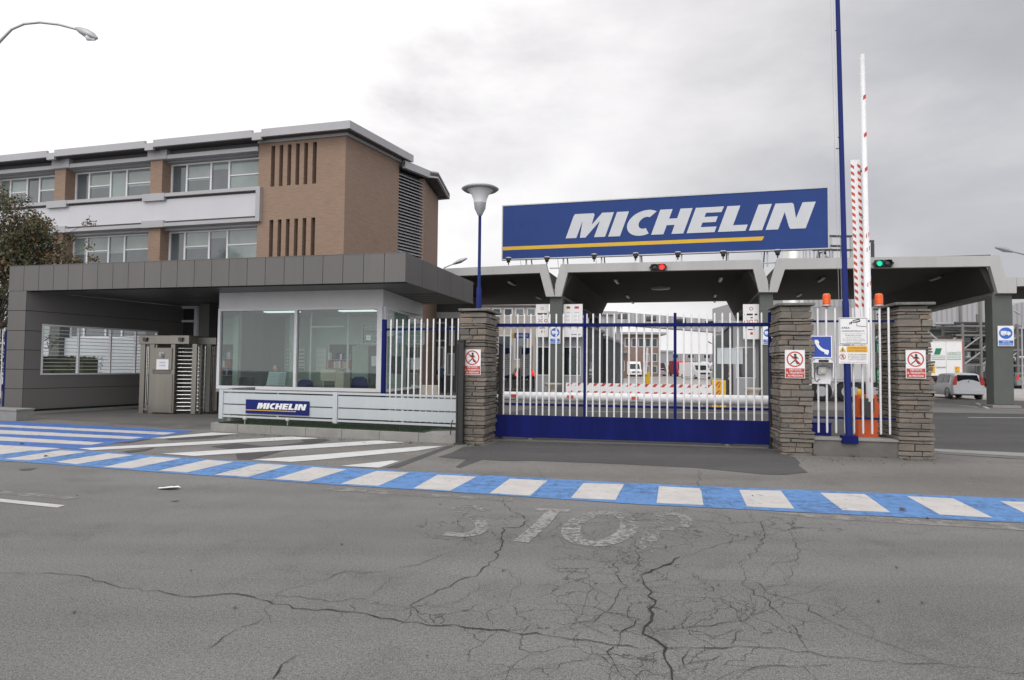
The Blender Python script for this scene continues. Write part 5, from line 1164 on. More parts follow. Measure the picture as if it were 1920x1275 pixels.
# ------------------------------------------------------------------ blue fence, hedge, tree at the left
p = G(0, 762); t = thing('edge_fence', 'blue post and white pickets at the left edge of the picture', 'fence', (p.x-.3, p.y, 0), -.25)
q = S(t.location, -.25, 8, 700); m = M(); m.box(q[0]-.05, q[0]+.05, 0, .1, 0, 2.75, blue); m.build('post', t, bevel=.005)
for k in range(6): m = M(); x = q[0]-.2-k*.16; m.tube([(x, .05, .3), (x, .05, 2.8)], .02, rodw, 8); m.build('picket', t)
for z in (2.5, .7): M().box(q[0]-1.4, q[0]-.05, .08, .11, z-.03, z+.03, blue).build('rail', t)
p = G(30, 790); m = M(); m.box(-3, .0, 0, .5, 0, .28, conc); m.box(-3, .02, -.02, .52, .28, .33, conc); m.build('kerb_wall', None, p, -.25, .01, 'low pale concrete wall at the left edge below the blue fence', 'wall')
def leaves(m, pts, n, r, size, mt, rnd):
    for _ in range(n):
        c = rnd.choice(pts); d = Vector((rnd.gauss(0, 1), rnd.gauss(0, 1), rnd.gauss(0, .8))); d.normalize(); p = Vector(c)+d*(r*rnd.random()**.5)
        a = Vector((rnd.uniform(-1, 1), rnd.uniform(-1, 1), rnd.uniform(-1, 1))).normalized(); b = a.cross(Vector((rnd.uniform(-1, 1), rnd.uniform(-1, 1), rnd.uniform(-1, 1)))).normalized(); s = size*rnd.uniform(.6, 1.3)
        mm = rnd.choice(mt); m.add([p-a*s, p+b*s*.45, p+a*s, p-b*s*.45], [(0, 1, 2, 3)], mm)
lfm = [mat('leaf_dark', (.055, .07, .035), .7, var=.3), mat('leaf_green', (.08, .09, .045), .7, var=.3), mat('leaf_olive', (.11, .10, .05), .7, var=.3), mat('leaf_brown', (.12, .075, .035), .7, var=.3), mat('leaf_rust', (.16, .08, .03), .7, var=.3)]
bark = mat('bark', (.07, .055, .045), .9, bump=.6, bscale=30)
TP = Vector((-20.6, 25.5, 0)); rt = random.Random(11)
tree = thing('tree', 'leafy tree turning brown between the grey canopy and the brick building', 'tree', TP, 0)
tr = M(); tips = []
def limb(p, d, L, r, depth):
    p = Vector(p); pts = [p.copy()]; rs = [r]
    n = 5
    for i in range(n):
        d = (d+Vector((rt.uniform(-.18, .18), rt.uniform(-.18, .18), rt.uniform(-.05, .16)))).normalized(); p = p+d*L/n; pts.append(p.copy()); rs.append(r*(1-.6*(i+1)/n))
    tr.tube(pts, rs, bark, 8 if depth < 2 else 5)
    if depth >= 3: tips.extend([pts[-1], pts[-2], pts[-3]]); return
    for i in range(5 if depth == 0 else 4):
        a = rt.uniform(0, 2*PI); e = rt.uniform(.5, 1.0); nd = (d+Vector((math.cos(a), math.sin(a), rt.uniform(-.1, .4)))*e).normalized(); k = rt.randint(2, n)
        limb(pts[k], nd, L*rt.uniform(.5, .72), rs[k]*.7, depth+1)
limb((0, 0, 0), Vector((0, 0, 1)), 4.3, .24, 0)
tips = [q for q in tips if q.z > 1.8]
low = [Vector((rt.gauss(-.6, 1.1), rt.gauss(0, .9), rt.uniform(1.2, 5.2))) for _ in range(70)]; tips += low; side_ = [Vector((rt.uniform(.3, 2.6), rt.gauss(0, .7), rt.uniform(4.2, 6.6))) for _ in range(26)]; tips += side_; sprig = [Vector((rt.uniform(.6, 3.6), rt.gauss(0, .6), rt.uniform(4.4, 7.4))) for _ in range(34)]
for q in sprig: tr.tube([(q.x*.55, q.y*.5, q.z*.88), q], [.018, .005], bark, 4)
for q in low[::4]+side_[::3]: tr.tube([(0, 0, max(.8, q.z*.6)), (q.x*.5, q.y*.5, q.z*.85), q], [.04, .02, .008], bark, 5)
tr.build('trunk', tree); cr_ = M(); leaves(cr_, tips, 25000, .48, .07, [lfm[0]]*3+[lfm[1]]*3+[lfm[2]]*2+[lfm[3]]*2+[lfm[4]], rt); leaves(cr_, sprig, 1500, .26, .075, lfm[1:], rt); cr_.build('crown', tree)
print('TREE', min(q.x for q in tips), max(q.x for q in tips), max(q.z for q in tips))
# hedge seen through the barred window
hp = G(78, 712)
hp = Vector((-22.2, 28.2, 0)); m = M(); hr = random.Random(4); m.box(.1, 4.1, .1, .8, 0, 1.75, lfm[0])
pts_ = [(hr.uniform(0, 4.2), hr.choice((0.05, .9)) if hr.random() < .6 else hr.uniform(0, .9), hr.uniform(.1, 1.8)) for _ in range(1500)]+[(hr.uniform(0, 4.2), hr.uniform(0, .9), 1.8) for _ in range(700)]
leaves(m, pts_, 7000, .1, .045, lfm[:2], hr); m.build('hedge', None, hp, -.26, label='clipped dark green hedge seen through the barred window of the grey wall', cat='hedge')
# ------------------------------------------------------------------ street lamp top left
Yl = 20.0
def at(px, py, Y): d = ray(px, py); return O_+d*(Y/d.y)
b0 = at(-40, 150, Yl); 
t = thing('street_lamp', 'curved arm street lamp reaching in at the top left corner', 'street lamp', (b0.x, b0.y, 0), 0)
m = M(); arm = [at(x, y, Yl)-Vector((b0.x, b0.y, 0)) for x, y in ((-40, 150), (-25, 108), (0, 77), (22, 55), (45, 45), (75, 42), (110, 46), (148, 56))]
m.tube([Vector((0, 0, 0)), Vector((0, 0, 5)), Vector((0, 0, arm[0].z-.5))]+arm, [.09, .075, .06]+[.045]*3+[.035]*5, galv, 10); m.build('pole', t)
m = M(); a = at(143, 53, Yl)-t.location; b = at(182, 72, Yl)-t.location; d_ = (b-a); 
rg = []; 
m.tube([a, a+d_*.2, a+d_*.5, a+d_*.8, b], [.05, .10, .135, .12, .04], galv, 16); m.build('lamp_housing', t)
m = M(); m.tube([a+d_*.4+Vector((0, 0, -.07)), a+d_*.6+Vector((0, 0, -.10)), a+d_*.92+Vector((0, 0, -.07))], [.03, .11, .03], lampgl, 14); m.build('lamp_glass', t)
# ------------------------------------------------------------------ yard gate canopy
KL = Vector((2.03, 34.4, 0)); KY = -.262
def ks(px, py, t_=0): return S(KL, KY, px, py, t_)
kc = thing('yard_canopy', 'wide white edged concrete canopy on grey columns spanning the yard lanes', 'canopy', KL, KY)
def kz(px, py): return ks(px, py)[1]
xa, xb, xc = (ks(1030, 700)[0], ks(1054, 700)[0]), (ks(1425, 650)[0], ks(1450, 650)[0]), (ks(1861, 650)[0], ks(1899, 650)[0])
DK = 16.0
def rel(*pts): return [ks(x, y) for x, y in pts]
# white front frame per bay: outer then inner outline, one prism 0.3 deep
bays = [
 (rel((700, 511), (1026, 496.5), (1036, 535), (1042, 557), (1026, 557), (1014.5, 513), (700, 524)), 'l'),
 (rel((1053.5, 497), (1425, 488.5), (1438, 528), (1440, 549), (1422, 549), (1411, 506), (1066.5, 512), (1054, 557), (1042.5, 557), (1043, 535)), 'm'),
 (rel((1456, 486.5), (1868, 481), (1880.5, 522), (1900, 522), (1900, 551), (1865, 551), (1851, 501), (1470, 506.5), (1456, 549), (1440.5, 549), (1444, 527)), 'r'),
 (rel((1900.5, 522), (2150, 518), (2150, 534), (1900.5, 538)), 'x')]
for poly, tg in bays:
    m = M(); m.prism(poly, -.3, .0, canw, side=canw); m.build('fascia_frame', kc)
zs_ = kz(1240, 509)   # soffit level
m = M()
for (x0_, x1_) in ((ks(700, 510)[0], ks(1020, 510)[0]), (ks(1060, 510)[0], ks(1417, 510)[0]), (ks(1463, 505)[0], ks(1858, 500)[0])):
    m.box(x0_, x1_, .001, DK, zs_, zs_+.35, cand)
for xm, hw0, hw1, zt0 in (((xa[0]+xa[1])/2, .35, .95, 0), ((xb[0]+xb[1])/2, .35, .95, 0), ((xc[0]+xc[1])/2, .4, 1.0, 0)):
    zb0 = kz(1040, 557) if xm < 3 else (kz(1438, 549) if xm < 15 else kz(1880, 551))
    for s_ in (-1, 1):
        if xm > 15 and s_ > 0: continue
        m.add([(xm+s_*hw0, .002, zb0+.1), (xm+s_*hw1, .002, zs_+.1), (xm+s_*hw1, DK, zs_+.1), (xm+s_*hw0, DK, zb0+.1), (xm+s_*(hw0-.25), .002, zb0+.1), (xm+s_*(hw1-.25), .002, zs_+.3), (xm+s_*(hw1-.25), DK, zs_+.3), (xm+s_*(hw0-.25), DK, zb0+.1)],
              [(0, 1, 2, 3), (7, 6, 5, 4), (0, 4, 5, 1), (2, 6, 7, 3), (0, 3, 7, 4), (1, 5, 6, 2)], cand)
m.build('roof_slab', kc)
for xm, zb0 in (((xa[0]+xa[1])/2, kz(1040, 557)), ((xb[0]+xb[1])/2, kz(1438, 549)), ((xc[0]+xc[1])/2, kz(1880, 551))):
    m = M(); m.box(xm-.33, xm+.33, .003, DK, zb0-.05, zb0+.45, beamg); m.build('beam', kc)
for (u0, u1), zb0 in ((xa, kz(1040, 557)), (xb, kz(1438, 549)), (xc, kz(1880, 551))):
    for y in (-.05, DK-1.2):
        m = M(); m.box(u0, u1, y, y+(u1-u0), .12, zb0-.06, colm); m.build('column', kc, bevel=.03)
m = M(); u0, u1 = xc; m.box(u0-.15, u1+.15, -.3, u1-u0+.15, 0, .12, conc); m.build('column_base', kc)
# right hand low beam roof
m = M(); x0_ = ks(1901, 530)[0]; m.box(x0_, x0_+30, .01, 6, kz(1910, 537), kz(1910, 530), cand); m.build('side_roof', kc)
m = M()
for u0, u1 in ((ks(800, 510)[0], ks(1026, 510)[0]), (ks(1054, 510)[0], ks(1425, 510)[0]), (ks(1456, 510)[0], ks(1868, 510)[0])):
    zf0 = kz(1026, 496.5)
m.box(ks(1030, 500)[0], ks(1050, 500)[0], .1, .2, kz(1040, 503), kz(1040, 501), galv); m.box(ks(1428, 490)[0], ks(1455, 490)[0], .1, .2, kz(1440, 493), kz(1440, 491), galv); m.build('roof_pipe', kc)
for (x, y, lx, a_) in ((960, 531, 1.2, 0), (1010, 558, 1.2, 0), (1156.5, 528, 1.2, 0), (1177, 556, 1.2, 0), (1351, 524, 1.2, 0), (1341, 554, 1.2, 0), (1539.5, 524, 1.2, 0), (1498.7, 553, 1.2, 0), (1754, 522, 1.2, 0), (1678, 552, 1.2, 0), (1193, 576, 1.2, 0), (1335, 576, 1.2, 0)):
    p = G(x, y, zs_-.06); 
    v = p-KL; s_ = v.x*math.cos(KY)+v.y*math.sin(KY); tt = -v.x*math.sin(KY)+v.y*math.cos(KY)
    if tt < .3 or tt > DK-1: tt = min(max(tt, .8), DK-1)
    m = M(); m.box(s_-.09, s_+.09, tt-.7, tt+.7, zs_-.10, zs_-.04, galv); m.box(s_-.05, s_+.05, tt-.65, tt+.65, zs_-.13, zs_-.101, lampgl); m.build('lamp_fixture', kc)
p = G(1238.5, 541, zs_-.05); v = p-KL; s_ = v.x*math.cos(KY)+v.y*math.sin(KY); tt = -v.x*math.sin(KY)+v.y*math.cos(KY)
m = M(); m.lathe((s_, tt, zs_-.12), [(0, 0), (.55, .03), (.6, .12)], galv, 24); m.build('ceiling_disc', kc)
# ------------------------------------------------------------------ big sign board
T_ = 1.2
a = ks(942.5, 483, T_); b = ks(1552.5, 468, T_); zb_, zt_ = (a[1]+b[1])/2, (ks(943.5, 382.5, T_)[1]+ks(1551.5, 357.5, T_)[1])/2
tr_ = Vector((math.cos(KY), math.sin(KY), 0)); nr_ = Vector((-math.sin(KY), math.cos(KY), 0)); base = KL+tr_*a[0]+nr_*T_; w = b[0]-a[0]; h = zt_-zb_
t = thing('rooftop_sign', 'long blue billboard with white italic lettering and yellow line above the yard canopy', 'sign', (base.x, base.y, zb_), KY)
m = M(); m.box(0, w, 0, .2, 0, h, signblue); m.build('board', t)
m = M(); e = .06; m.box(-e, w+e, -.03, .22, h, h+e, galv); m.box(-e, w+e, -.03, .22, -e, 0, galv); m.box(-e, 0, -.03, .22, 0, h, galv); m.box(w, w+e, -.03, .22, 0, h, galv); m.build('frame', t)
def bq(px, py): q = ks(px, py, T_); return (q[0]-a[0], q[1]-zb_)
m = M(); l0 = bq(1060.7, 444); l1 = bq(1530, 431); zb1 = bq(1300, 438)[1]; hl = bq(1250, 392.8)[1]-bq(1250, 439.2)[1]
wordmark(m, l0[0], (l0[1]+bq(1500, 432)[1])/2, hl, bq(1529.5, 386)[0]-l0[0], -.02, signlet, .36); m.build('lettering', t)
m = M(); y0_ = (bq(945, 463)[1]+bq(1430, 450.5)[1])/2; x1_ = bq(1429, 450)[0]; m.prism([(.0, y0_-.1), (x1_, y0_-.1), (x1_+.1, y0_+.1), (0, y0_+.1)], -.006, -.001, signyel); m.build('stripe', t)
zroof = kz(1240, 490)-zb_
for px in (985, 1055, 1127, 1200, 1278, 1366, 1440, 1545):
    q = bq(px, 475); m = M(); m.box(q[0]-.04, q[0]+.04, .201, .28, zroof-.2, h*.95, galv); m.bar((q[0]+.0, .28, h*.6), (q[0]+.0, 2.2, zroof-.2), .06, .06, galv)
    m.bar((q[0]-.3, .1, -.1), (q[0]-.22, .1, zroof-.2), .03, .03, galv); m.build('strut', t)
for i, (px, py) in enumerate(((953.5, 489), (1025.5, 488), (1114, 483), (1192, 481), (1271, 479.5), (1356, 478), (1458, 476))):
    q = ks(px, py, -.1); c = KL+tr_*q[0]+nr_*(-.1); nth = ('leftmost floodlight under the billboard, left of the first canopy column', 'second floodlight from the left, above the first canopy notch', 'third floodlight from the left under the billboard', 'fourth floodlight from the left, just left of the red traffic light', 'fifth floodlight from the left, just right of the red traffic light', 'sixth floodlight from the left under the end of the yellow line', 'rightmost floodlight, right of the second canopy notch')[i]
    f = thing('floodlight', nth, 'floodlight', (c.x, c.y, kz(px, py+8)), KY, 'floodlights under the rooftop billboard')
    m = M(); m.tube([(0, 0, 0), (0, 0, .16)], .035, black, 8); m.tube([(0, 0, .14), (0, -.05, .24)], .10, cardark, 12); m.build('bracket', f)
    m = M(); m.tube([(0, -.02, .20), (0, .0, .36)], [.10, .17], dark, 14); m.lathe((0, 0, .355), [(.17, 0), (.14, .05), (0, .06)], lampgl, 14); m.build('lamp_head', f)
# traffic lights on the fascia
def tlight(px, py, lit, order, lab):
    q = ks(px, py, -.5); c = KL+tr_*q[0]-nr_*.5; f = thing('traffic_light', lab, 'traffic light', (c.x, c.y, q[1]), KY, 'traffic lights on the canopy edge')
    m = M(); m.box(-.36, .36, 0, .19, -.17, .17, black); 
    for s_ in (-1, 1): m.prism([(s_*.36, .12), (s_*.46, 0), (s_*.36, -.12)], .05, .12, black)
    m.build('housing', f, bevel=.02)
    for s_ in (-1, 1):
        on = (s_ == order); m = M(); m.lathe((s_*.18, -.005, 0), [(.0, -.02), (.08, -.015), (.13, .0)], lit if on else cardark, 18, 'y'); m.build('lens', f)
        m = M(); m.lathe((s_*.18, -.14, 0), [(.155, .0), (.15, .14)], black, 18, 'y'); m.build('hood', f)
tlight(1234, 501, ledr, 1, 'traffic light lit red on the middle bay of the canopy'); tlight(1657, 493.5, ledg, -1, 'traffic light lit green on the right bay of the canopy')
# ------------------------------------------------------------------ truck lane signs
def truck_sign(px0, py0, px1, py1, t_, lab):
    w, h, c = flat(px0, py0, px1, py1, t_, KL, KY)
    m = M(); m.box(-w/2, w/2, 0, .02, 0, h, paper); m.box(-w/2+.03, w/2-.03, -.002, 0, .03, h*.28, tblue); m.disc(0, h*.64, -.004, 0, w*.42, tblue)
    y = -.007; X = lambda pts: m.add([(u*w*.42, y, h*.64+v*w*.42) for u, v in pts], [list(range(len(pts)))], paper)
    X([(-.75, -.15), (.12, -.15), (.12, .38), (-.75, .38)]); X([(.18, -.2), (.62, -.2), (.78, -.05), (.70, .1), (.5, .28), (.18, .28)]); X([(-.75, -.28), (.7, -.28), (.7, -.2), (-.75, -.2)])
    for u in (-.5, -.25, .4): m.lathe((u*w*.42, y-.002, h*.64-.3*w*.42), [(0, -.001), (w*.05, 0)], paper, 10, 'y')
    for i, tx in enumerate(('VEICOLI', 'PASSO D\'UOMO')): m.text(tx, 0, h*(.18-.11*i), -.005, h*.07, paper, w*(.5, .84)[i], .01)
    m.build('truck_sign', None, c, KY, 0, lab, 'sign', 'blue truck lane signs on the canopy columns')
truck_sign(1031, 612, 1050.5, 644, -.12, 'blue round truck sign on the left canopy column behind the gate')
truck_sign(1430, 612, 1450, 646, -.12, 'blue round truck sign on the middle canopy column beside the stone pillar')
truck_sign(1870.5, 611, 1901.5, 649, -.12, 'blue round truck sign on the rightmost canopy column')
# ------------------------------------------------------------------ kiosks
def kiosk(px0, px1, t_, dep, hgt, lab, wins):
    a = ks(px0, 700, t_)[0]; b = ks(px1, 700, t_)[0]; c = KL+tr_*a+nr_*t_; w = b-a
    k = thing('gate_kiosk', lab, 'kiosk', (c.x, c.y, 0), KY, 'kiosks on the canopy islands')
    m = M(); m.box(0, w, 0, .06, .0, 1.15, corr); m.box(0, w, .0, .06, 2.75, hgt, corr)
    m.box(0, .12, 0, .06, 1.15, 2.75, corr); m.box(w-.12, w, 0, .06, 1.15, 2.75, corr); m.box(w*.42, w*.58, 0, .06, 1.15, 2.75, corr)
    for x in (0, w-.06): m.box(x, x+.06, .06, dep, 0, hgt, kioskrib)
    m.box(.06, w-.06, dep-.06, dep, 0, hgt, kioskrib); m.build('wall', k)
    m = M(); m.box(-.12, w+.12, -.12, dep+.12, hgt, hgt+.18, galv); m.build('roof', k)
    for u0, u1 in ((.12, w*.42), (w*.58, w-.12)):
        m = M(); 
        for x0_, x1_, z0_, z1_ in ((u0, u1, 1.15, 1.2), (u0, u1, 2.7, 2.75), (u0, u0+.05, 1.2, 2.7), (u1-.05, u1, 1.2, 2.7)): m.box(x0_, x1_, -.02, .04, z0_, z1_, bwin)
        f = m.build('window', k); m = M(); m.add([(u0+.05, .02, 1.2), (u1-.05, .02, 1.2), (u1-.05, .02, 2.7), (u0+.05, .02, 2.7)], [(0, 1, 2, 3)], pane_k); m.build('pane', f)
    for x in (-.003, w+.003):
        m = M(); m.box(x-.01, x+.01, dep*.25, dep*.42, 1.0, 2.7, pane_k); m.build('side_window', k)
    return k
kiosk(1003, 1093, .9, 9, 3.9, 'grey ribbed kiosk behind the left canopy column', 2)
kiosk(1375, 1476, .9, 9, 3.9, 'grey ribbed kiosk behind the middle canopy column', 2)
def lane_board(px0, py0, px1, py1, kind, lab):
    w, h, c = flat(px0, py0, px1, py1, .3, KL, KY); m = M(); m.box(-w/2, w/2, 0, .04, 0, h, paper)
    if kind == 0:
        m.disc(0, h*.87, -.004, 0, w*.12, redm, 16, w*.08); m.box(-w*.4, w*.38, -.004, 0, h*.68, h*.73, blk); m.box(-w*.05, w*.1, -.004, 0, h*.60, h*.63, blk)
        for x in (-.3, 0, .3): m.disc(x*w, h*.5, -.004, 0, w*.13, redm, 16, w*.085)
        m.box(-w*.3, w*.3, -.004, 0, h*.36, h*.40, blk); m.box(-w*.2, w*.25, -.004, 0, h*.26, h*.29, dark); m.box(-w*.06, w*.2, -.004, 0, h*.13, h*.2, redm)
    else:
        m.box(-w*.30, -w*.12, -.004, 0, h*.90, h*.93, blk); m.box(-w*.30, -w*.12, -.004, 0, h*.87, h*.90, redm); m.box(-w*.30, -w*.12, -.004, 0, h*.85, h*.87, signyel); m.box(w*.1, w*.32, -.004, 0, h*.86, h*.93, redm)
        for i in range(5):
            for x in (-.21, .21): m.box(x*w-w*.12, x*w+w*.12, -.004, 0, h*(.74-.115*i), h*(.755-.115*i), galv)
        m.text('Benvenuti', w*.15, h*.06, -.005, h*.05, navy, w*.5, .01)
    for x in (-w*.45, w*.45): m.lathe((x, -.002, h*.02), [(.02, 0), (0, -.01)], galv, 8, 'y')
    m.build('lane_board', None, c, KY, 0, lab, 'sign', 'white notice boards on the kiosks')
lane_board(1005, 570.5, 1028, 632, 0, 'white notice board with red symbols left of the left canopy column')
lane_board(1055, 570.5, 1092, 632, 1, 'white notice board with small flags right of the left canopy column')
lane_board(1393, 570.5, 1424, 636, 0, 'white notice board with red symbols left of the middle canopy column')
lane_board(1452, 572, 1492, 640, 1, 'white notice board right of the middle canopy column, half hidden by the stone pillar')
# glazed shed behind left kiosk
p = at(1136, 720, 44); t = thing('glazed_shed', 'ribbed and glazed grey shed behind the left kiosk', 'shed', (p.x, p.y, 0), 1.31)
m = M(); w = 13; m.box(0, w, 0, 3, 0, 3.6, gdark); m.box(-.1, w+.1, -.15, 3.1, 3.6, 3.8, galv)
for i in range(17): m.box(i*.8-.03, i*.8+.06, -.06, -.001, 0, 3.6, galv)
m.build('wall', t)
# drinking bowl stand
p = G(1037, 748); p = at(1037, 745, p.y-2); m = M(); m.lathe((0, 0, 0), [(.30, 0), (.28, .06), (.16, .14), (.13, .5), (.15, .62), (.42, .78), (.46, .86), (.40, .86), (.2, .80), (0, .78)], potw, 24); m.build('stone_basin', None, (p.x, p.y, 0), label='pale stone basin on a pedestal before the left canopy column', cat='basin')
p = G(1412, 757); m = M(); m.lathe((0, 0, 0), [(.30, 0), (.32, .15), (.2, .3), (.3, .6), (.42, .72), (.36, .75), (0, .7)], potw, 20); m.build('stone_basin', None, (p.x, p.y, 0), label='pale stone basin at the foot of the right kiosk', cat='basin')
# island kerbs
for (u0, u1, lab) in ((ks(985, 740)[0], ks(1115, 740)[0], 'concrete island kerb under the left kiosk'), (ks(1360, 740)[0], ks(1490, 740)[0], 'concrete island kerb under the right kiosk')):
    m = M(); m.box(u0, u1, -3.2, 12, 0, .12, concd); m.build('island_kerb', None, KL, KY, .03, lab, 'kerb')
# ------------------------------------------------------------------ vehicles
def wheel(par, x, y, z, r, wd, nm='wheel'):
    m = M(); m.lathe((x-wd/2, y, z), [(r*.6, 0), (r*.93, 0), (r, wd*.2), (r, wd*.8), (r*.93, wd), (r*.6, wd)], rubber, 22, 'x'); wl2 = m.build(nm, par)
    m = M(); m.lathe((x-wd/2-.004 if x < 0 else x+wd/2+.004, y, z), [(0, 0), (r*.25, 0), (r*.6, 0)], galv, 14, 'x'); m.build('rim', wl2)
def section_body(m, secs, mt, n):
    """secs: list of rings (same n) of points"""
    vs = [p for s in secs for p in s]; fs = []
    for i in range(len(secs)-1):
        for j in range(n-1): fs.append((i*n+j, i*n+j+1, (i+1)*n+j+1, (i+1)*n+j))
    m.add(vs, fs, mt, True)
def hatch(loc, yaw, lab, body_m, L=3.9, Wd=1.68, Hh=1.52, lights=tail, kind='parked_car', tall=1.0):
    """car seen mostly from behind; rear at local y=0, front at y=L"""
    t = thing(kind, lab, 'car', loc, yaw)
    # stations along y: (y, z_bottom, half width at belt, z belt, half width roof, z roof)
    st_ = [(0.0, .38, .78, .92, .0, .94), (.05, .30, .82, .95, .60, 1.05), (.22, .24, .84, .95, .62, 1.40), (.50, .22, .84, .94, .62, 1.50), (1.2, .22, .84, .93, .63, Hh), (2.0, .22, .84, .92, .62, 1.50), (2.45, .22, .84, .91, .60, 1.36), (2.95, .24, .83, .90, .58, 1.0), (3.3, .26, .81, .84, .6, .88), (3.65, .30, .76, .74, .55, .77), (3.88, .40, .62, .60, .45, .62)]
    secs = []; k = Wd/1.68
    for (y, zb, wb, zbelt, wr, zr) in st_:
        y *= L/3.9; zr = max(zr, zbelt+.02)
        hp_ = [(wb*.90, zb), (wb, zb+.14), (wb*1.0, (zb+zbelt)/2), (wb*.975, zbelt-.02), (wr+(wb-wr)*.18 if wr else wb*.8, zr-.06 if zr > 1.1 else zbelt+.01), (wr*.86 if wr else .5, zr-.01), (wr*.4, zr+.01)]
        ring = [(-u*k, y, z) for u, z in hp_]+[(0, y, zr+.015)]+[(u*k, y, z) for u, z in hp_[::-1]]
        secs.append(ring)
    m = M(); section_body(m, secs, body_m, 15); m.add(secs[0], [list(range(15))], body_m); m.add(secs[-1], [list(range(15))[::-1]], body_m)
    m.add([s[0] for s in secs]+[s[-1] for s in secs], [(i, i+1, len(secs)+i+1, len(secs)+i) for i in range(len(secs)-1)], dark); m.build('body', t)
    m = M(); m.box(-.80*k, .80*k, -.06, .14, .30, .58, body_m); o = m.build('rear_bumper', t, bevel=.05)
    m = M(); m.add([(-.56*k, .045, 1.03), (.56*k, .045, 1.03), (.50*k, .185, 1.40), (-.50*k, .185, 1.40)], [(0, 1, 2, 3)], cargl); m.build('rear_window', t)
    for s_ in (-1, 1):
        m = M(); X = lambda w_: s_*w_*k
        for y0, y1, a, b in ((.55, 1.25, .98, 1.42), (1.30, 2.10, .97, 1.44), (2.15, 2.62, .96, 1.30)):
            yy0, yy1 = y0*L/3.9, y1*L/3.9; top = (b-.02 if y0 > 2.1 else b)
            m.add([(X(.838), yy0, a), (X(.838), yy1 if y0 < 2.1 else yy1+.25, a), (X(.70), yy1-.02, top-.12 if y0 > 2.1 else top-.02), (X(.68), yy0+.03, top)], [(0, 1, 2, 3)], cargl)
        m.build('side_window', t)
        m = M(); m.prism([(X(.60), .84), (X(.79), .82), (X(.80), .98), (X(.66), 1.34), (X(.58), 1.36), (X(.60), 1.0)], -.012, .10, lights); m.build('tail_light', t)
        m = M(); m.box(X(.86), X(1.0), 2.5*L/3.9, 2.58*L/3.9, .92, 1.06, body_m); m.build('mirror', t, bevel=.02)
        wheel(t, X(.74), .66*L/3.9, .30, .30, .20); wheel(t, X(.74), 3.15*L/3.9, .30, .30, .20)
        m = M(); m.lathe((X(.845), .66*L/3.9, .32), [(.30, 0), (.36, 0)], dark, 20, 'x'); m.lathe((X(.845), 3.15*L/3.9, .32), [(.30, 0), (.36, 0)], dark, 20, 'x'); m.build('wheel_arch', t)
    m = M(); m.box(-.26, .26, -.068, -.061, .50, .60, paper); m.build('number_plate', t)
    m = M(); m.tube([(-.03, .0, .97), (.05, .02, 1.12)], .012, dark, 6); m.build('wiper', t)
    return t
cp_ = G(1805, 749)
hatch((cp_.x+.15, cp_.y-.3, 0), -.22, 'silver hatchback with lit red tail lights stopped right of the rightmost pillar', carsil)
c2 = G(1829, 716); hatch(at(1838, 715, 66)*Vector((1, 1, 0)), -1.35, 'black people carrier behind the silver hatchback', cardark, 4.3, 1.75, 1.7)
hatch(at(1912, 715, 63)*Vector((1, 1, 0)), -.3, 'dark parked car at the right edge beyond the canopy column', cardark)
hatch(at(1925, 714, 60)*Vector((1, 1, 0)), -.3, 'grey parked car cut by the right edge of the picture', mat('car_grey', (.2, .21, .22), .3, .2))
hatch(at(984, 716, 54)*Vector((1, 1, 0)), .1, 'dark car with lit brake lights behind the banners', cardark, lights=ledr)
# white box trailer behind the pickets with green cab
def tquad(name, lab, cat, pxs, Y, **k): pass
TY0 = 33.0
pa = at(1497, 715, TY0); yw = -.16
t = thing('lorry', 'long white lorry trailer with a pale green cab parked behind the telephone fence', 'lorry', (pa.x, pa.y, 0), yw)
def q_(px, py, t_=0): return S(t.location, yw, px, py, t_)
xl, xr_ = q_(1494, 640)[0], q_(1641, 640)[0]; zt_ = q_(1560, 575)[1]; zb_ = q_(1560, 712)[1]
m = M(); m.box(xl, xr_, 0, 2.5, zb_, zt_, trailer); m.box(xl, xr_, -.02, 2.52, zb_-.12, zb_, galv); m.build('trailer', t, bevel=.03)
xg0, xg1 = q_(1640, 670, .1)[0], q_(1668, 670, .1)[0]
m = M(); m.prism([(xg0+.1, .7), (xg1, .7), (xg1+.02, 1.7), (xg1-.25, 2.7), (xg1-.5, 3.1), (xg0+.1, 3.2)], .05, 2.4, greent); m.build('cab', t, bevel=.06)
m = M(); m.prism([(xg1-.9, 1.75), (xg1-.05, 1.75), (xg1-.28, 2.55), (xg1-.9, 2.55)], .04, .049, cargl); m.box(xg1-.35, xg1-.2, -.2, .0, 1.8, 2.4, cardark); m.build('cab_window', t)
for x in (xl+1.5, xl+2.8, xr_+.7, xg1-.6): wheel(t, 0, 0, 0, .01, .01) if False else None
for x in (xl+1.2, xl+2.4, xr_-1.0, xg1-.75):
    m = M(); m.lathe((x, .05, .52), [(.2, 0), (.5, 0), (.52, .05), (.52, .28), (.2, .3)], rubber, 20, 'y'); w3 = m.build('wheel', t); m = M(); m.lathe((x, .045, .52), [(0, 0), (.26, 0)], galv, 14, 'y'); m.build('rim', w3)
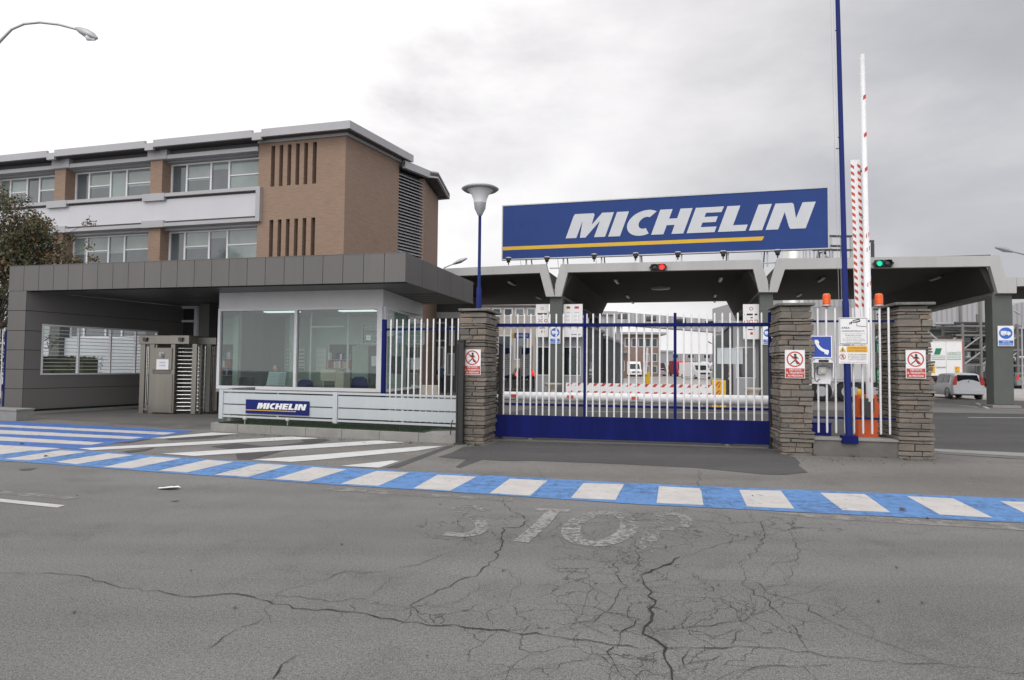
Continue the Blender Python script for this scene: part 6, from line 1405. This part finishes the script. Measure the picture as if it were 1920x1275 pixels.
# articulated trailer seen from behind
pb_ = at(1747+26, 726, 50); yw = -.16; t = thing('semi_trailer', 'white semi trailer with green stripes and lettering seen from behind', 'trailer', (pb_.x, pb_.y, 0), yw)
def q_(px, py, t_=0): return S(t.location, yw, px, py, t_)
xl, xr_ = q_(1744, 670)[0], q_(1804.5, 670)[0]; zt_ = q_(1775, 637)[1]; zb_ = q_(1775, 702)[1]
m = M(); m.box(xl, xr_, 0, 12, zb_, zt_, paper); m.build('box_body', t)
m = M(); m.box(xl-.02, xl+.01, -.03, 0, zb_, zt_, redm); m.box(xr_-.01, xr_+.02, -.03, 0, zb_, zt_, redm); m.box(xl-.03, xr_+.03, -.04, 0, zt_+.02, zt_+.06, redm); m.box(xl-.03, xr_+.03, -.04, 0, zt_-.1, zt_+.018, galv); m.box(xl, xr_, -.04, 0, zb_-.1, zb_, paper); m.box((xl+xr_)/2-.01, (xl+xr_)/2+.01, -.006, 0, zb_, zt_, galv); m.build('door_frame', t)
m = M(); c0 = q_(1751, 665); c1 = q_(1766, 653); d_ = (c1[0]-c0[0])*.75
m.add([(c0[0], -.006, c0[1]), (c0[0]+d_, -.006, c0[1]), (c1[0], -.006, c1[1]), (c1[0]-d_, -.006, c1[1])], [(0, 1, 2, 3)], greenl)
for y in (667.5, 671, 674): 
    z = q_(1775, y)[1]; m.box(xl+.1, (xl+xr_)/2-.06, -.006, 0, z-.02, z+.02, greenl); m.box((xl+xr_)/2+.06, xr_-.1, -.006, 0, z-.02, z+.02, greenl)
z = q_(1775, 664.5)[1]; m.box((xl+xr_)/2+.1, xr_-.1, -.006, 0, z-.02, z+.01, greenl)
m.text('LANNUTTI', (xl+xr_)/2+(xr_-xl)*.25, q_(1775, 663.5)[1], -.008, .16, greenl, .95, .0); m.text('Lannutti', xl+.75, q_(1775, 690.5)[1], -.008, .16, blk, .7, .01)
m.build('livery', t)
for x in (xl+.14, xr_-.40):
    m = M(); m.box(x-.16, x+.18, -.03, 0, zb_+.1, zb_+.62, yel); diag(m, x-.16, x+.06, zb_+.12, zb_+.3, -.033, redm, 1); diag(m, x-.16, x+.06, zb_+.4, zb_+.58, -.033, redm, 1); m.build('marker_plate', t)
m = M(); m.box(xl+.1, xr_-.1, .1, .3, .45, zb_-.12, cardark); m.build('bumper', t)
for x in (xl+.3, xr_-.35):
    m = M(); m.lathe((x-.2, .8, .5), [(.2, 0), (.5, 0), (.5, .4), (.2, .4)], rubber, 18, 'x'); m.build('wheel', t)
    m = M(); m.box(x-.2, x+.1, .05, .099, .75, .92, ledr if x < 0 else tail); m.build('rear_light', t)
def van(loc, yaw, lab, body, L=5.5, Wd=2.0, Hh=2.6, cat='van', front=True):
    t = thing('parked_van' if cat == 'van' else 'parked_lorry', lab, cat, loc, yaw)
    m = M(); w = Wd/2
    prof = [(0, .35), (0, 1.05), (.9, 1.30), (1.6, Hh-.35), (2.0, Hh-.02), (2.6, Hh), (L, Hh-.05), (L, .35)]
    m.prism([(u, v) for u, v in prof], -w, w, body, 'x'); m.build('body', t, bevel=.08)
    m = M(); m.add([(-w*.82, .94, 1.38), (w*.82, .94, 1.38), (w*.74, 1.52, Hh-.45), (-w*.74, 1.52, Hh-.45)], [(0, 1, 2, 3)], cargl); 
    for v in m.v: pass
    m.v = [(x, y-.06, z) for x, y, z in m.v]; m.build('windscreen', t)
    m = M(); m.box(-w*.6, w*.6, -.02, 0, .72, .95, cargl); m.build('grille', t)
    for s_ in (-1, 1):
        m = M(); m.box(s_*w*.95, s_*w*.68, -.03, .02, .78, 1.02, lampgl); m.build('headlight', t)
        for y in (.9, L-1.0): wheel(t, s_*(w-.12), y, .35, .35, .24)
    return t
GRD = Vector((1, 1, 0))
van(at(1192, 704, 112)*GRD, -.05, 'white van facing the camera beyond the barrier board', paper, 5.5, 2.15, 2.7)
van(at(1284, 703, 120)*GRD, .0, 'red lorry far down the yard road', tail, 7, 2.5, 3.0, 'lorry')
van(at(1262, 702, 128)*GRD, .1, 'small grey lorry far away left of the red lorry', galv, 7, 2.3, 2.6, 'lorry')
van(at(1322, 705, 95)*GRD, .2, 'white tipper lorry right of the red lorry in the yard', paper, 6, 2.4, 2.5, 'lorry')
hatch(at(1243, 702, 125)*GRD, .4, 'pale car parked before the distant brick block', carsil)
# barrier post with yellow cabinet further in
p = G(1212, 722); t = thing('boom_barrier', 'raised thin white boom with red and yellow cabinet in the distance', 'barrier', (p.x, p.y, 0), -.2)
s1 = S(t.location, -.2, 1207, 706); s2 = S(t.location, -.2, 1219, 706); m = M(); m.box(s1[0], s2[0], 0, .5, 0, 1.25, yel); diag(m, s1[0], s1[0]+.25, .2, .45, -.005, redm, 1); diag(m, s1[0], s1[0]+.25, .8, 1.05, -.005, redm, 1); m.build('cabinet', t, bevel=.03)
s3 = S(t.location, -.2, 1214, 652); m = M(); m.tube([(s1[0]+.2, -.1, 1.0), (s3[0], -.1, s3[1])], [.11, .09], rodw, 10); m.build('boom', t)
p = G(1392, 716); t = thing('bollard', 'orange marker post at the left side of the right kiosk', 'bollard', (p.x, p.y, 0)); m = M(); m.tube([(0, 0, 0), (0, 0, 1.4)], [.2, .16], orange, 12); m.build('post', t); m = M(); m.lathe((0, 0, 1.4), [(.18, 0), (.1, .1), (0, .12)], yel, 12); m.build('cap', t)
# ------------------------------------------------------------------ background buildings
def simple_building(name, lab, px0, px1, pytop, Y, dep, wall_m, yaw=0, wins=(), roofm=None, cat='building', over=.4, z0=0):
    a = at(px0, pytop, Y); b = at(px1, pytop, Y); w = (b.x-a.x)/max(.3, math.cos(yaw)); z = a.z
    t = thing(name, lab, cat, (a.x, a.y, 0), yaw); m = M(); m.box(0, w, 0, dep, z0, z, wall_m); m.build('wall', t)
    m = M(); m.box(-over, w+over, -over, dep+over, z, z+.4, roofm or eave); m.build('roof', t)
    for (u0, u1, v0, v1, n) in wins:
        for i in range(n):
            x0_ = w*(u0+(u1-u0)*i/n); x1_ = w*(u0+(u1-u0)*(i+.8)/n)
            m = M(); zz0, zz1 = z*v0, z*v1; m.box(x0_, x1_, -.06, .0, zz0, zz0+.12, bwin); m.box(x0_, x1_, -.06, 0, zz1-.12, zz1, bwin); m.box(x0_, x0_+.12, -.06, 0, zz0+.12, zz1-.12, bwin); m.box(x1_-.12, x1_, -.06, 0, zz0+.12, zz1-.12, bwin); f = m.build('window', t)
            m = M(); m.add([(x0_+.1, -.02, zz0+.1), (x1_-.1, -.02, zz0+.1), (x1_-.1, -.02, zz1-.1), (x0_+.1, -.02, zz1-.1)], [(0, 1, 2, 3)], pane_d); m.build('pane', f)
    return t, w, z
farbrick = mat('far_brick', (.24, .17, .14), .9, var=.15, scale=.5)
simple_building('office_block', 'beige block with a window row behind the banners', 856, 1012, 573, 62, 14, beige, -.1, ((.02, .98, .86, .97, 7), (.1, .9, .30, .62, 4)))
t, w, z = simple_building('office_block', 'distant brown brick block with a flat grey roof behind the white van', 1155, 1236, 627, 118, 26, farbrick, -.05, ((.2, .98, .70, .92, 5), (.62, .98, .35, .55, 2), (.62, .98, .08, .26, 2)), over=1.2)
simple_building('grey_hall', 'distant grey hall right of the brown brick block', 1236, 1262, 660, 150, 60, galv, 0)
simple_building('annex', 'low brown annex left of the white van', 1128, 1176, 662, 96, 8, farbrick, 0, ((.5, .95, .3, .7, 2),))
simple_building('silo_block', 'tall grey block behind the ribbed shed', 1108, 1150, 590, 75, 10, whouse, 0)
# bridges
def bridge(lab, pts, Y0, Y1, wdt, mt, legs):
    (x0, t0, b0_), (x1, t1, b1_) = pts; A = at(x0, t0, Y0); B = at(x1, t1, Y1); z0_ = at(x0, b0_, Y0).z; z1_ = at(x1, b1_, Y1).z
    t = thing('conveyor_bridge', lab, 'bridge', (A.x, A.y, 0), 0); d = B-A; d.z = 0; n = Vector((-d.y, d.x, 0)).normalized()*wdt
    v = [(0, 0, z0_), (d.x, d.y, z1_), (d.x, d.y, B.z), (0, 0, A.z)]; v2 = [(x+n.x, y+n.y, q) for x, y, q in v]
    m = M(); m.add(v+v2, [(0, 1, 2, 3), (7, 6, 5, 4), (0, 4, 5, 1), (1, 5, 6, 2), (2, 6, 7, 3), (3, 7, 4, 0)], mt); m.build('gallery', t)
    nrm = -n.normalized()*.02
    for k in (.12, .35, .58, .80):
        c = d*k; zc = z0_+(z1_-z0_)*k; zt2 = A.z+(B.z-A.z)*k; hh = zt2-zc; e = d.normalized()*.7
        m = M(); m.add([(c.x-e.x+nrm.x, c.y-e.y+nrm.y, zc+hh*.45), (c.x+e.x+nrm.x, c.y+e.y+nrm.y, zc+hh*.45), (c.x+e.x+nrm.x, c.y+e.y+nrm.y, zc+hh*.85), (c.x-e.x+nrm.x, c.y-e.y+nrm.y, zc+hh*.85)], [(0, 1, 2, 3)], pane_k); m.build('window', t)
    for k in legs: c = d*k+n*.5; m = M(); m.box(c.x-.25, c.x+.25, c.y-.25, c.y+.25, 0, z0_+(z1_-z0_)*k, galv); m.build('leg', t)
bridge('long grey enclosed bridge crossing the yard under the canopy opening', ((1140, 583, 607), (1385, 603, 626)), 92, 84, 4, whouse, (.05, .97))
bridge('lower far grey bridge beyond the brick block', ((1250, 663, 677), (1380, 664, 678)), 165, 165, 5, whouse, (.02, .5, .98))
# street lamps, far
def slamp(px, base_Y, tip, elbow, lab, s=1.0):
    b = at(px, 700, base_Y); t = thing('street_lamp', lab, 'street lamp', (b.x, b.y, 0)); e = at(*elbow, base_Y)-t.location; q = at(*tip, base_Y)-t.location
    m = M(); m.tube([(0, 0, 0), (e.x*.3, 0, e.z*.8), (e.x, e.y, e.z), (q.x, q.y, q.z)], [.10*s, .07*s, .05*s, .035*s], galv, 8); m.build('pole', t)
    m = M(); d = (q-e).normalized(); m.tube([q-d*.1, q+d*.35*s, q+d*.8*s], [.06*s, .13*s, .05*s], galv, 10); m.build('lamp_head', t)
slamp(1990, 40, (1896, 471), (1960, 487), 'street lamp arm reaching in above the right end of the canopy', 1.3)
slamp(815, 48, (852, 494), (833, 502), 'small lamp arm above the grey canopy beside the funnel lamp', 1.3)
slamp(1352, 120, (1334, 644), (1348, 652), 'far thin street lamp under the canopy opening', 1.2)
# banners
for (px0, px1, lb) in ((937, 958, 'white and blue banner stand nearest the stone pillar'), (978, 996, 'white and blue banner stand left of the left kiosk')):
    A = at(px0, 655, 47); B = at(px1, 655, 47); zt_ = at(px0, 652, 47).z; zb_ = .75
    t = thing('banner_stand', lb, 'banner', (A.x, A.y, 0), 0, 'banner stands behind the gate'); w = B.x-A.x
    m = M(); m.box(0, w, 0, .03, zb_, zt_, paper); m.add([(0, -.005, zt_), (w, -.005, zt_), (w, -.005, zt_-.35), (w*.3, -.005, zt_-.55), (0, -.005, zt_-.45)], [(0, 1, 2, 3, 4)], signblue); m.add([(0, -.005, zb_), (w, -.005, zb_), (w, -.005, zb_+.3), (w*.4, -.005, zb_+.15), (0, -.005, zb_+.2)], [(0, 1, 2, 3, 4)], signblue)
    for i in range(5): m.box(w*.2, w*.8, -.006, 0, zb_+.8+i*.14, zb_+.84+i*.14, galv)
    m.build('panel', t)
    for x in (-.06, w+.06): m = M(); m.tube([(x, .0, 0), (x, 0, zt_+.12)], .04, rodw, 8); m.build('pole', t)
A = at(960, 634, 55); m = M(); m.box(0, 1.5, 0, .05, 0, .45, phblue); m.box(0, .2, -.01, 0, .0, .45, yel); m.text('BENVENUTI', .85, .14, -.012, .16, paper, 1.0, .01); m.build('direction_sign', None, A, 0, 0, 'small blue direction sign on the wall above the banners', 'sign')
A = at(935, 723, 48); t = M(); t.box(-1.5, 3.3, 0, 1.2, 0, .55, conc); t.box(-1.6, 3.4, -.1, 1.3, .55, .62, conc); t.build('planter', None, (A.x, A.y, 0), -.1, .03, 'long stone planter below the banners', 'planter')
bm_ = M(); br_ = random.Random(8); A2 = Vector((A.x, A.y+.2, .6)); leaves(bm_, [(br_.uniform(-1.2, 3.1), br_.uniform(0, .9), br_.uniform(.05, .3)) for _ in range(60)], 900, .18, .08, lfm[:3], br_); bm_.build('shrub', None, A2, -.1, label='low green shrubs in the stone planter', cat='shrub')
# left inner wall with openings behind the pickets (entrance hall)
A = at(735, 700, 42); t = thing('entrance_hall', 'dark entrance hall front with white framed windows behind the left pickets', 'building', (A.x, A.y, 0), -.15)
def q_(px, py, t_=0): return S(t.location, -.15, px, py, t_)
m = M(); x0_, x1_ = q_(700, 640)[0], q_(866, 640)[0]; zt_ = q_(790, 545)[1]; m.box(x0_, x1_, 0, 6, 0, zt_, colm); m.build('wall', t)
m = M(); z0_, z1_ = q_(790, 597)[1], q_(790, 586)[1]; m.box(x0_, x1_, -.3, 0, z0_, z1_, header); m.build('lintel', t)
for a_, b_, c_, d_ in ((810, 640, 838, 604), (842, 648, 853, 612), (820, 702, 834, 650), (838, 704, 853, 662)):
    u0, v0 = q_(a_, b_); u1, v1 = q_(c_, d_); m = M(); e = .1
    for r_ in ((u0, u1, v0, v0+e), (u0, u1, v1-e, v1), (u0, u0+e, v0+e, v1-e), (u1-e, u1, v0+e, v1-e)): m.box(r_[0], r_[1], -.08, 0, r_[2], r_[3], bwin)
    f = m.build('window', t); m = M(); m.add([(u0+e, -.02, v0+e), (u1-e, -.02, v0+e), (u1-e, -.02, v1-e), (u0+e, -.02, v1-e)], [(0, 1, 2, 3)], pane_d if v0 > 2 else pane_b); m.build('pane', f)
A = G(800, 745); t = thing('white_bench', 'low white box bench behind the pickets left of the man', 'bench', (A.x, A.y, 0), -.1); m = M(); m.box(-1.0, .55, 0, .5, .12, .62, potw); m.build('seat', t, bevel=.03); m = M(); m.box(-.9, .45, .05, .45, 0, .12, dark); m.build('base', t)
# right: warehouse, truss, pipe rack, tanks
A = at(1500, 612, 78); t = thing('warehouse', 'large pale ribbed warehouse with an open steel truss base on the right', 'warehouse', (A.x, A.y, 0), .0)
def q_(px, py, t_=0): return S(t.location, 0, px, py, t_)
x0_, x1_ = q_(1480, 600)[0], q_(1826, 600)[0]; zt_ = q_(1700, 540)[1]; zm_ = q_(1790, 612)[1]
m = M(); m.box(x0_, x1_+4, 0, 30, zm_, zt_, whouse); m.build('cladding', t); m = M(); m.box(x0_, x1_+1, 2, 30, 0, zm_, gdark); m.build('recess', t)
m = M(); m.box(x0_, x1_+3.9, .2, .5, zm_-.4, zm_, dark); m.box(x0_, x1_+3.9, .2, .5, zm_-2.6, zm_-2.35, dark)
x = x0_; fl_ = 1
while x < x1_+3: m.bar((x, .35, zm_-2.4 if fl_ else zm_-.4), (x+2.4, .35, zm_-.4 if fl_ else zm_-2.4), .18, .18, galv); x += 2.4; fl_ = 1-fl_
m.build('truss', t)
x = x0_+1
while x < x1_+4: m = M(); m.box(x, x+.35, .2, .55, 0, zm_-2.6, galv); m.build('stanchion', t); x += 5.5
A = at(1806, 700, 62); t = thing('pipe_rack', 'galvanised pipe rack with stacked pipes left of the rightmost canopy column', 'pipe rack', (A.x, A.y, 0), -.05); prr_ = random.Random(6); rackm = mat('rack_steel', (.17, .17, .165), .6, .2)
for i in range(4):
    for j in (0, 3): m = M(); m.box(i*1.7-.1, i*1.7+.1, j-.1, j+.1, 0, 6.2+(i == 1)*2.2+(i == 2)*1.2, rackm); m.build('post', t)
m = M()
for z in (2.1, 3.6, 5.0, 5.9): m.box(-.6, 5.6, -.08, .08, z, z+.18, rackm); m.box(-.6, 5.6, 2.92, 3.08, z, z+.18, rackm)
for i in range(3):
    for z in (2.2, 3.7): m.bar((i*1.7, 0, z), (i*1.7+1.7, 0, z+1.3), .1, .1, galv)
m.build('beams', t); m = M()
for k in range(34):
    z = prr_.choice((2.4, 2.7, 3.9, 4.2, 5.3, 6.2))+prr_.uniform(0, .2); y = prr_.uniform(.2, 2.8); x = prr_.uniform(0, 3); m.tube([(x-1.5, y, z), (x+2.5, y, z), (x+2.5, y, z-prr_.uniform(1, 2))], prr_.uniform(.06, .16), prr_.choice((galv, steeld, dark, dark, rackm)), 8)
m.build('pipes', t)
for (px, rr3, hh3, lb) in ((1817, .5, 3.2, 'slim steel vessel under the pipe rack'), (1835, .65, 2.6, 'squat steel vessel under the pipe rack')):
    A = at(px, 700, 67); m = M(); m.lathe((0, 0, 0), [(0, 0), (rr3, 0), (rr3, hh3-.4), (rr3*.6, hh3-.1), (.1, hh3), (.1, hh3+.4)], galv, 18); m.build('steel_vessel', None, (A.x, A.y, 0), 0, 0, lb, 'tank')
A = at(1903, 612, 80); t = thing('process_building', 'dark industrial building with sloping grey upper part at the right edge', 'building', (A.x, A.y, 0), 0); w = 30; zz1 = at(1910, 612, 80).z; zz2 = at(1910, 566, 80).z
m = M(); m.box(-3, w, 0, 20, 0, zz1, dark); m.prism([(-3, zz1+.01), (w, zz1+.01), (w, zz2), (1.2, zz2), (.2, zz2-.3), (-3, zz1+1)], .2, 20, whouse); m.build('wall', t)
m = M(); m.box(-3, w, -.2, 0, zz1-.3, zz1, galv); m.box(-3, w, -.2, 0, zz1*.45, zz1*.48, galv); m.build('walkway', t)
slamp(1917, 58, (1912, 589), (1917, 592), 'thin mast lamp before the dark building at the right edge', .8)
A = at(1905, 712, 66); t = thing('scaffold', 'orange and white rack frames beyond the right column', 'frame', (A.x, A.y, 0)); m = M()
for i in range(5): m.box(i*1.0, i*1.0+.1, 0, .1, 0, 3.2, orange if i % 2 else rodw)
for z in (1.2, 2.2, 3.1): m.box(0, 4, 0, .1, z, z+.1, rodw)
m.build('frame', t)
m = M(); A = G(1930, 722); m.box(-4, 1.5, 0, .4, 0, .16, yel); m.build('yellow_kerb', None, (A.x, A.y, 0), 0, .02, 'yellow painted kerb at the right edge beyond the column', 'kerb')
# rooftop plant behind the canopy: silver tank, gantry, chimney
A = at(1487, 480, 60); r3 = (at(1504, 480, 60).x-at(1468, 480, 60).x)/2; zt_ = at(1487, 465, 60).z
m = M(); m.lathe((0, 0, 0), [(r3, 0), (r3, zt_), (r3*.9, zt_+.3), (0, zt_+1.0)], chrome, 28); m.build('silver_tank', None, (A.x, A.y, 0), 0, 0, 'shiny steel tank top showing above the canopy under the right end of the billboard', 'tank')
A = at(1556, 480, 55); t = thing('gantry', 'steel gantry with railings above the canopy right of the billboard', 'gantry', (A.x, A.y, 0)); sc3 = 55/1200
def gpx(px, py): q = at(px, py, 55)-Vector((A.x, A.y, 0)); return q.x, q.z
m = M()
for x in (1557, 1578, 1596, 1628, 1636): u, v = gpx(x, 445 if x < 1600 else 455); m.box(u-.1, u+.1, -.1, .1, 0, v, dark if x > 1600 else galv)
for y, xa_, xb_ in ((444.5, 1555, 1597), (463, 1556, 1580), (454, 1626, 1638), (470, 1524, 1600)): u0, v0 = gpx(xa_, y); u1, _ = gpx(xb_, y); m.box(u0, u1, -.12, .12, v0, v0+.16, dark)
m.build('frame', t)
m = M()
for x in (1507, 1512, 1519, 1527, 1536, 1543, 1562): u, v = gpx(x, 468+(x % 7)); m.box(u-.04, u+.04, 0, .1, 8, v, galv)
u, v = gpx(1556, 478); m.lathe((u, 1, v-1), [(1.0, 0), (.9, .5), (.2, 1.1), (.15, 1.8)], galv, 16); u, v = gpx(1535, 474); m.tube([(u, 0, 8), (u, 0, v), (u+.6, 0, v)], .14, cardark, 8); m.build('pipework', t)
# distant tree line
dl = M(); dr = random.Random(21); pts_ = [(dr.uniform(-160, 200), dr.uniform(0, 6), dr.uniform(.5, 5.5)) for _ in range(700)]; leaves(dl, pts_, 9000, 1.6, .55, lfm[:2], dr); dl.build('distant_trees', None, (0, 330, 0), 0, kind='stuff')
# weeds and pebbles along the bases
wd = M(); wr = random.Random(12)
def tuft(x, y, n, h):
    for _ in range(n):
        a = wr.uniform(0, 6.3); l = wr.uniform(.4, 1)*h; bx_, by_ = x+wr.gauss(0, .035), y+wr.gauss(0, .03); c_, s_ = math.cos(a)*.006, math.sin(a)*.006; ex, ey = math.cos(a+1.5)*l*.6, math.sin(a+1.5)*l*.6
        wd.add([(bx_-c_, by_-s_, .004), (bx_+c_, by_+s_, .004), (bx_+ex, by_+ey, l)], [(0, 1, 2)], wr.choice(lfm[:3]))
for (x, y, n) in ((880, 835, 40), (893, 836, 50), (900, 836, 20), (920, 829, 16), (1480, 854, 20), (1530, 855, 14), (1600, 857, 16), (1660, 859, 12), (1700, 863, 22), (1738, 863, 16), (500, 818, 10), (640, 826, 14), (770, 832, 14), (853, 835, 20)):
    q = G(x, y); tuft(q.x, q.y, n, .07)
wd.build('weeds', None, kind='stuff')
pbm = M()
for i in range(300):
    if i < 275: x = wr.uniform(400, 1760); y = {0: 0}.get(1, 0); y = (833-(860-x)*.054 if x < 860 else (836+ (x-860)*.0 if x < 935 else (827+(x-935)*.028 if x < 1445 else 856+(x-1445)*.022)))+wr.expovariate(.28)
    else: x = wr.uniform(0, 1920); y = wr.uniform(880, 1250)
    q = G(x, y+1.5); s_ = wr.uniform(.005, .016); pbm.lathe((q.x, q.y, .012), [(0, -s_*.6), (s_, 0), (s_*.6, s_*.5), (0, s_*.6)], wr.choice((concd, concd, dark)), 5, smooth=False)
pbm.build('pebbles', None, kind='stuff')
# ------------------------------------------------------------------ sky and light
w_ = bpy.data.worlds.new('World'); sc.world = w_; w_.use_nodes = True; nt = w_.node_tree; nt.nodes.clear()
out = nt.nodes.new('ShaderNodeOutputWorld'); bg = nt.nodes.new('ShaderNodeBackground'); nt.links.new(bg.outputs[0], out.inputs[0]); bg.inputs[1].default_value = .1
sky = nt.nodes.new('ShaderNodeTexSky'); sky.sky_type = 'NISHITA'; sky.sun_disc = False; sky.sun_elevation = math.radians(42); sky.sun_rotation = math.radians(-125)
tc = nt.nodes.new('ShaderNodeTexCoord'); sx_ = nt.nodes.new('ShaderNodeSeparateXYZ'); nt.links.new(tc.outputs['Generated'], sx_.inputs[0])
mp = nt.nodes.new('ShaderNodeMapping'); mp.inputs['Scale'].default_value = (1.0, 1.0, 2.2); nt.links.new(tc.outputs['Generated'], mp.inputs[0])
n1 = noise(nt, mp.outputs[0], 1.9, 6, .5, .15)
g1 = mathn(nt, 'MULTIPLY_ADD', sx_.outputs[0], .95, .33)     # brighter to the left, greyer right
f = mathn(nt, 'ADD', g1, mathn(nt, 'MULTIPLY', mathn(nt, 'SUBTRACT', n1, .5), 1.2))
n2 = noise(nt, mp.outputs[0], 4.5, 6, .6, .2); d0 = ray(740, 100).normalized()
dt = nt.nodes.new('ShaderNodeVectorMath'); dt.operation = 'DOT_PRODUCT'; nt.links.new(tc.outputs['Generated'], dt.inputs[0]); dt.inputs[1].default_value = d0
blob = mathn(nt, 'MULTIPLY', mathn(nt, 'SUBTRACT', dt.outputs['Value'], .955, clamp=True), 5.5)
f = mathn(nt, 'ADD', f, mathn(nt, 'MULTIPLY', blob, mathn(nt, 'MULTIPLY_ADD', n2, 2.4, -.55))); f = mathn(nt, 'ADD', f, mathn(nt, 'MULTIPLY', mathn(nt, 'SUBTRACT', n2, .5), .28))
c = ramp(nt, f, [(.30, (1.12, 1.10, 1.10)), (.55, (.86, .84, .85)), (.85, (.58, .58, .605)), (1.0, (.50, .505, .53))])
vm = nt.nodes.new('ShaderNodeVectorMath'); vm.operation = 'SCALE'; nt.links.new(c, vm.inputs[0])
zen = mathn(nt, 'MULTIPLY', mathn(nt, 'SUBTRACT', sx_.outputs[2], .5, clamp=True), 10); bk = mathn(nt, 'MULTIPLY', mathn(nt, 'SUBTRACT', -.1 and mathn(nt, 'MULTIPLY', sx_.outputs[1], -1.0), .1, clamp=True), 11)
rt_ = mathn(nt, 'MULTIPLY', mathn(nt, 'SUBTRACT', sx_.outputs[0], .66, clamp=True), 40)
nt.links.new(mathn(nt, 'ADD', mathn(nt, 'ADD', mathn(nt, 'ADD', zen, bk), rt_), 10.0), vm.inputs['Scale'])
c2_ = mixc(nt, .05, vm.outputs[0], sky.outputs[0]); nt.links.new(c2_, bg.inputs[0])
sun = bpy.data.lights.new('sun', 'SUN'); sun.energy = .6; sun.angle = math.radians(30); sun.color = (1, .96, .92); so = bpy.data.objects.new('sun', sun); COL.objects.link(so)
# sun behind the camera to the left
sdv = Vector((-.22, -.72, .75)).normalized(); so.rotation_euler = sdv.to_track_quat('Z', 'Y').to_euler()
sky.sun_rotation = math.atan2(sdv.x, sdv.y); sky.sun_elevation = math.asin(sdv.z)
sc.view_settings.view_transform = 'Standard'; sc.view_settings.look = 'None'; sc.view_settings.exposure = 0; sc.view_settings.gamma = 1
sc.cycles.max_bounces = 6; sc.cycles.transparent_max_bounces = 8
